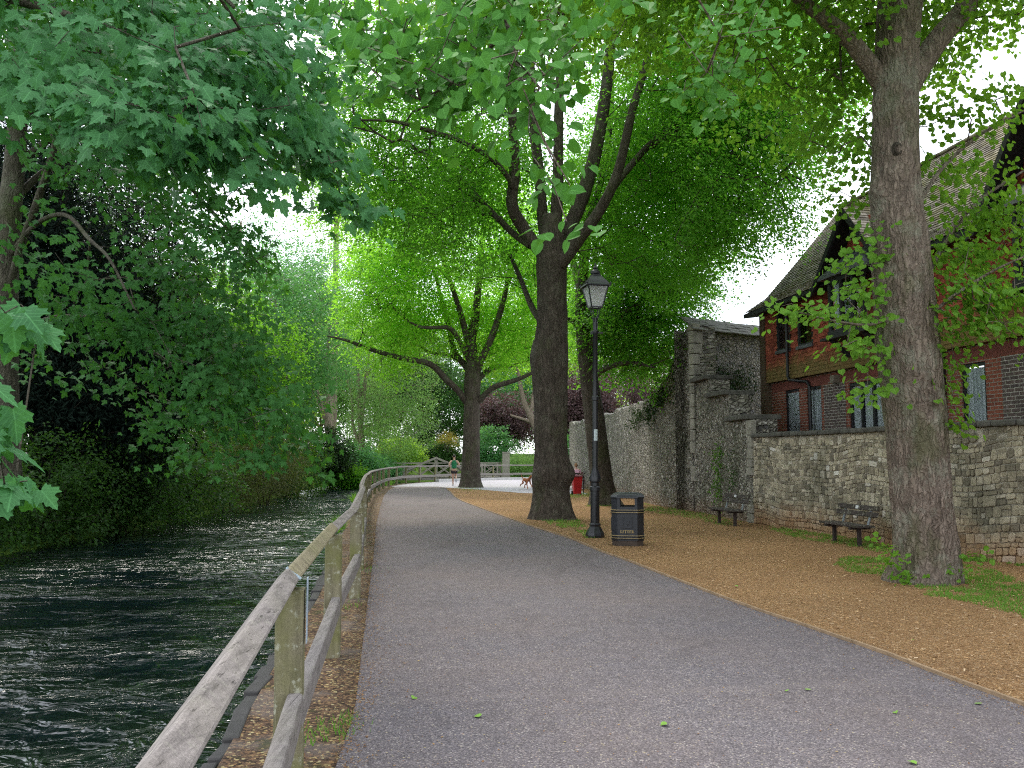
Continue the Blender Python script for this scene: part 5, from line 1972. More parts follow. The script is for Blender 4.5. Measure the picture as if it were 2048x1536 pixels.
# 5: lime standing behind the walker, its bough hangs into the view
b5 = Vector((3.9, -3.2, 0))
tr5 = ([(3.9, -3.2, -0.1), (3.88, -3.2, 1.5), (3.8, -3.1, 3.5), (3.7, -3.0, 6), (3.6, -2.9, 9), (3.5, -2.8, 12)], [.48, .42, .40, .36, .26, .1])
hang = [at(1010, 30, 4.6), at(1040, 150, 4.4), at(1060, 215, 4.25), at(1090, 285, 4.1), at(1140, 370, 3.95)]
hang2 = [at(1010, 60, 4.6), at(960, 120, 4.6), at(900, 170, 4.7), at(840, 200, 4.8), at(780, 170, 5.0), at(720, 120, 5.3)]
limbs5 = [
    ([(3.75, -3.0, 4.6), (2.6, -0.6, 5.4), (1.5, 1.8, 5.2), (0.7, 3.4, 4.6), hang[0]], [.13, .09, .06, .035, .018]),
    (hang, [.014, .011, .008, .006, .003]),
    (hang2, [.014, .011, .008, .006, .005, .003]),
    ([(3.7, -3.0, 5.5), (3.9, -1.0, 7.2), (4.2, 1.0, 8.6)], [.14, .09, .04]),
    ([(3.6, -2.9, 7.0), (6, -1, 8.5), (8, 2, 9.0)], [.14, .08, .03]),
]


def px_cl5(spec, seed):
    rs_ = np.random.default_rng(seed)
    P_, D_ = [], []
    for (px, py, y_, sx, sz, n_) in spec:
        c = np.array(at(px, py - 45, y_))
        p = c + rs_.normal(0, 1, (n_, 3)) * np.array([sx, .25, sz])
        P_.append(p)
        d = rs_.normal(0, 1, (n_, 3)) * .4 + [-.2, -.7, -.4]
        D_.append(d / np.linalg.norm(d, axis=1)[:, None])
    return np.concatenate(P_), np.concatenate(D_)


ex5 = px_cl5([(1140, 425, 3.95, .01, .01, 1), (1105, 365, 4.05, .03, .02, 2), (1070, 300, 4.2, .04, .03, 3), (1030, 230, 4.3, .12, .05, 7), (980, 200, 4.5, .14, .05, 8), (920, 180, 4.6, .14, .06, 8), (860, 215, 4.7, .10, .04, 6), (800, 200, 5.0, .14, .06, 8),
              (1060, 150, 4.5, .12, .06, 7), (1000, 90, 4.6, .2, .08, 11), (900, 90, 4.8, .2, .1, 11), (1080, 60, 4.7, .2, .1, 9), (820, 110, 5.2, .2, .1, 10), (740, 130, 5.4, .14, .1, 5), (760, 40, 5.6, .25, .1, 5), (950, 20, 5.0, .4, .08, 12), (1180, 30, 5.2, .3, .08, 5), (1400, 190, 6.3, .18, .08, 8), (1330, 30, 6.0, .5, .1, 12), (1550, 15, 6.4, .2, .08, 5), (1460, 230, 6.5, .1, .05, 4), (700, 70, 5.7, .12, .12, 4)], 6)
make_tree('lime_tree', 'lime bough with large round leaves hanging over the path from the top edge', b5, tr5, limbs5,
          [((4.6, -3.4, 9.0), (4.4, 4.0, 2.4), 1.0)], ML_LIMEF, MB_LIME, 240, 0.9, 24, 0.076, T_HEART, GL, face=.7, wob=.04, shell=0.8, thr=0.42, gs=0.6, seed=31, extra=[(*ex5, .42, 11)],
          mask=lambda p: (p[:, 2] > 1.65 + 0.72 * p[:, 1] + 0.6) | (p[:, 1] < 0.5) & (p[:, 2] > 6.4), width=0.3, rmax=0.03, r0=0.003)
for o_ in bpy.data.objects:
    pass
# ------------------------------------------------------------------ far bank: sycamores, yew, saplings and shrubs
GS = 'trees on the far bank of the river'


def px_cloud(spec, seed, out=(1, -.4, -.3), fixed=None):
    """leaf clusters round points measured in the photograph: (px, py, depth, sx, sdepth, sz, n)"""
    rs_ = np.random.default_rng(seed)
    P_, D_ = [], []
    for (px, py, y_, sx, sd, sz, n_) in spec:
        c = np.array(at(px, py, y_))
        P_.append(c + rs_.normal(0, 1, (n_, 3)) * np.array([sx, sd, sz]))
        d = rs_.normal(0, .45, (n_, 3)) + np.array(out)
        D_.append(d / np.linalg.norm(d, axis=1)[:, None])
    return np.concatenate(P_), np.concatenate(D_)


# overhanging sycamore whose trunk is just outside the left edge
b6 = Vector((-10.9, 9.5, 0.3))
tr6 = ([(-10.9, 9.5, 0.1), (-10.8, 9.5, 2), (-10.6, 9.6, 4), (-10.5, 9.6, 7), (-10.3, 9.7, 10), (-10.2, 9.7, 13)], [.36, .32, .3, .26, .18, .08])
l6 = [
    ([(-10.6, 9.6, 4.5), (-8.6, 9.2, 6.0), (-6.4, 8.8, 6.6), (-4.6, 8.6, 6.2), (-3.2, 8.4, 5.6)], [.13, .1, .07, .04, .015]),
    ([(-10.5, 9.6, 5.5), (-8.0, 8.0, 7.2), (-5.6, 7.2, 7.4), (-3.4, 6.8, 6.4), (-2.2, 6.6, 5.2)], [.13, .1, .07, .04, .015]),
    ([(-10.6, 9.6, 3.4), (-8.4, 7.8, 3.6), (-6.2, 6.6, 3.2), (-4.6, 5.8, 2.4), (-3.3, 5.2, 1.7)], [.1, .07, .045, .025, .01]),
    ([(-10.4, 9.6, 8), (-7.6, 10, 9.6), (-5.0, 10.4, 9.4), (-3, 10.6, 8.2)], [.13, .09, .05, .02]),
]
sy = [(60, 20, 8.5, .5, .5, .35, 16), (200, 60, 8.2, .5, .5, .35, 18), (340, 60, 8.2, .5, .5, .35, 18), (470, 70, 8.4, .4, .5, .35, 15), (570, 60, 8.8, .3, .5, .35, 10), (610, 130, 9.0, .15, .4, .3, 8),
      (80, 120, 8.0, .4, .4, .25, 10), (230, 140, 7.6, .35, .4, .2, 11), (370, 150, 7.6, .35, .4, .2, 12), (490, 165, 7.8, .35, .4, .2, 11), (580, 200, 8.2, .2, .4, .2, 8),
      (250, 200, 7.2, .3, .3, .12, 9), (340, 215, 7.0, .3, .3, .12, 9), (430, 225, 7.2, .28, .3, .12, 9), (520, 240, 7.6, .22, .3, .14, 8), (220, 270, 6.9, .1, .2, .05, 4), (280, 260, 6.8, .12, .2, .06, 5), (390, 270, 6.9, .2, .2, .07, 6), (470, 275, 7.2, .12, .2, .07, 4),
      (640, 240, 8.6, .12, .3, .25, 7), (630, 170, 8.8, .12, .3, .3, 6), (655, 310, 8.6, .12, .3, .18, 6), (680, 370, 8.4, .1, .2, .14, 4), (700, 395, 8.4, .06, .1, .06, 2),
      (30, 180, 7.2, .15, .2, .08, 4), (80, 190, 7.4, .12, .2, .06, 3), (30, 110, 7.4, .2, .2, .1, 5),
      ]
syn = [(8, 590, 3.9, .02, .1, .05, 2), (14, 650, 3.8, .02, .1, .05, 3), (0, 720, 3.7, .02, .1, .03, 2), (5, 830, 3.5, .02, .06, .03, 2), (10, 890, 3.5, .02, .06, .03, 2), (45, 965, 3.9, .035, .05, .015, 3), (5, 985, 3.9, .02, .05, .02, 2)]
make_tree('sycamore_tree', 'sycamore with large bluish lobed leaves overhanging the river from beyond the left edge', b6, tr6, l6,
          [((-8.2, 9.3, 10.4), (4.6, 4.6, 3.2), 1.0), ((-5.0, 9.4, 9.2), (2.8, 3.0, 1.8), .6), ((-5.5, 12.0, 9.0), (3.4, 3.6, 2.0), .8)], ML_SYC, MB_SYC, 760, 0.85, 17, 0.135, T_MAPLE, GS, shell=0.8, thr=0.42, gs=0.5, seed=41,
          extra=[(*px_cloud(sy, 6, (.6, -.6, -.25)), .75, 15), (*px_cloud(syn, 9, (.6, -.5, -.25)), .16, 4)], face=.75, wob=.04, mask=lambda p: (p[:, 2] > 1.65 + 0.44 * p[:, 1] + 0.2 * np.abs(p[:, 0] + 6)), width=0.34, droop=0.35, tiltn=0.3, r0=0.003, rmax=0.03)

# sycamore with its trunk in view
Y7 = 17.5
b7 = Vector((*at(20, 1000, Y7).xy, 0.3))
tr7 = tpts([(15, 1010, 26), (10, 800, 25), (12, 560, 23), (20, 420, 22), (30, 320, 20), (38, 200, 18), (45, 60, 15), (55, -120, 10), (60, -300, 5)], Y7)
l7 = [tpts(l, Y7) for l in [
    [(12, 600, 8), (40, 500, 8, -.3), (75, 400, 7.5, -.6), (105, 310, 7, -.9), (120, 230, 6, -1.1), (130, 120, 4, -1.3)],
    [(15, 520, 6), (70, 450, 5, -.6), (130, 430, 4.5, -1.1), (180, 480, 4, -1.8), (220, 520, 3, -2.6), (270, 620, 2, -3.2)],
    [(25, 400, 8), (110, 330, 7, .6), (220, 300, 6, 1.2), (330, 330, 5, 1.8), (430, 430, 4, 2.2), (520, 530, 2, 2.4)],
    [(30, 330, 7), (150, 250, 6, .5), (280, 235, 5, .9), (420, 285, 4.6, 1.2), (520, 321, 4.4, 1.4), (572, 341, 4, 1.5), (625, 331, 3.2, 1.5), (655, 300, 2, 1.5)],
    [(40, 240, 8), (140, 160, 7, .5), (260, 60, 6, 1), (380, 60, 4.5, 1.6), (480, 80, 3, 2)],
    [(14, 700, 6), (90, 640, 5, .5), (190, 640, 4.5, .9), (300, 700, 4, 1.2), (420, 790, 3, 1.4), (500, 860, 1.5, 1.4)],
]]
s7 = [(120, 600, 16, .5, .5, .4, 7), (210, 640, 16, .5, .5, .3, 9), (300, 650, 17, .5, .5, .3, 10), (190, 560, 15, .4, .4, .25, 6), (280, 560, 16, .5, .5, .4, 9), (330, 500, 17, .5, .5, .4, 12), (400, 560, 18, .5, .5, .5, 14), (470, 600, 18.5, .5, .5, .5, 13),
      (350, 620, 17, .5, .5, .4, 12), (430, 680, 17.5, .5, .5, .4, 14), (500, 700, 18, .5, .5, .4, 13), (380, 740, 17, .5, .5, .4, 13), (460, 770, 17, .5, .5, .4, 14), (530, 790, 17.5, .4, .5, .35, 12), (580, 830, 17.5, .35, .4, .3, 9), (520, 860, 17, .4, .5, .3, 9), (590, 890, 17.5, .25, .3, .2, 6), (480, 830, 17, .4, .4, .3, 9),
      (330, 390, 18, .6, .5, .5, 16), (430, 420, 18.5, .6, .5, .5, 17), (500, 480, 19, .5, .5, .45, 14), (420, 330, 18.5, .6, .5, .4, 14), (300, 300, 18, .6, .5, .5, 13), (230, 340, 17, .5, .5, .4, 8), (160, 300, 16.5, .5, .5, .4, 7), (490, 380, 19, .4, .5, .4, 8), (520, 540, 19, .3, .4, .4, 5),
      (90, 720, 16.5, .4, .5, .4, 6), (60, 380, 17, .4, .5, .4, 6), (70, 520, 16.5, .4, .5, .3, 5), (250, 760, 17, .5, .5, .4, 7), (330, 820, 17, .5, .5, .4, 8), (420, 890, 17, .5, .5, .3, 8),
      (100, 230, 17, .6, .5, .5, 10), (220, 220, 17.5, .6, .5, .5, 12), (350, 220, 18, .6, .5, .4, 12), (480, 250, 18.5, .5, .5, .4, 10)]
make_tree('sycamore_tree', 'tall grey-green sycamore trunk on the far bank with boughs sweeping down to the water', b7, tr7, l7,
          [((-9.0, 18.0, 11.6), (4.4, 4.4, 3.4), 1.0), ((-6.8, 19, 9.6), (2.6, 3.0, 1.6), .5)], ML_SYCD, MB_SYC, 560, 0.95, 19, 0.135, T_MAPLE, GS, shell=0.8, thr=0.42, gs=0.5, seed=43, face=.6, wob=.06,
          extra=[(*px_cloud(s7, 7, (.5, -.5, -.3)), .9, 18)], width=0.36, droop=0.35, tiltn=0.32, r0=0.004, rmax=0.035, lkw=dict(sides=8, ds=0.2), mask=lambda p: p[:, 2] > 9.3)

# dark yew
b8 = Vector((-13.2, 24.5, 0.6))
make_tree('yew_tree', 'dark almost black yew standing behind the sycamore trunk', b8, ([(-13.2, 24.5, .3), (-13.1, 24.5, 3), (-13, 24.5, 7), (-12.9, 24.5, 11)], [.4, .35, .25, .08]),
          auto_limbs((-13.1, 24.5, 2.5), 3.0, 3.4, 9, .09, 3) + auto_limbs((-13, 24.5, 5.5), 3.0, 2.8, 8, .07, 4),
          [((-12.9, 24.5, 5.6), (4.0, 3.2, 5.6), 1.0), ((-11.4, 24.2, 4.0), (3.0, 2.4, 3.6), .8), ((-14.2, 24.3, 9.0), (2.4, 2.6, 3.0), .5)], ML_YEW, MB_DARK, 3600, 1.0, 40, 0.19, T_SLIM, GS, shell=0.75, thr=0.25, seed=51, droop=0.5, width=0.28, flat=0.14)


def auto_tree(name, label, x, y, h, spread, crown_z, mats, n, L, nl, size, tm, seed, group, tr=.2, z0=0.4, lean=(0, 0), nl_limb=7, thr=.42, shell=.7, droop=.25, cat='tree', gs=.45, squash=1.0):
    top = Vector((x + lean[0], y + lean[1], z0 + crown_z))
    trunk = ([(x, y, z0 - .2), (x + lean[0] * .3, y + lean[1] * .3, z0 + crown_z * .4), tuple(top), (x + lean[0] * 1.3, y + lean[1] * 1.3, z0 + h * .8)], [tr, tr * .85, tr * .65, tr * .2])
    limbs = auto_limbs(top, (h - crown_z) * .6, spread * .8, nl_limb, tr * .45, seed)
    cz = z0 + (crown_z * .75 + h) / 2
    cr = [((x + lean[0], y + lean[1], cz), (spread, spread * .9, (h - crown_z * .75) / 2 * squash), 1.0),
          ((x + lean[0] + spread * .45, y + lean[1] - .3 * spread, cz - (h - crown_z) * .16), (spread * .6, spread * .6, (h - crown_z) * .33), .5),
          ((x + lean[0] - spread * .45, y + lean[1] - .2 * spread, cz - (h - crown_z) * .1), (spread * .6, spread * .6, (h - crown_z) * .34), .5)]
    return make_tree(name, label, (x, y, z0), trunk, limbs, cr, mats[0], mats[1], int(n * 1.5), L, nl, size, tm, group, shell=shell, thr=thr, seed=seed, droop=droop, gs=gs, cat=cat, tkw=dict(sides=12, ds=.3), lkw=dict(sides=6, ds=.5))


# slimmer trees along the far bank
auto_tree('bank_tree', 'slender dark stemmed tree leaning over the far bank between the yew and the shrubs', *at(285, 900, 26).xy, 7.6, 2.6, 2.8, (ML_SHRUB, MB_DARK), 700, 1.0, 26, .11, T_QUAD, 61, GS, tr=.14, lean=(.4, -.3))
auto_tree('bank_tree', 'mid green tree on the far bank rising behind the sycamore boughs', *at(430, 900, 38).xy, 9.5, 4.0, 3.0, (ML_LIME, MB_DARK), 750, 1.4, 28, .15, T_QUAD, 62, GS, tr=.2)
auto_tree('bank_tree', 'pale green open tree on the far bank beside the gap of sky', *at(545, 900, 52).xy, 14.5, 4.6, 4.5, (ML_TEAL, MB_PALE), 750, 1.5, 26, .17, T_QUAD, 63, GS, tr=.2, thr=.45)
auto_tree('bank_tree', 'tall dark tree far behind the yew', *at(120, 900, 36).xy, 17.5, 6.0, 5, (ML_SHRUB, MB_DARK), 900, 1.7, 28, .17, T_QUAD, 64, GS, tr=.3)
auto_tree('bank_tree', 'airy feathery tree with sky showing through above the sycamore boughs', *at(470, 900, 62).xy, 23, 5.0, 12, (ML_TEAL, MB_PALE), 240, 1.8, 24, .2, T_QUAD, 65, GS, tr=.3, thr=.47)
auto_tree('bank_tree', 'high thin crowned tree seen against the sky left of the big lime', *at(665, 900, 75).xy, 36, 5.0, 22, (ML_BRIGHT, MB_PALE), 280, 1.8, 22, .22, T_QUAD, 66, GS, tr=.35, thr=.48)

# shrubs that hang over the water
def shrub(name, label, c, s, mats, n, L, nl, size, tm, seed, group=None, thr=.34, shell=.6, droop=.3, cat='shrub', stems=7, tiltn=.45):
    c = Vector(c)
    root = thing(name, label, cat, (c.x, c.y, max(-0.1, c.z - s[2])), 0, group)
    rs_ = np.random.default_rng(seed)
    C, D = sample_crown([(tuple(c), s, 1.0), ((c.x + s[0] * .4, c.y - s[1] * .2, c.z - s[2] * .25), (s[0] * .6, s[1] * .7, s[2] * .6), .6), ((c.x - s[0] * .45, c.y - s[1] * .1, c.z - s[2] * .2), (s[0] * .55, s[1] * .7, s[2] * .65), .6)], n, shell, .8, thr, lambda p: p[:, 2] > -.38, seed)
    base = np.array([c.x, c.y, c.z - s[2] * .9])
    lines = []
    m_ = MB()
    for k in range(stems):
        a = rs_.uniform(0, 6.28)
        e = np.array([math.cos(a) * s[0] * .55, math.sin(a) * s[1] * .55, s[2] * rs_.uniform(.5, 1.2)])
        pts = [base + np.array([math.cos(a), math.sin(a), 0]) * .15, base + e * [.35, .35, .55], base + e]
        P, r = catmull(pts, [.03, .022, .01], .3)
        m_.tube(P, r, 5)
        lines.append(P)
    sk = Skel(lines)
    sk.attach(C[::2])
    sk.lid = [0] * len(sk.lid)
    sk.twigs([m_], .004, .02, sides=3)
    m_.build('stems', mats[1], root)
    lb = MB()
    sprays(lb, C, D, L, nl, size, tm, droop, .14, tiltn, .34)
    lb.build('foliage', mats[0], root)
    return root


GB = 'shrubs along the far bank'
shrub('shrub', 'dark green shrub trailing into the water at the left edge', (-11.6, 17.5, .75), (1.9, 2.0, 1.5), (ML_SHRUB, MB_DARK), 420, .7, 24, .10, T_QUAD, 71, GB)
shrub('shrub', 'dark leafy shrub below the yew at the water edge', (-11.3, 20.8, .9), (1.8, 2.0, 1.7), (ML_SHRUB, MB_DARK), 420, .7, 24, .10, T_QUAD, 72, GB)
shrub('shrub', 'broad shrub overhanging the river under the sycamore tips', (-10.9, 24.3, 1.1), (2.0, 2.2, 1.8), (ML_SHRUB, MB_DARK), 420, .8, 24, .11, T_QUAD, 73, GB)
shrub('shrub', 'round green shrub with arching sprays between the overhanging shrub and the olive ones', (-10.8, 28.5, 1.1), (1.9, 2.4, 1.8), (ML_SHRUB, MB_DARK), 380, .8, 24, .11, T_QUAD, 74, GB)
shrub('shrub', 'olive brown willowy shrub standing at the water', (-10.9, 33.5, 1.5), (2.0, 2.9, 2.3), (ML_OLIVE, MB_DARK), 420, .9, 28, .13, T_SLIM, 75, GB, droop=.1)
shrub('shrub', 'second olive willowy shrub just upstream of the first', (-11.2, 39.5, 1.6), (2.2, 3.4, 2.5), (ML_OLIVE, MB_DARK), 420, .9, 28, .14, T_SLIM, 76, GB, droop=.1)
shrub('shrub', 'grey green shrub at the river bend with dark ivy behind', (-12.2, 47.5, 1.6), (2.3, 4.2, 2.6), (ML_SHRUB, MB_DARK), 420, 1.0, 26, .14, T_QUAD, 77, GB)
shrub('shrub', 'tall bushy thicket behind the bank shrubs in deep shade', (-14.0, 30.5, 2.4), (2.6, 4.0, 3.2), (ML_SHRUB, MB_DARK), 700, 1.1, 26, .14, T_QUAD, 78, GB)
shrub('shrub', 'thicket of mid green leaves behind the olive shrubs', (-14.4, 42.0, 3.2), (3.0, 6.0, 4.2), (ML_LIME, MB_DARK), 800, 1.2, 26, .16, T_QUAD, 79, GB)
shrub('shrub', 'shadowed thicket behind the water shrub at the left edge', (-14.6, 20.5, 1.9), (2.6, 3.6, 2.4), (ML_SHRUB, MB_DARK), 450, 1.0, 26, .12, T_QUAD, 80, GB)
shrub('shrub', 'bright thicket closing the view behind the grey green shrub at the bend', (-15.2, 54.0, 3.2), (3.4, 5.0, 4.4), (ML_BRIGHT, MB_DARK), 800, 1.3, 26, .18, T_QUAD, 81, GB)
# ------------------------------------------------------------------ beyond the path: far trees and shrubs
GF = 'trees beyond the footbridge'


def far(name, label, px, Y, h, spread, cz, mats, n, L, nl, size, tm, seed, **k):
    p = at(px, 915, Y)
    return auto_tree(name, label, p.x, p.y, h, spread, cz, mats, n, L, nl, size, tm, seed, GF, **k)


# pale double-stemmed tree and a leaning one by the river bend
Yt = 68
b9 = Vector((*at(722, 900, Yt).xy, .3))
tr9 = tpts([(726, 935, 6), (723, 880, 5.5), (719, 820, 5), (716, 760, 4), (714, 690, 3), (716, 600, 2)], Yt)
make_tree('willow_tree', 'pale stemmed willow with soft grey-green crown beyond the river bend', b9, tr9,
          [tpts(l, Yt) for l in ([(722, 860, 4), (728, 800, 3.5), (733, 745, 3), (745, 660, 2)], [(724, 900, 4), (706, 850, 3), (704, 800, 2.5), (690, 740, 1.5)], [(718, 800, 3), (740, 740, 2), (790, 700, 1, -1)])],
          [((b9.x + 1.2, Yt, 8.5), (5.2, 4.5, 6.5), 1.0), ((b9.x + 2.8, Yt - 1, 4.2), (3.6, 2.5, 3.0), .8)], ML_WILLOW, MB_PALE, 1050, 1.5, 30, .2, T_SLIM, GF, shell=.7, thr=.42, seed=91, droop=.6, tkw=dict(sides=10, ds=.3))
Yl = 60
b10 = Vector((*at(664, 900, Yl).xy, .3))
make_tree('leaning_tree', 'bare pinkish leaning trunk forking over the river bend shrubs', b10, tpts([(666, 930, 10), (660, 870, 9), (652, 830, 8.5), (640, 800, 7.5), (622, 770, 6), (604, 735, 5), (592, 700, 4), (570, 620, 3), (555, 540, 2)], Yl),
          [tpts(l, Yl) for l in ([(650, 825, 6), (655, 780, 5), (652, 740, 4), (660, 650, 2.5)], [(600, 730, 4), (590, 690, 3), (600, 640, 2)])],
          [((b10.x - 2.0, Yl + 1, 13.0), (4.0, 4, 4.4), 1.0), ((b10.x - 1.0, Yl + .5, 8.6), (3.4, 3, 2.6), .8)], ML_TEAL, MB_PALE, 800, 1.4, 24, .16, T_QUAD, GF, shell=.75, thr=.45, seed=92, tkw=dict(sides=10, ds=.3))
p = at(1085, 900, 74)
make_tree('plane_tree', 'pale white barked leaning trunk seen behind the big lime', (p.x, p.y, .2), tpts([(1096, 940, 9), (1082, 880, 8.5), (1070, 850, 8), (1058, 825, 6), (1047, 800, 5), (1035, 740, 3.5), (1020, 650, 2)], 74),
          [tpts(l, 74) for l in ([(1066, 845, 4), (1045, 838, 3), (1020, 830, 2)], [(1060, 830, 5), (1066, 800, 4), (1075, 720, 2)])],
          [((p.x - 1, 75, 13.5), (7.0, 5, 6.0), 1.0)], ML_BRIGHT, MB_PALE, 800, 1.8, 26, .2, T_QUAD, GF, seed=93, tkw=dict(sides=10, ds=.3))
far('copper_beech', 'purple leaved beech behind the leaning lime and ruin', 1175, 92, 11.5, 4.4, 2.5, (ML_COPPER, MB_DARK), 800, 1.8, 26, .24, T_QUAD, 94)
far('copper_beech', 'purple leaved tree rising above the broken wall top', 1290, 70, 10.5, 3.2, 5, (ML_COPPER, MB_DARK), 380, 1.3, 24, .18, T_QUAD, 95)
far('copper_beech', 'small purple tinged tree between the two lime trunks', 1000, 84, 8.5, 3.0, 3.0, (ML_COPPER, MB_DARK), 350, 1.4, 24, .2, T_QUAD, 96, lean=(.5, 0))
far('far_tree', 'dark green tree behind the runner and the footbridge', 845, 92, 17, 6.5, 2.5, (ML_SHRUB, MB_DARK), 800, 1.9, 26, .25, T_QUAD, 97)
far('far_tree', 'fresh green tree far behind the willow', 760, 104, 22, 7.5, 4, (ML_BRIGHT, MB_PALE), 800, 2.2, 26, .28, T_QUAD, 98)
far('far_tree', 'blue green tree behind the stout wooden pillar', 1010, 98, 16, 6.5, 2, (ML_TEAL, MB_DARK), 800, 2.0, 26, .26, T_QUAD, 99)
far('far_tree', 'light green tree filling the gap behind the river bend', 640, 88, 19, 6.0, 4, (ML_WILLOW, MB_PALE), 750, 2.0, 26, .25, T_QUAD, 100)
far('far_tree', 'tall green tree behind the seated people', 1180, 112, 22, 8.5, 3, (ML_SHRUB, MB_DARK), 800, 2.3, 26, .3, T_QUAD, 101)
far('far_tree', 'yellow green tree over the ruined wall in the distance', 1330, 82, 12.5, 4.5, 3.5, (ML_BRIGHT, MB_PALE), 500, 1.6, 24, .22, T_QUAD, 102)
far('far_tree', 'bright tree glowing between sky gap and far willow', 575, 100, 24, 7.5, 5, (ML_BRIGHT, MB_PALE), 750, 2.2, 26, .28, T_QUAD, 103, thr=.44)
far('far_tree', 'pale hazy tree in the far distance on the left', 420, 105, 22, 8.5, 4, (ML_WILLOW, MB_PALE), 800, 2.3, 26, .3, T_QUAD, 104)
far('far_tree', 'deep green tree far off behind the bank thickets', 250, 80, 20, 8.5, 4, (ML_SHRUB, MB_DARK), 800, 2.2, 26, .28, T_QUAD, 105)
far('far_tree', 'broad green tree in the distance beyond the yew', 60, 70, 20, 8.5, 4, (ML_SHRUB, MB_DARK), 800, 2.1, 26, .26, T_QUAD, 106)
far('far_tree', 'mid green tree far behind the copper leaved ones', 1080, 125, 26, 9, 4, (ML_BRIGHT, MB_DARK), 700, 2.6, 26, .34, T_QUAD, 107)
far('far_tree', 'distant green tree between footbridge and willow', 900, 128, 26, 9.5, 4, (ML_TEAL, MB_DARK), 700, 2.6, 26, .34, T_QUAD, 108)

GC = 'shrubs beyond the footbridge'


def fshrub(label, px, py, Y, s, mat, n, size, tm, seed, **k):
    c = at(px, py, Y)
    return shrub(k.pop('name', 'shrub'), label, c, s, (mat, MB_DARK), n, k.pop('L', 1.0), 26, size, tm, seed, GC, **k)


fshrub('ivy covered stump heap at the river bend', 655, 905, 57, (1.7, 1.5, 1.8), ML_IVY, 420, .15, T_QUAD, 111)
fshrub('teal leaved shrub spilling over the river bend beside the fence', 705, 930, 60, (2.4, 1.8, 1.6), ML_TEAL, 420, .17, T_QUAD, 112, droop=.5)
fshrub('lush low plants at the water line past the fence curve', 690, 952, 57.5, (1.6, 1.2, .8), ML_LIME, 260, .14, T_QUAD, 113)
fshrub('yellow green clipped bush behind the footbridge end', 800, 905, 74, (2.2, 1.6, 1.5), ML_BRIGHT, 320, .17, T_QUAD, 114)
fshrub('blue green rounded shrub right of the smaller lime trunk', 985, 905, 80, (2.6, 2.0, 2.6), ML_TEAL, 420, .2, T_QUAD, 115)
fshrub('shrub with orange flowers beside the runner', 893, 885, 76, (1.0, .9, .9), ML_GOLD, 50, .09, T_QUAD, 116, thr=.42)
fshrub('soft green shrub under the orange flowers', 885, 905, 77.5, (1.9, 1.6, 1.4), ML_SHRUB, 330, .17, T_QUAD, 117)
fshrub('pale feathery shrub right of the wooden pillar', 1045, 930, 76, (1.8, 1.4, 1.3), ML_WILLOW, 320, .18, T_SLIM, 118)
fshrub('large rounded green shrub behind the seated people', 1165, 915, 80, (3.4, 2.2, 2.4), ML_TEAL, 480, .2, T_QUAD, 119)
fshrub('green bush between the ruin and the leaning lime', 1215, 920, 74, (2.2, 2.0, 2.2), ML_SHRUB, 380, .19, T_QUAD, 120)
fshrub('dark hollow bush under the far dark tree', 850, 895, 84, (3.2, 2.0, 2.6), ML_IVY, 420, .2, T_QUAD, 121)
fshrub('light green bush behind the willow stems', 745, 890, 78, (3.0, 2.0, 2.6), ML_WILLOW, 420, .2, T_QUAD, 122)
fshrub('arching plant hanging over the shallow water by the bridge', 760, 935, 66, (1.7, 1.4, 1.1), ML_TEAL, 300, .16, T_QUAD, 123)
# clipped lawn hedge line behind the bridge
m = MB()
hp = [at(780 + k * 9, 918 + 3 * math.sin(k), 86 + 0.2 * k) for k in range(26)]
C_ = np.array([tuple(q) for q in hp for _ in range(14)]) + rng.normal(0, 1, (26 * 14, 3)) * [.25, .35, .35]
C_[:, 2] = np.clip(C_[:, 2], .3, 1.7)
D_ = rand_dir(len(C_))
hd = thing('hedge', 'low bright clipped hedge running behind the footbridge', 'hedge', (hp[13].x, hp[13].y, 0))
sprays(m, C_, D_, .7, 24, .16, T_QUAD, .0, .16, .5)
m.build('foliage', ML_BRIGHT, hd)

# ivy and creeping plants on the walls and at wall tops
def wall_plant(label, spec, seed, size=.07, mat=None, name='creeper'):
    m_ = MB()
    rs_ = np.random.default_rng(seed)
    P_, Dn = [], []
    for (s, z, ss, sz, n_) in spec:
        for _ in range(n_):
            a, b = s + rs_.normal(0, ss), z + rs_.normal(0, sz)
            p_, nn_, d_ = wpos(a)
            nn_ = nn_ * NSIGN
            q = p_ + nn_ * (.03 + abs(rs_.normal(0, .07)) - .02 * b)
            P_.append((q.x, q.y, max(.03, b)))
            Dn.append(tuple(nn_ * .5 + Vector((0, 0, -.7))))
    P_, Dn = np.array(P_), np.array(Dn)
    sprays(m_, P_, Dn, .3, 9, size, T_QUAD, .4, .1, .5, .4)
    c = P_.mean(0)
    r_ = thing(name, label, 'plant', (c[0], c[1], P_[:, 2].min()))
    m_.build('foliage', mat or ML_IVY, r_)
    return r_


sq = s_at_y(24.4)
wall_plant('narrow green creeper hanging down the stepped flint wall behind the far bench', [(sq - .2, .5 + .2 * k, .13, .12, 8) for k in range(8)], 3, .06, ML_LIME)
wall_plant('wispy green tufts on the flint wall right of the creeper', [(sq + .95, 1.7 - .2 * k, .12, .12, 5) for k in range(6)] + [(sq + 1.2, .9, .06, .25, 8)], 4, .05, ML_SHRUB)
wall_plant('dark ivy tuft on the broken top of the tall flint wall', [(s_at_y(29.6), 3.75, .5, .2, 50), (s_at_y(31.2), 3.3, .6, .2, 50), (s_at_y(33.5), 3.2, .7, .2, 40), (s_at_y(28.2), 4.3, .2, .3, 16)], 5, .09)
ivy = []
rs = np.random.default_rng(8)
r_ = thing('ivy_bush', 'dark ivy growing on the ledge under the tower-like return wall', 'plant', (6.3, 26.9, 3.9))
m = MB()
u_ = rs.uniform(.35, 2.6, 130)
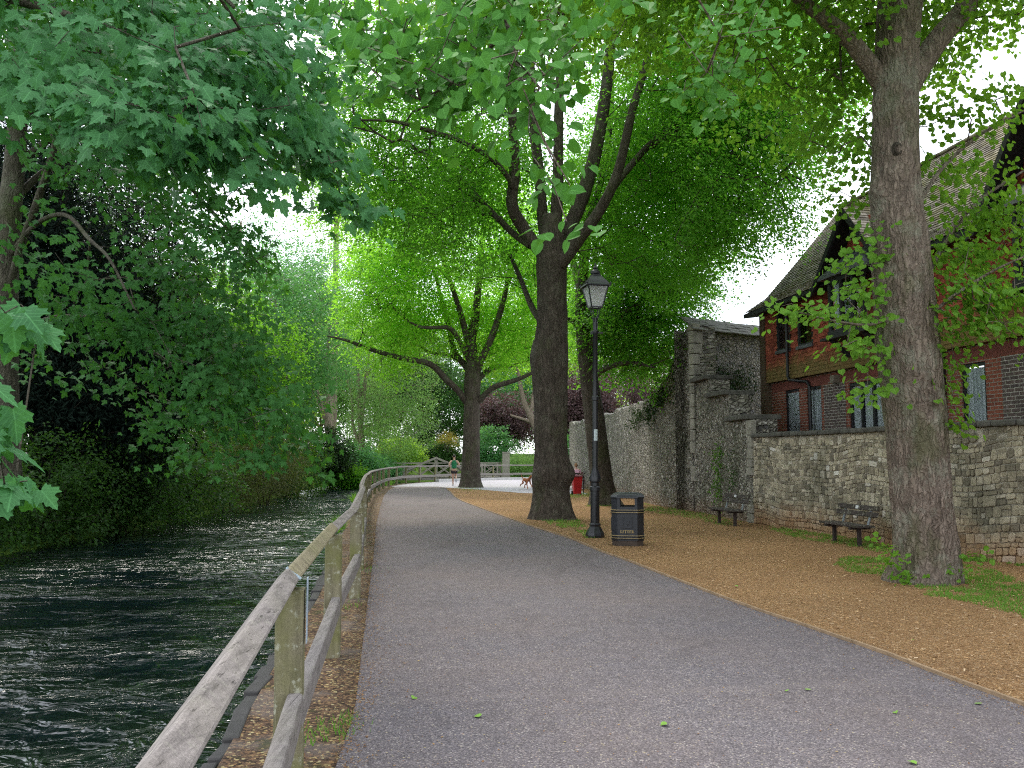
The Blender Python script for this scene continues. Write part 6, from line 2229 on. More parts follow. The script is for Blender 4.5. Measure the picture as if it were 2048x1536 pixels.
P_ = np.array([tuple(pc + rd * a + rn * (.12 + abs(rs.normal(0, .1)))) for a in u_])
P_[:, 2] = 4.0 + rs.normal(.1, .3, 130)
sprays(m, P_, np.tile(np.array(rn), (130, 1)) + [0, 0, -.3], .4, 12, .085, T_QUAD, .3, .14, .5)
m.build('foliage', ML_IVY, r_)
# ------------------------------------------------------------------ street furniture
M_IRON = plain('black_iron', (0.010, 0.011, 0.014), 0.32, var=0.3, scale=14, bump=0.15, spec=0.5)
M_BIN = plain('black_bin_plastic', (0.016, 0.018, 0.023), 0.42, var=0.3, scale=9, bump=0.2, spec=0.5)
M_GOLD = plain('gold_paint', (0.40, 0.30, 0.13), 0.45, var=0.15)
M_DARK = plain('dark_inside', (0.008, 0.008, 0.008), 0.9)


def mat_lampglass():
    n = NT('lantern_glass')
    o = n.obj()
    d = n.nd('ShaderNodeBsdfTranslucent'); d.inputs['Color'].default_value = (.85, .87, .88, 1)
    df = n.nd('ShaderNodeBsdfDiffuse'); df.inputs['Color'].default_value = (.8, .82, .83, 1)
    g = n.nd('ShaderNodeBsdfGlossy'); g.inputs['Roughness'].default_value = .12
    t_ = n.nd('ShaderNodeBsdfTransparent')
    m1 = n.nd('ShaderNodeMixShader'); m1.inputs[0].default_value = .5
    n.ln(d.outputs[0], m1.inputs[1]); n.ln(df.outputs[0], m1.inputs[2])
    m2 = n.nd('ShaderNodeMixShader'); m2.inputs[0].default_value = .12
    n.ln(m1.outputs[0], m2.inputs[1]); n.ln(g.outputs[0], m2.inputs[2])
    m3 = n.nd('ShaderNodeMixShader')
    n.ln(n.mrange(n.noise(o, 3.0, 4), .3, .7, .05, .35), m3.inputs[0])
    n.ln(m2.outputs[0], m3.inputs[1]); n.ln(t_.outputs[0], m3.inputs[2])
    return n.done(m3.outputs[0])


# lamp post
lb_ = G(1190, 1075)
lp = thing('lamp_post', 'black cast iron lamp post with a four sided glass lantern', 'lamp post', tuple(lb_), R(12))
lean = Matrix.Rotation(R(0.55), 4, 'Y')


def lbuild(m_, name, mat, parent=lp, **k):
    A = np.array(lean)
    for i_ in range(len(m_.ch)):
        if len(m_.ch[i_][0]):
            m_.ch[i_] = (m_.ch[i_][0] @ A[:3, :3].T, *m_.ch[i_][1:])
    keep = MATS.pop(parent.name)
    o_ = m_.build(name, mat, None, **k)
    MATS[parent.name] = keep
    o_.parent = parent
    MATS[o_.name] = keep
    return o_


s_ = lb_.y / F
zz = lambda py: (1076 - py) * s_
m = MB()
m.lathe([(.20, 0), (.20, .05), (.185, .10), (.13, .20), (.115, .23), (.12, .27), (.105, .30)], 8, rot=R(22.5))
lbuild(m, 'base', M_IRON, bevel=.008)
m = MB()
m.lathe([(.096, .28), (.092, zz(985)), (.105, zz(984)), (.105, zz(977)), (.088, zz(975)), (.088, zz(968)), (.118, zz(966)), (.122, zz(958)), (.10, zz(953)), (.075, zz(945)), (.062, zz(940))], 20)
lbuild(m, 'pedestal', M_IRON, smooth=True, auto=35)
m = MB()
m.lathe([(.060, zz(942)), (.058, zz(805)), (.074, zz(804)), (.074, zz(797)), (.056, zz(795)), (.050, zz(672)), (.064, zz(670)), (.064, zz(664)), (.048, zz(662)), (.042, zz(637))], 16)
lbuild(m, 'column', M_IRON, smooth=True, auto=35)
m = MB()
m.bar((-.0, 0, zz(667)), (.14, 0, zz(667)), .03, .03)
m.lathe([(.02, -.02), (.02, .02)], 8, (.15, 0, zz(667)))
m.box((-.075, 0, zz(668)), (.05, .05, .06))
lbuild(m, 'ladder_arm', M_IRON)
zb, zt = zz(616), zz(574)
m = MB()
for k in range(4):
    a = R(45 + 90 * k)
    m.tube([(math.cos(a) * .035, math.sin(a) * .035, zz(645)), (math.cos(a) * .08, math.sin(a) * .08, zz(632)), (math.cos(a) * .13, math.sin(a) * .13, zb)], [.012, .011, .012], 6)
lbuild(m, 'lantern_cradle', M_IRON)
rb2, rt2 = .165, .305
m = MB()
for k in range(4):
    a = R(45 + 90 * k); b = R(135 + 90 * k)
    m.bar((math.cos(a) * rb2, math.sin(a) * rb2, zb), (math.cos(a) * rt2, math.sin(a) * rt2, zt), .022, .022)
    for rr_, z_ in ((rb2, zb), (rt2, zt)):
        m.bar((math.cos(a) * rr_, math.sin(a) * rr_, z_), (math.cos(b) * rr_, math.sin(b) * rr_, z_), .026, .026)
lbuild(m, 'lantern_frame', M_IRON)
m = MB()
for k in range(4):
    a = R(45 + 90 * k); b = R(135 + 90 * k)
    f = .985
    m.poly([(math.cos(a) * rb2 * f, math.sin(a) * rb2 * f, zb), (math.cos(b) * rb2 * f, math.sin(b) * rb2 * f, zb), (math.cos(b) * rt2 * f, math.sin(b) * rt2 * f, zt), (math.cos(a) * rt2 * f, math.sin(a) * rt2 * f, zt)])
lbuild(m, 'lantern_glass', mat_lampglass())
m = MB()
m.lathe([(.02, zt - .02), (.028, zt - .12), (.03, zt - .2), (.015, zt - .22)], 10)
m.lathe([(.05, zt - .02), (.045, zt - .004)], 10)
lbuild(m, 'bulb_holder', plain('bulb_white', (.55, .52, .45), .4), smooth=True)
m = MB()
m.lathe([(.375, zt), (.375, zt + .025), (.335, zt + .05), (.27, zt + .12), (.18, zt + .20), (.13, zt + .235), (.135, zt + .26), (.10, zt + .28)], 4, rot=R(45))
m.lathe([(.085, zt + .27), (.10, zt + .29), (.10, zt + .34), (.07, zt + .36), (.045, zt + .39), (.06, zt + .41), (.04, zt + .44), (.018, zt + .45), (.022, zt + .48), (.004, zt + .53)], 12)
for k in range(4):
    a = R(45 + 90 * k)
    m.lathe([(.016, 0), (.022, .02), (.016, .05), (.002, .07)], 8, (math.cos(a) * .36, math.sin(a) * .36, zt + .02))
lbuild(m, 'lantern_roof', M_IRON, bevel=.004)
m = MB()
m.extrude([(math.cos(R(t_)) * .062, math.sin(R(t_)) * .062, zz(885)) for t_ in (-130, -115, -100, -85, -70, -55)] + [(math.cos(R(t_)) * .055, math.sin(R(t_)) * .055, zz(885)) for t_ in (-55, -90, -130)], (0, 0, zz(862) - zz(885)))
st_ = lbuild(m, 'sticker', plain('pale_sticker', (.45, .52, .52), .5, var=.3, scale=20))

# litter bin
bc = G(1256, 1090)
bin_ = thing('litter_bin', 'black litter bin with gold bands and the word LITTER in front of the lamp post', 'litter bin', (bc.x, bc.y, 0), R(-9))
BW, BD, CH = .60, .54, .115


def octo(wd_, dp, ch, z):
    x, y = wd_ / 2, dp / 2
    return [(-x + ch, -y, z), (x - ch, -y, z), (x, -y + ch, z), (x, y - ch, z), (x - ch, y, z), (-x + ch, y, z), (-x, y - ch, z), (-x, -y + ch, z)]


def loft(m_, rings, cap=True):
    b_ = m_.n
    n_ = len(rings[0])
    m_.add([p for r__ in rings for p in r__], [[i_ * n_ + k, i_ * n_ + (k + 1) % n_, (i_ + 1) * n_ + (k + 1) % n_, (i_ + 1) * n_ + k] for i_ in range(len(rings) - 1) for k in range(n_)])
    if cap:
        m_.ch.append((np.zeros((0, 3)), np.array([[b_ + k for k in range(n_)][::-1]]), .5, None, 0))
        m_.ch.append((np.zeros((0, 3)), np.array([[b_ + (len(rings) - 1) * n_ + k for k in range(n_)]]), .5, None, 0))


def lbin(m_, name, mat, parent=bin_, **k):
    keep = MATS.pop(parent.name)
    o_ = m_.build(name, mat, None, **k)
    MATS[parent.name] = keep
    o_.parent = parent
    MATS[o_.name] = keep
    return o_


m = MB()
loft(m, [octo(BW - .02, BD - .02, CH, 0), octo(BW - .02, BD - .02, CH, .10)])
lbin(m, 'plinth', plain('bin_plinth', (.055, .04, .03), .8, var=.4, scale=10, bump=.4))
m = MB()
rg = [octo(BW, BD, CH, .10), octo(BW, BD, CH, .125), octo(BW + .025, BD + .025, CH, .13), octo(BW + .025, BD + .025, CH, .15), octo(BW, BD, CH, .155), octo(BW, BD, CH, .17), octo(BW + .025, BD + .025, CH, .175), octo(BW + .025, BD + .025, CH, .195), octo(BW, BD, CH, .20),
      octo(BW, BD, CH, .60), octo(BW + .03, BD + .03, CH, .605), octo(BW + .03, BD + .03, CH, .625), octo(BW, BD, CH, .63), octo(BW, BD, CH, .645), octo(BW + .03, BD + .03, CH, .65), octo(BW + .03, BD + .03, CH, .67), octo(BW + .005, BD + .005, CH, .675), octo(BW + .005, BD + .005, CH, .70)]
loft(m, rg)
lbin(m, 'body', M_BIN, bevel=.003)
m = MB()      # open head: corner pillars, upper and lower bands
o0, o1 = octo(BW, BD, CH, .70), octo(BW, BD, CH, .885)
for k in range(8):
    a0, a1 = Vector(o0[k]), Vector(o0[(k + 1) % 8])
    wide = (a1 - a0).length > .25
    inn = Vector((-(a0 + a1).x, -(a0 + a1).y, 0)).normalized() * .03
    up = Vector((0, 0, .185))
    if wide:
        d_ = (a1 - a0) * .13
        m.hexa([a0, a0 + d_, a0 + d_ + inn, a0 + inn, a0 + up, a0 + d_ + up, a0 + d_ + inn + up, a0 + inn + up])
        m.hexa([a1 - d_, a1, a1 + inn, a1 - d_ + inn, a1 - d_ + up, a1 + up, a1 + inn + up, a1 - d_ + inn + up])
        b_ = Vector((0, 0, .03))
        m.hexa([a0 + d_, a1 - d_, a1 - d_ + inn, a0 + d_ + inn, a0 + d_ + b_, a1 - d_ + b_, a1 - d_ + inn + b_, a0 + d_ + inn + b_])
    else:
        m.hexa([a0, a1, a1 + inn, a0 + inn, a0 + up, a1 + up, a1 + inn + up, a0 + inn + up])
lbin(m, 'head', M_BIN)
m = MB()
loft(m, [octo(BW, BD, CH, .885), octo(BW + .03, BD + .03, CH, .89), octo(BW + .03, BD + .03, CH, .915), octo(BW - .01, BD - .01, CH, .945), octo(BW - .09, BD - .09, CH * .9, .975), octo(BW - .22, BD - .22, CH * .7, .99)])
lbin(m, 'lid', M_BIN, bevel=.004)
m = MB()
loft(m, [octo(BW - .12, BD - .12, CH * .8, .703), octo(BW - .12, BD - .12, CH * .8, .74)])
lbin(m, 'liner_bag', M_DARK)
m = MB()
for z_ in (.127, .172, .602, .647):
    oo = octo(BW + .008, BD + .008, CH, z_ - .006)
    o2 = octo(BW + .03, BD + .03, CH, z_ + .001)
    pass
for za_, zb_ in ((.1525, .1975), (.6275, .6725)):
  m = MB()
  for z_ in (za_, zb_):
    loft(m, [octo(BW + .012, BD + .012, CH, z_ - .004), octo(BW + .036, BD + .036, CH, z_ - .004), octo(BW + .036, BD + .036, CH, z_ + .003), octo(BW + .012, BD + .012, CH, z_ + .003)], False)
  lbin(m, 'gold_band', M_GOLD)
m = MB()      # raised panels: crest panel on the front, fluted panels on the corners
yf = -BD / 2 - .004
for (x0, x1, z0, z1) in ((-.095, .095, .525, .545), (-.095, .095, .335, .355), (-.095, -.075, .355, .525), (.075, .095, .355, .525)):
    m.box(((x0 + x1) / 2, yf, (z0 + z1) / 2), (x1 - x0, .016, z1 - z0))
m.extrude([(-.045, yf - .006, .50), (-.045, yf - .006, .43), (0, yf - .006, .385), (.045, yf - .006, .43), (.045, yf - .006, .50)], (0, .012, 0))
m.box((0, yf - .008, .465), (.075, .006, .012)); m.box((0, yf - .008, .44), (.012, .006, .09))
lbin(m, 'crest_panel', M_BIN, bevel=.003)
m = MB()
for sx_ in (-1, 1):
    for k in range(5):
        pass
xs_ = -BW / 2 - .004
for zc_ in (.30, .52):
    m.box((xs_, 0, zc_), (.014, .2, .02))
for yc_ in (-.1, -.035, .035, .1):
    m.box((xs_, yc_, .41), (.014, .018, .24))
lbin(m, 'side_panel', M_BIN, bevel=.003)
# lettering, serif capitals
m = MB()
lh, lw_, th_ = .052, .034, .0105
yl = -BD / 2 - .003


def stroke(x0, z0, x1, z1, w__=th_):
    m.bar((x0, yl, z0), (x1, yl, z1), w__, .008, up=(0, -1, 0))


x = -.128
z0 = .245
for ch in 'LITTER':
    if ch == 'L':
        stroke(x + .006, z0, x + .006, z0 + lh); stroke(x - .002, z0 + .003, x + .03, z0 + .003, .006); stroke(x - .002, z0 + lh, x + .015, z0 + lh, .005); stroke(x + .03, z0, x + .03, z0 + .016, .005); x += .044
    if ch == 'I':
        stroke(x + .006, z0, x + .006, z0 + lh); stroke(x - .003, z0 + .002, x + .015, z0 + .002, .005); stroke(x - .003, z0 + lh, x + .015, z0 + lh, .005); x += .030
    if ch == 'T':
        stroke(x + .017, z0, x + .017, z0 + lh); stroke(x, z0 + lh - .002, x + .034, z0 + lh - .002, .006); stroke(x + .008, z0 + .002, x + .026, z0 + .002, .005); stroke(x, z0 + lh - .015, x, z0 + lh, .005); stroke(x + .034, z0 + lh - .015, x + .034, z0 + lh, .005); x += .046
    if ch == 'E':
        stroke(x + .006, z0, x + .006, z0 + lh); stroke(x - .002, z0 + .003, x + .03, z0 + .003, .006); stroke(x - .002, z0 + lh - .002, x + .03, z0 + lh - .002, .006); stroke(x + .006, z0 + lh * .52, x + .023, z0 + lh * .52, .005); stroke(x + .03, z0, x + .03, z0 + .015, .005); stroke(x + .03, z0 + lh - .015, x + .03, z0 + lh, .005); x += .044
    if ch == 'R':
        stroke(x + .006, z0, x + .006, z0 + lh); stroke(x - .003, z0 + .002, x + .015, z0 + .002, .005); stroke(x - .002, z0 + lh - .002, x + .02, z0 + lh - .002, .006); stroke(x + .006, z0 + lh * .5, x + .02, z0 + lh * .5, .006)
        stroke(x + .02, z0 + lh - .003, x + .028, z0 + lh * .86, .007); stroke(x + .0275, z0 + lh * .86, x + .0275, z0 + lh * .64, .007); stroke(x + .028, z0 + lh * .64, x + .02, z0 + lh * .5, .007); stroke(x + .016, z0 + lh * .5, x + .034, z0, .008)
lbin(m, 'lettering', M_GOLD)

# benches
M_PLANK = woodmat('bench_plank', (0.055, 0.045, 0.042), (3, 28, 28), .1)
M_BSTEEL = plain('bench_steel', (0.30, 0.32, 0.36), .4, .6, .2)
M_BPOST = plain('bench_post', (0.035, 0.025, 0.022), .75, var=.4, scale=12, bump=.3)


def make_bench(label):
    root = thing('park_bench', label, 'bench', (0, 0, 0), 0, 'plank benches along the wall')
    Lb = 1.42
    m_ = MB()
    # local x along the bench, y towards the wall
    for k, y_ in enumerate((-.17, -.045, .08)):
        m_.box((0, y_, .375), (Lb, .11, .045), Matrix.Rotation(R(-3), 3, 'X'), k / 3)
    m_.build('seat', M_PLANK, root, bevel=.008)
    bk = Matrix.Rotation(R(-14), 3, 'X')
    m_ = MB()
    for z_, y_ in ((.585, .185), (.70, .215)):
        m_.box((0, y_, z_), (Lb, .045, .095), bk, z_)
    m_.build('backrest', M_PLANK, root, bevel=.008)
    for x_ in (-.45, .45):
        m_ = MB()
        m_.box((x_, -.04, .15), (.065, .065, .42))
        m_.build('leg', M_BPOST, root, bevel=.006)
        m_ = MB()
        m_.bar((x_, -.24, .335), (x_, .17, .335), .06, .05)
        m_.build('bearer', M_BPOST, root)
        m_ = MB()
        m_.bar((x_, .13, .33), (x_, .245, .74), .05, .025, up=(0, 1, 0))
        m_.build('back_bracket', M_BSTEEL, root)
    m_ = MB()
    m_.box((.02, .183, .703), (.09, .012, .06), bk)
    m_.build('plaque', plain('plaque_white', (.62, .63, .63), .4, var=.1), root)
    return root


bench = make_bench('near dark plank bench with a white plaque, beside the thick near lime')
bench2 = copy_tree(bench)
bench2['label'] = 'far dark plank bench standing where flint and rubble walls meet'
for bo, (l0, l1) in ((bench, ((1667, 1083), (1730, 1093))), (bench2, ((1438, 1047), (1473, 1051)))):
    a, b = G(*l0), G(*l1)
    cm = (a + b) / 2
    sg = float(np.interp(-cm.y, -WP[:, 1], wd))
    _, nn_, dd_ = wpos(sg)
    bo.location = (cm.x, cm.y, 0)
    bo.rotation_euler = (0, 0, math.atan2(dd_.y, dd_.x))
bench2.location.y -= .1

# red wheeled bin, thin post, black bench beyond
wb = G(1154, 990)
wr = thing('wheelie_bin', 'red wheeled bin standing on grass beyond the big lime', 'bin', tuple(wb), R(8))
M_RED = plain('red_plastic', (.42, .012, .018), .4, var=.15)
m = MB()
m.hexa([(-.16, -.17, .05), (.16, -.17, .05), (.16, .15, .05), (-.16, .15, .05), (-.21, -.22, .80), (.21, -.22, .80), (.21, .20, .80), (-.21, .20, .80)])
lbin(m, 'bin_body', M_RED, wr, bevel=.015)
m = MB()
m.hexa([(-.225, -.24, .80), (.225, -.24, .80), (.225, .22, .80), (-.225, .22, .80), (-.20, -.20, .87), (.20, -.20, .87), (.20, .2, .87), (-.20, .2, .87)])
m.bar((-.15, .25, .83), (.15, .25, .83), .03, .03)
lbin(m, 'bin_lid', plain('dark_red_plastic', (.10, .006, .01), .45), wr, bevel=.012)
for sx_ in (-1, 1):
    m = MB()
    m.tube([(sx_ * .17, .14, .09), (sx_ * .215, .14, .09)], [.09, .09], 16)
    lbin(m, 'wheel', M_DARK, wr)
tp = G(1167, 988)
pt = thing('thin_post', 'thin black metal post beside the red wheeled bin', 'post', tuple(tp))
m = MB()
m.tube([(tp.x, tp.y, 0), (tp.x, tp.y, .82)], [.022, .022], 8)
m.lathe([(.03, .82), (.03, .84), (.005, .86)], 8, (tp.x, tp.y, 0))
m.build('pole', M_IRON, pt)


def seat_bench(label, p, rz, mat, Lb=1.5):
    r_ = thing('garden_bench', label, 'bench', tuple(p), rz, 'benches on the pale pavement')
    m_ = MB()
    for k in range(4):
        m_.box((0, -.2 + .13 * k, .44), (Lb, .11, .035))
    lbin(m_, 'seat', mat, r_)
    m_ = MB()
    for k in range(3):
        m_.box((0, .27 + .03 * k, .58 + .12 * k), (Lb, .03, .09))
    lbin(m_, 'backrest', mat, r_)
    for x_ in (-Lb / 2 + .06, Lb / 2 - .06):
        for y_ in (-.2, .22):
            m_ = MB()
            m_.box((x_, y_, .21), (.06, .06, .42))
            lbin(m_, 'leg', mat, r_)
        m_ = MB()
        m_.bar((x_, .22, .42), (x_, .34, .86), .05, .05, up=(0, 1, 0))
        lbin(m_, 'back_post', mat, r_)
    return r_


gb1 = G(1142, 985)
seat_bench('dark garden bench half hidden behind the big lime trunk', (gb1.x + .05, gb1.y + 3.2, 0), R(6), M_BPOST, 1.3)
gb2 = G(1184, 983)
seat_bench('brown garden bench carrying the seated pair near the leaning lime', (gb2.x - .35, gb2.y + 4.0, 0), R(4), plain('brown_bench', (.12, .035, .025), .6), 1.9)

# footbridge, pillar
M_OLDW = woodmat('silvered_oak', (.26, .24, .21), (12, 12, 12), .25)
YB = 66.0
ba, bb = at(776, 955, YB - .4), at(1001, 957, YB + 1.2)
fb = thing('footbridge', 'weathered wooden footbridge with crossed railings over the river bend', 'footbridge', (ba.x, ba.y, 0))
bl = Vector((ba.x - 2.5, ba.y, 0)); br = Vector((bb.x, bb.y, 0))
bd = (br - bl).normalized(); bn = Vector((-bd.y, bd.x, 0))
Lb = (br - bl).length
m = MB()
k = 0.0
while k < Lb:
    m.box(bl + bd * (k + .08) + bn * .9 + Vector((0, 0, .16)), (.145, 1.8, .05), Matrix((bd, bn, Vector((0, 0, 1)))).transposed(), rng.random())
    k += .16
for o in (0.1, 1.7):
    m.bar(bl + bn * o + Vector((0, 0, .03)), br + bn * o + Vector((0, 0, .03)), .16, .2)
m.build('deck', M_OLDW, fb)
nb = 9
for side, off in (('a', 0.0), ('b', 1.8)):
    m = MB()
    for k in range(nb + 1):
        p = bl + bd * (Lb * k / nb) + bn * off
        hgt = 1.28 + (.42 if k == 5 else 0)
        m.box(p + Vector((0, 0, hgt / 2)), (.13, .13, hgt), Matrix((bd, bn, Vector((0, 0, 1)))).transposed())
    m.build('railing_posts', M_OLDW, fb)
    m = MB()
    for z_ in (1.22, .26):
        m.bar(bl + bn * off + Vector((0, 0, z_)), br + bn * off + Vector((0, 0, z_)), .11, .09)
    m.build('rail', M_OLDW, fb)
    m = MB()
    for k in range(nb):
        p0 = bl + bd * (Lb * k / nb) + bn * off; p1 = bl + bd * (Lb * (k + 1) / nb) + bn * off
        m.bar(p0 + Vector((0, 0, .3)), p1 + Vector((0, 0, 1.18)), .06, .07)
        m.bar(p0 + Vector((0, 0, 1.18)) + bn * .055, p1 + Vector((0, 0, .3)) + bn * .055, .06, .05)
    m.build('cross_braces', M_OLDW, fb)
    m = MB()
    pk = bl + bd * (Lb * 5 / nb) + bn * (off - .1)
    for sg in (-1, 1):
        m.bar(pk + Vector((0, 0, 1.62)), pk + bd * sg * 3.3 + Vector((0, 0, .3)), .1, .12)
    m.build('truss_braces', M_OLDW, fb)
wp = at(1012, 957, 66.9)
pil = thing('wooden_pillar', 'stout boarded wooden pillar at the end of the footbridge', 'pillar', (wp.x, wp.y, 0))
m = MB()
for k in range(4):
    m.box((wp.x - .21 + .14 * k, wp.y - .24, 1.02), (.13, .05, 2.0), None, rng.random())
    m.box((wp.x - .21 + .14 * k, wp.y + .24, 1.02), (.13, .05, 2.0), None, rng.random())
for k in range(3):
    for sx_ in (-1, 1):
        m.box((wp.x + sx_ * .255, wp.y - .14 + .14 * k, 1.02), (.05, .13, 2.0), None, rng.random())
m.build('boards', M_OLDW, pil)
m = MB()
m.box((wp.x, wp.y, 2.05), (.62, .62, .06)); m.box((wp.x, wp.y, .12), (.66, .66, .24))
m.build('cap_and_base', M_OLDW, pil)
# low stone kerb where the fence meets the pavement
m = MB()
for a, b in zip(fl[3:-4], fl[4:-3]):
    m.bar((a[0] + .05, a[1] - .1, .08), (b[0] + .05, b[1] - .1, .08), .3, .2)
props(m.build('pavement_kerb', plain('pale_kerb', (.42, .41, .40), .8, var=.25, scale=6)), kind='structure')
# ------------------------------------------------------------------ people, dog
def skin(name, J, E, mat, parent, sub=2, root=0):
    names = list(J)
    me = bpy.data.meshes.new(name)
    me.from_pydata([J[k][0] for k in names], [(names.index(a), names.index(b)) for a, b in E], [])
    o_ = bpy.data.objects.new(name, me)
    COL.objects.link(o_)
    md = o_.modifiers.new('Skin', 'SKIN')
    md.use_smooth_shade = True
    md.branch_smoothing = .6
    if not me.skin_vertices:
        raise RuntimeError('no skin layer')
    for i_, k in enumerate(names):
        sv = me.skin_vertices[0].data[i_]
        r__ = J[k][1]
        sv.radius = r__ if isinstance(r__, tuple) else (r__, r__)
        sv.use_root = (i_ == root)
    s_ = o_.modifiers.new('Subdivision', 'SUBSURF')
    s_.levels = sub
    s_.render_levels = sub
    me.materials.append(mat)
    o_.parent = parent
    return o_


M_SKIN = plain('skin', (.50, .30, .22), .5, var=.1)
M_HAIR = plain('dark_hair', (.022, .015, .011), .6)
M_HAIRF = plain('sandy_hair', (.26, .13, .06), .6)
M_GREEN = plain('green_vest', (.008, .17, .065), .7, var=.2)
M_SHORT = plain('black_shorts', (.012, .012, .016), .7)
M_PINK = plain('pink_shirt', (.70, .40, .50), .8, var=.12)
M_WHITE = plain('white_shirt', (.72, .66, .70), .8, var=.1)
M_PLUM = plain('dark_pink_trousers', (.30, .05, .12), .8)
M_SHOE = plain('pale_shoe', (.35, .36, .38), .6)


def hand_fingers(pre, wrist, d, J, E, curl):
    """palm and five fingers continuing a wrist joint"""
    w_, d = Vector(wrist), Vector(d).normalized()
    s_ = d.cross(Vector((0, 0, 1))).normalized() if abs(d.z) < .9 else Vector((1, 0, 0))
    c_ = Vector(curl)
    pm = w_ + d * .075
    J[pre + 'palm'] = (tuple(pm), (.030, .020))
    E.append((pre + 'wrist', pre + 'palm'))
    for i_, (o_, l_) in enumerate(((-.026, .055), (-.009, .066), (.009, .062), (.026, .048))):
        a = pm + d * .03 + s_ * o_
        b = a + d * l_ * .5 + c_ * .02
        e = b + d * l_ * .25 + c_ * l_ * .6
        J[f'{pre}f{i_}a'], J[f'{pre}f{i_}b'], J[f'{pre}f{i_}c'] = (tuple(a), .010), (tuple(b), .009), (tuple(e), .008)
        E += [(pre + 'palm', f'{pre}f{i_}a'), (f'{pre}f{i_}a', f'{pre}f{i_}b'), (f'{pre}f{i_}b', f'{pre}f{i_}c')]
    a = w_ + d * .04 - s_ * .035
    J[pre + 'th'] = (tuple(a), .011)
    J[pre + 'th2'] = (tuple(a + d * .04 - s_ * .012 + c_ * .02), .009)
    E += [(pre + 'wrist', pre + 'th'), (pre + 'th', pre + 'th2')]


def head_parts(root, c, fwd, hair, long=False):
    """skull cap of hair, ears, nose, eyes as parts; c = head centre"""
    c, fwd = Vector(c), Vector(fwd).normalized()
    sd = fwd.cross(Vector((0, 0, 1)))
    m_ = MB()
    V_, F_ = [], []
    nu_, nv_ = 18, 9
    for a in range(nv_ + 1):
        th = (math.pi * (.60 if not long else .72)) * a / nv_
        for b in range(nu_):
            ph = 2 * math.pi * b / nu_
            fr_ = max(0, math.cos(ph))
            t2 = th * (1 - .42 * fr_)
            q = c + fwd * (math.cos(ph) * math.sin(t2) * .103) + sd * (math.sin(ph) * math.sin(t2) * .088) + Vector((0, 0, math.cos(t2) * .128))
            V_.append(tuple(q - fwd * .008))
    F_ = [[a * nu_ + b, a * nu_ + (b + 1) % nu_, (a + 1) * nu_ + (b + 1) % nu_, (a + 1) * nu_ + b] for a in range(nv_) for b in range(nu_)]
    m_.add(V_, F_)
    lbin(m_, 'hair', hair, root, smooth=True)
    for sg in (-1, 1):
        m_ = MB()
        e = c + sd * sg * .083 - Vector((0, 0, .01))
        m_.lathe([(.006, -.03), (.016, -.018), (.02, .0), (.018, .02), (.006, .032)], 8, tuple(e))
        lbin(m_, 'ear', M_SKIN, root, smooth=True)
        m_ = MB()
        m_.lathe([(.002, -.008), (.011, 0), (.002, .008)], 8, tuple(c + fwd * .088 + sd * sg * .032 + Vector((0, 0, .012))))
        lbin(m_, 'eye', M_HAIR, root, smooth=True)
    m_ = MB()
    n0 = c + fwd * .09
    m_.hexa([n0 + sd * .014 + Vector((0, 0, -.03)), n0 - sd * .014 + Vector((0, 0, -.03)), n0 - sd * .012 + fwd * .03 + Vector((0, 0, -.028)), n0 + sd * .012 + fwd * .03 + Vector((0, 0, -.028)), n0 + sd * .007 + Vector((0, 0, .022)), n0 - sd * .007 + Vector((0, 0, .022)), n0 - sd * .005 + fwd * .008 + Vector((0, 0, .022)), n0 + sd * .005 + fwd * .008 + Vector((0, 0, .022))])
    lbin(m_, 'nose', M_SKIN, root)
    m_ = MB()
    m_.box(c + fwd * .086 - Vector((0, 0, .058)), (.045 if abs(sd.x) > .5 else .01, .01 if abs(sd.x) > .5 else .045, .012))
    lbin(m_, 'mouth', plain('lips', (.30, .10, .09), .5), root)


g0 = G(908, 972)
run = thing('person', 'runner in green vest and black shorts running away along the path', 'person', (g0.x, g0.y, .012), R(6))
J, E = {}, []
J['pelvis'] = ((0, 0, .97), (.145, .105))
J['waist'] = ((0, .02, 1.10), (.128, .095)); J['chest'] = ((0, .06, 1.32), (.165, .11)); J['neckb'] = ((0, .08, 1.50), (.075, .065)); J['neck'] = ((0, .09, 1.56), .055); J['head'] = ((0, .11, 1.67), (.078, .092)); J['crown'] = ((0, .11, 1.76), (.068, .08))
E += [('pelvis', 'waist'), ('waist', 'chest'), ('chest', 'neckb'), ('neckb', 'neck'), ('neck', 'head'), ('head', 'crown')]
for s_, sx_, el, wr in (('L', -1, (-.30, -.13, 1.19), (-.25, .10, 1.13)), ('R', 1, (.31, -.06, 1.20), (.27, .17, 1.20))):
    J[s_ + 'sh'] = ((sx_ * .185, .07, 1.43), .062); J[s_ + 'el'] = (el, .043); J[s_ + 'wrist'] = (wr, .030)
    E += [('chest', s_ + 'sh'), (s_ + 'sh', s_ + 'el'), (s_ + 'el', s_ + 'wrist')]
    hand_fingers(s_, wr, Vector(wr) - Vector(el), J, E, (-sx_ * .8, 0, -.3))
J['Rhip'] = ((.09, 0, .92), .092); J['Rkn'] = ((.10, .10, .55), .062); J['Rcalf'] = ((.10, -.17, .46), .055); J['Rank'] = ((.10, -.33, .40), .036); J['Rtoe'] = ((.10, -.42, .28), .032)
J['Lhip'] = ((-.09, 0, .92), .092); J['Lkn'] = ((-.07, .05, .52), .062); J['Lcalf'] = ((-.065, -.01, .36), .055); J['Lank'] = ((-.06, -.02, .09), .037); J['Ltoe'] = ((-.06, .13, .035), .032)
for s_ in 'LR':
    E += [('pelvis', s_ + 'hip'), (s_ + 'hip', s_ + 'kn'), (s_ + 'kn', s_ + 'calf'), (s_ + 'calf', s_ + 'ank'), (s_ + 'ank', s_ + 'toe')]
skin('body', J, E, M_SKIN, run)
head_parts(run, (0, .115, 1.70), (0, 1, 0), M_HAIR)
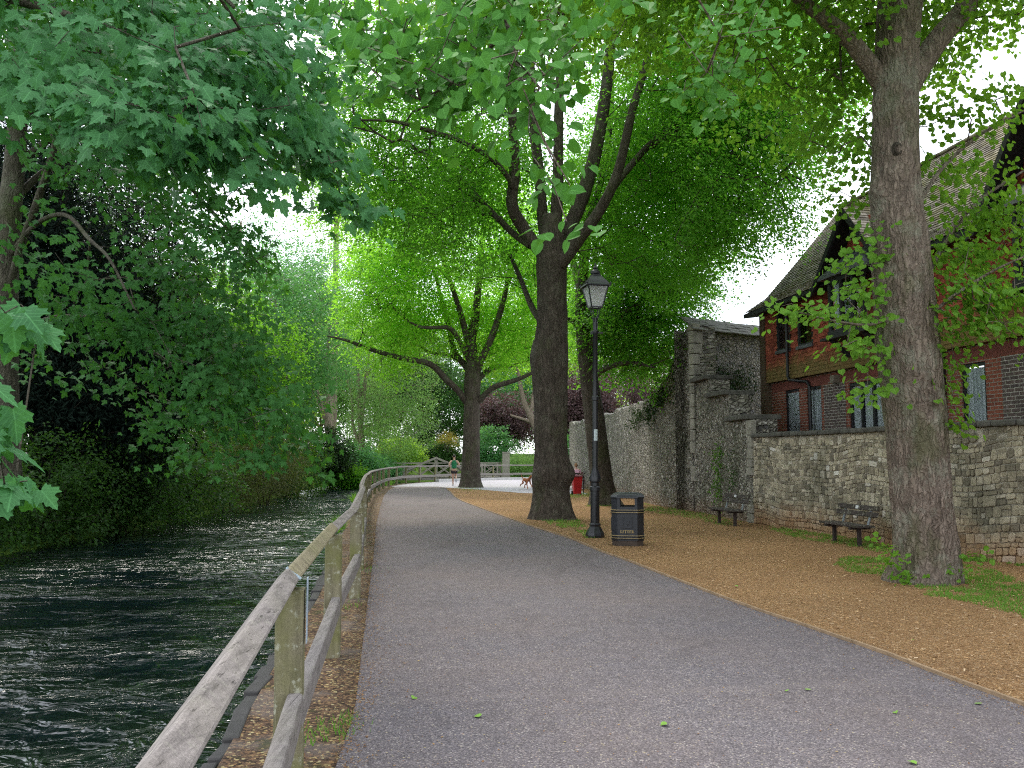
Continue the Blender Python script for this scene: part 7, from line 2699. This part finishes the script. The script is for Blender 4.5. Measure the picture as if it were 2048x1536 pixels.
skin('vest', {'a': ((0, .005, .94), (.158, .125)), 'b': ((0, .02, 1.10), (.150, .118)), 'c': ((0, .06, 1.33), (.188, .132)), 'd': ((0, .075, 1.44), (.15, .105)), 'e': ((0, .08, 1.49), (.09, .08))}, [('a', 'b'), ('b', 'c'), ('c', 'd'), ('d', 'e')], M_GREEN, run)
skin('shorts', {'p': ((0, 0, .95), (.168, .13)), 'l': ((-.095, .005, .84), .118), 'l2': ((-.088, .025, .68), .112), 'r': ((.095, .02, .84), .118), 'r2': ((.10, .06, .68), .112)}, [('p', 'l'), ('l', 'l2'), ('p', 'r'), ('r', 'r2')], M_SHORT, run)
skin('shoe', {'h': ((-.06, -.06, .045), .046), 'm': ((-.06, .06, .04), .044), 't': ((-.06, .19, .035), .034)}, [('h', 'm'), ('m', 't')], M_SHOE, run)
skin('shoe', {'h': ((.10, -.37, .42), .046), 'm': ((.10, -.43, .32), .044), 't': ((.10, -.45, .20), .034)}, [('h', 'm'), ('m', 't')], M_SHOE, run)


def sitter(label, x, y, rz, top, legs, hair):
    r_ = thing('person', label, 'person', (x, y, 0), rz, 'people sitting on the brown bench')
    J, E = {}, []
    J['pelvis'] = ((0, 0, .55), (.16, .13)); J['waist'] = ((0, -.02, .72), (.14, .11)); J['chest'] = ((0, -.02, .93), (.165, .115)); J['neckb'] = ((0, 0, 1.07), .068); J['neck'] = ((0, .01, 1.12), .052); J['head'] = ((0, .03, 1.21), (.076, .09)); J['crown'] = ((0, .03, 1.28), (.066, .078))
    E += [('pelvis', 'waist'), ('waist', 'chest'), ('chest', 'neckb'), ('neckb', 'neck'), ('neck', 'head'), ('head', 'crown')]
    for s_, sx_ in (('L', -1), ('R', 1)):
        J[s_ + 'sh'] = ((sx_ * .185, 0, 1.01), .06); J[s_ + 'el'] = ((sx_ * .24, .04, .73), .043); J[s_ + 'wrist'] = ((sx_ * .14, .25, .66), .030)
        E += [('chest', s_ + 'sh'), (s_ + 'sh', s_ + 'el'), (s_ + 'el', s_ + 'wrist')]
        hand_fingers(s_, J[s_ + 'wrist'][0], (-sx_ * .3, 1, -.15), J, E, (0, .1, -.7))
        J[s_ + 'hip'] = ((sx_ * .09, .05, .54), .088); J[s_ + 'kn'] = ((sx_ * .11, .44, .52), .062); J[s_ + 'calf'] = ((sx_ * .11, .44, .34), .052); J[s_ + 'ank'] = ((sx_ * .11, .43, .09), .036); J[s_ + 'toe'] = ((sx_ * .12, .56, .035), .032)
        E += [('pelvis', s_ + 'hip'), (s_ + 'hip', s_ + 'kn'), (s_ + 'kn', s_ + 'calf'), (s_ + 'calf', s_ + 'ank'), (s_ + 'ank', s_ + 'toe')]
    skin('body', J, E, M_SKIN, r_)
    head_parts(r_, (0, .035, 1.235), (0, 1, 0), hair, True)
    skin('shirt', {'a': ((0, -.01, .50), (.19, .16)), 'b': ((0, -.02, .72), (.175, .145)), 'c': ((0, -.02, .94), (.19, .14)), 'd': ((0, -.005, 1.03), (.14, .10)), 'ls': ((-.20, .005, .99), .075), 'le': ((-.245, .03, .80), .066), 'rs': ((.20, .005, .99), .075), 're': ((.245, .03, .80), .066)},
         [('a', 'b'), ('b', 'c'), ('c', 'd'), ('c', 'ls'), ('ls', 'le'), ('c', 'rs'), ('rs', 're')], top, r_)
    skin('trousers', {'p': ((0, .03, .54), (.165, .135)), 'l': ((-.1, .22, .54), .095), 'lk': ((-.11, .45, .52), .075), 'la': ((-.11, .44, .14), .055), 'r': ((.1, .22, .54), .095), 'rk': ((.11, .45, .52), .075), 'ra': ((.11, .44, .14), .055)},
         [('p', 'l'), ('l', 'lk'), ('lk', 'la'), ('p', 'r'), ('r', 'rk'), ('rk', 'ra')], legs, r_)
    return r_


bx, by = gb2.x - .35, gb2.y + 4.0
p1 = at(1152, 930, by - .05)
sitter('person in a pink shirt sitting on the bench behind the red bin', p1.x, by - .08, R(4), M_PINK, M_PLUM, M_HAIRF)
p2 = at(1181, 930, by)
sitter('person in a white top and dark pink trousers half hidden by the leaning lime', p2.x, by - .02, R(-14), M_WHITE, M_PLUM, M_HAIRF)

dg = G(1058, 979)
M_DOG = plain('russet_coat', (.30, .095, .035), .6, var=.2, scale=6)
dog = thing('dog', 'russet short haired dog bounding across the pale pavement with its tail raised', 'dog', (dg.x - .12, dg.y, .01), R(-58))
J = {'chest': ((.17, 0, .46), (.105, .135)), 'belly': ((-.06, 0, .49), (.088, .10)), 'hip': ((-.25, 0, .50), (.095, .105)), 'neck': ((.31, 0, .59), .068), 'head': ((.42, 0, .68), .066), 'muz': ((.50, 0, .655), .042), 'nose': ((.57, 0, .64), .030),
     't1': ((-.35, 0, .55), .028), 't2': ((-.47, 0, .66), .017), 't3': ((-.56, .01, .80), .009),
     'FLs': ((.19, .085, .42), .052), 'FLe': ((.20, .09, .30), .036), 'FLw': ((.33, .09, .21), .025), 'FLp': ((.36, .09, .10), .026),
     'FRs': ((.19, -.085, .42), .052), 'FRe': ((.15, -.09, .28), .036), 'FRw': ((.20, -.09, .14), .024), 'FRp': ((.24, -.09, .025), .026),
     'HLh': ((-.24, .085, .44), .066), 'HLk': ((-.15, .095, .31), .045), 'HLo': ((-.34, .095, .20), .025), 'HLp': ((-.33, .095, .05), .026),
     'HRh': ((-.24, -.085, .44), .066), 'HRk': ((-.20, -.095, .30), .045), 'HRo': ((-.42, -.095, .25), .025), 'HRp': ((-.50, -.095, .13), .026)}
E = [('chest', 'belly'), ('belly', 'hip'), ('chest', 'neck'), ('neck', 'head'), ('head', 'muz'), ('muz', 'nose'), ('hip', 't1'), ('t1', 't2'), ('t2', 't3')]
for s_ in ('FL', 'FR'):
    E += [('chest', s_ + 's'), (s_ + 's', s_ + 'e'), (s_ + 'e', s_ + 'w'), (s_ + 'w', s_ + 'p')]
for s_ in ('HL', 'HR'):
    E += [('hip', s_ + 'h'), (s_ + 'h', s_ + 'k'), (s_ + 'k', s_ + 'o'), (s_ + 'o', s_ + 'p')]
skin('body', J, E, M_DOG, dog, root=1)
for sg in (-1, 1):
    m = MB()
    m.extrude([(.40, sg * .058, .72), (.45, sg * .062, .70), (.45, sg * .085, .60), (.41, sg * .09, .58), (.375, sg * .075, .65)], (0, sg * .014, 0))
    lbin(m, 'ear', M_DOG, dog, bevel=.005)
    m = MB()
    m.lathe([(.002, -.01), (.011, 0), (.002, .01)], 8, (.475, sg * .036, .70))
    lbin(m, 'eye', M_HAIR, dog)
m = MB()
m.lathe([(.004, -.016), (.018, 0), (.004, .014)], 8, (.595, 0, .65))
lbin(m, 'nose', M_HAIR, dog)

# ------------------------------------------------------------------ grass, chips, fallen bits
def pip(x, y, poly):
    ins = np.zeros(len(x), bool)
    n_ = len(poly)
    for i_ in range(n_):
        x0, y0 = poly[i_]; x1, y1 = poly[(i_ + 1) % n_]
        c_ = ((y0 > y) != (y1 > y)) & (x < (x1 - x0) * (y - y0) / (y1 - y0 + 1e-12) + x0)
        ins ^= c_
    return ins


def blades(m_, px_, py_, h, w_=.006, z=.004):
    n_ = len(px_)
    a = rng.uniform(0, 6.28, n_)
    hh_ = h * rng.uniform(.4, 1.25, n_)
    le = rng.normal(0, .45, (n_, 2)) * hh_[:, None]
    b = np.stack([np.cos(a) * w_, np.sin(a) * w_], -1)
    base = np.stack([px_, py_], -1)
    V = np.zeros((n_, 3, 3))
    V[:, 0, :2] = base - b; V[:, 1, :2] = base + b; V[:, 2, :2] = base + le
    V[:, :2, 2] = z - .004
    V[:, 2, 2] = z + hh_
    m_.add(V.reshape(-1, 3), np.arange(n_ * 3).reshape(n_, 3), rng.random(n_))


M_GRASS = leafmat('grass_blade', (0.07, 0.20, 0.022), (0.17, 0.32, 0.055), (0.24, 0.50, 0.045), .4)
GP = [[(1650, 1128), (1700, 1116), (1790, 1120), (1800, 1165), (1730, 1150)], [(1800, 1150), (1890, 1120), (1960, 1140), (2048, 1165), (2060, 1240), (1980, 1220), (1900, 1200), (1830, 1185)],
      [(1085, 1042), (1130, 1036), (1165, 1045), (1170, 1056), (1120, 1056)], [(1150, 1060), (1185, 1060), (1200, 1075), (1175, 1078)], [(905, 976), (950, 974), (975, 980), (940, 983)], [(1135, 988), (1185, 985), (1190, 994), (1140, 996)], [(1175, 1005), (1235, 1008), (1240, 1015), (1180, 1013)],
      [(1530, 1062), (1640, 1085), (1790, 1110), (1790, 1095), (1640, 1062), (1530, 1048)], [(1290, 1022), (1400, 1042), (1500, 1060), (1500, 1048), (1400, 1026), (1290, 1008)], [(1900, 1120), (2050, 1135), (2050, 1120), (1910, 1108)]]
GN = [2600, 6500, 900, 450, 350, 700, 500, 3800, 2200, 2200]
GHT = [.035, .045, .07, .05, .06, .08, .07, .04, .045, .045]
m = MB()
for pp, n_, h_ in zip(GP, GN, GHT):
    q = np.array([tuple(G(*p))[:2] for p in pp])
    c = q.mean(0)
    lo, hi = q.min(0) - .15, q.max(0) + .15
    x = rng.uniform(lo[0], hi[0], n_ * 6); y = rng.uniform(lo[1], hi[1], n_ * 6)
    nz_ = fbm(np.c_[x * 1.8, y * 1.8, 0 * x], 3, 3)
    sc_ = 1.0 + (nz_ - .5) * 0.9
    ins = pip(c[0] + (x - c[0]) / sc_, c[1] + (y - c[1]) / sc_, q) & (fbm(np.c_[x * 5, y * 5, 0 * x], 6, 2) > .36)
    x, y = x[ins][:n_], y[ins][:n_]
    blades(m, x, y, h_)
# weeds in the soil under the fence
for (px_, py_, r_, n_) in ((640, 1462, .10, 60), (680, 1462, .07, 60), (700, 1440, .05, 40), (668, 1210, .08, 50), (700, 1215, .06, 30), (735, 1140, .12, 60), (690, 1000, .35, 160), (600, 1480, .1, 40)):
    c = G(px_, py_)
    blades(m, c.x + rng.normal(0, r_, n_), c.y + rng.normal(0, r_ * 1.6, n_), .045, .004)
props(m.build('grass', M_GRASS), 'short grass tufts at the tree feet and along the wall', 'grass', kind='stuff')
# rank grass on the river edge
m = MB()
for (y0, n_, h_) in ((20.5, 260, .3), (21.2, 180, .25), (33, 300, .35), (41, 300, .3), (52, 260, .4)):
    yv_ = y0 + rng.normal(0, .5, n_)
    xv_ = np.array([XR(a) for a in yv_]) - rng.uniform(0, .16, n_)
    blades(m, xv_, yv_, h_, .01, -.03)
props(m.build('river_grass', M_GRASS), 'long grass tufts on the stone river edge', 'grass', kind='stuff')

nC = 22000
y = 3.8 + 17 * rng.random(nC) ** 1.7
x0 = np.interp(y, [p_[1] for p_ in PATH_R], [p_[0] for p_ in PATH_R]); x1 = np.interp(y, [p_[1] for p_ in wl], [p_[0] for p_ in wl])
x = x0 + .05 + (x1 - x0 - .1) * rng.random(nC)
dirv = np.c_[rng.normal(0, 1, (nC, 2)), rng.normal(0, .15, nC)]
nrm = np.c_[rng.normal(0, .35, (nC, 2)), np.ones(nC)]
m = MB()
CH = (np.array([(-.16, 0, 0), (.16, .05, 0), (.2, .9, .05), (-.1, 1, .02)]), np.array([[0, 1, 2, 3]]))
put_leaves(m, np.c_[x, y, .012 + .008 * rng.random(nC)], dirv, nrm, rng.uniform(.012, .038, nC), CH, rng.random(nC))
n = NT('wood_chip')
mc = n.done(n.pbr(n.ramp(n.attr(), [(0, (.16, .085, .036)), (.5, (.34, .20, .088)), (.85, (.46, .30, .15)), (1, (.62, .47, .31))]), .85, spec=.2))
props(m.build('wood_chips', mc), 'loose orange brown wood chips strewn between path and wall', 'wood chips', kind='stuff')

m = MB()
nL = 1500
y = 2.6 + 20 * rng.random(nL) ** 2
xl_ = np.interp(y, [p_[1] for p_ in PATH_L], [p_[0] for p_ in PATH_L]); xr_ = np.interp(y, [p_[1] for p_ in PATH_R], [p_[0] for p_ in PATH_R])
t_ = rng.random(nL)
x = xl_ + (xr_ - xl_) * np.where(rng.random(nL) < .45, t_ ** 6, t_)
put_leaves(m, np.c_[x, y, np.full(nL, .017)], np.c_[rng.normal(0, 1, (nL, 2)), rng.normal(0, .1, nL)], np.c_[rng.normal(0, .2, (nL, 2)), np.ones(nL)], rng.uniform(.008, .022, nL), T_QUAD, rng.random(nL) * .75)
big = [G(1790, 1430), G(960, 1440), G(1575, 1388), G(1618, 1386), G(1335, 1455), G(1825, 1285), G(1470, 1175), G(1955, 1414), G(830, 1400), G(1820, 1530)]
P_ = np.array([(a.x, a.y, .022) for a in big])
put_leaves(m, P_, np.c_[rng.normal(0, 1, (10, 2)), np.zeros(10)], np.c_[rng.normal(0, .2, (10, 2)), np.ones(10)], rng.uniform(.025, .05, 10), T_HEART, np.full(10, .97))
nV = 5000
yv_ = 1.2 + 22 * rng.random(nV) ** 1.5
xa = np.array([XR(a) for a in yv_]); xb = np.interp(yv_, [p_[1] for p_ in PATH_L], [p_[0] for p_ in PATH_L]) + .12
xv_ = xa + .1 + (xb - xa - .1) * rng.random(nV)
put_leaves(m, np.c_[xv_, yv_, np.full(nV, .012)], np.c_[rng.normal(0, 1, (nV, 2)), rng.normal(0, .2, nV)], np.c_[rng.normal(0, .4, (nV, 2)), np.ones(nV)], rng.uniform(.006, .018, nV), CH, rng.random(nV) * .62)
nE = 5500
ye = 2.2 + 30 * rng.random(nE) ** 1.6
xe = np.interp(ye, [p_[1] for p_ in PATH_L], [p_[0] for p_ in PATH_L]) + np.abs(rng.normal(0, .13, nE)) * (.4 + 1.2 * vnoise(np.c_[ye * 1.1, 0 * ye, 0 * ye], 4)) - .04
put_leaves(m, np.c_[xe, ye, np.full(nE, .0165)], np.c_[rng.normal(0, 1, (nE, 2)), rng.normal(0, .15, nE)], np.c_[rng.normal(0, .35, (nE, 2)), np.ones(nE)], rng.uniform(.008, .022, nE), CH, rng.random(nE) * .6)
nE = 2500
ye = 4.4 + 24 * rng.random(nE) ** 1.6
xe = np.interp(ye, [p_[1] for p_ in PATH_R], [p_[0] for p_ in PATH_R]) - np.abs(rng.normal(0, .10, nE)) - .02
put_leaves(m, np.c_[xe, ye, np.full(nE, .0165)], np.c_[rng.normal(0, 1, (nE, 2)), rng.normal(0, .15, nE)], np.c_[rng.normal(0, .35, (nE, 2)), np.ones(nE)], rng.uniform(.006, .018, nE), CH, rng.random(nE) * .6)
n = NT('leaf_litter')
ml = n.done(n.pbr(n.ramp(n.attr(), [(0, (.12, .06, .025)), (.4, (.26, .14, .06)), (.7, (.36, .27, .11)), (.85, (.40, .36, .08)), (.97, (.16, .30, .05))]), .8, spec=.2))
props(m.build('leaf_litter', ml), 'small fallen leaves and bud scales on the path and under the fence', 'leaf litter', kind='stuff')
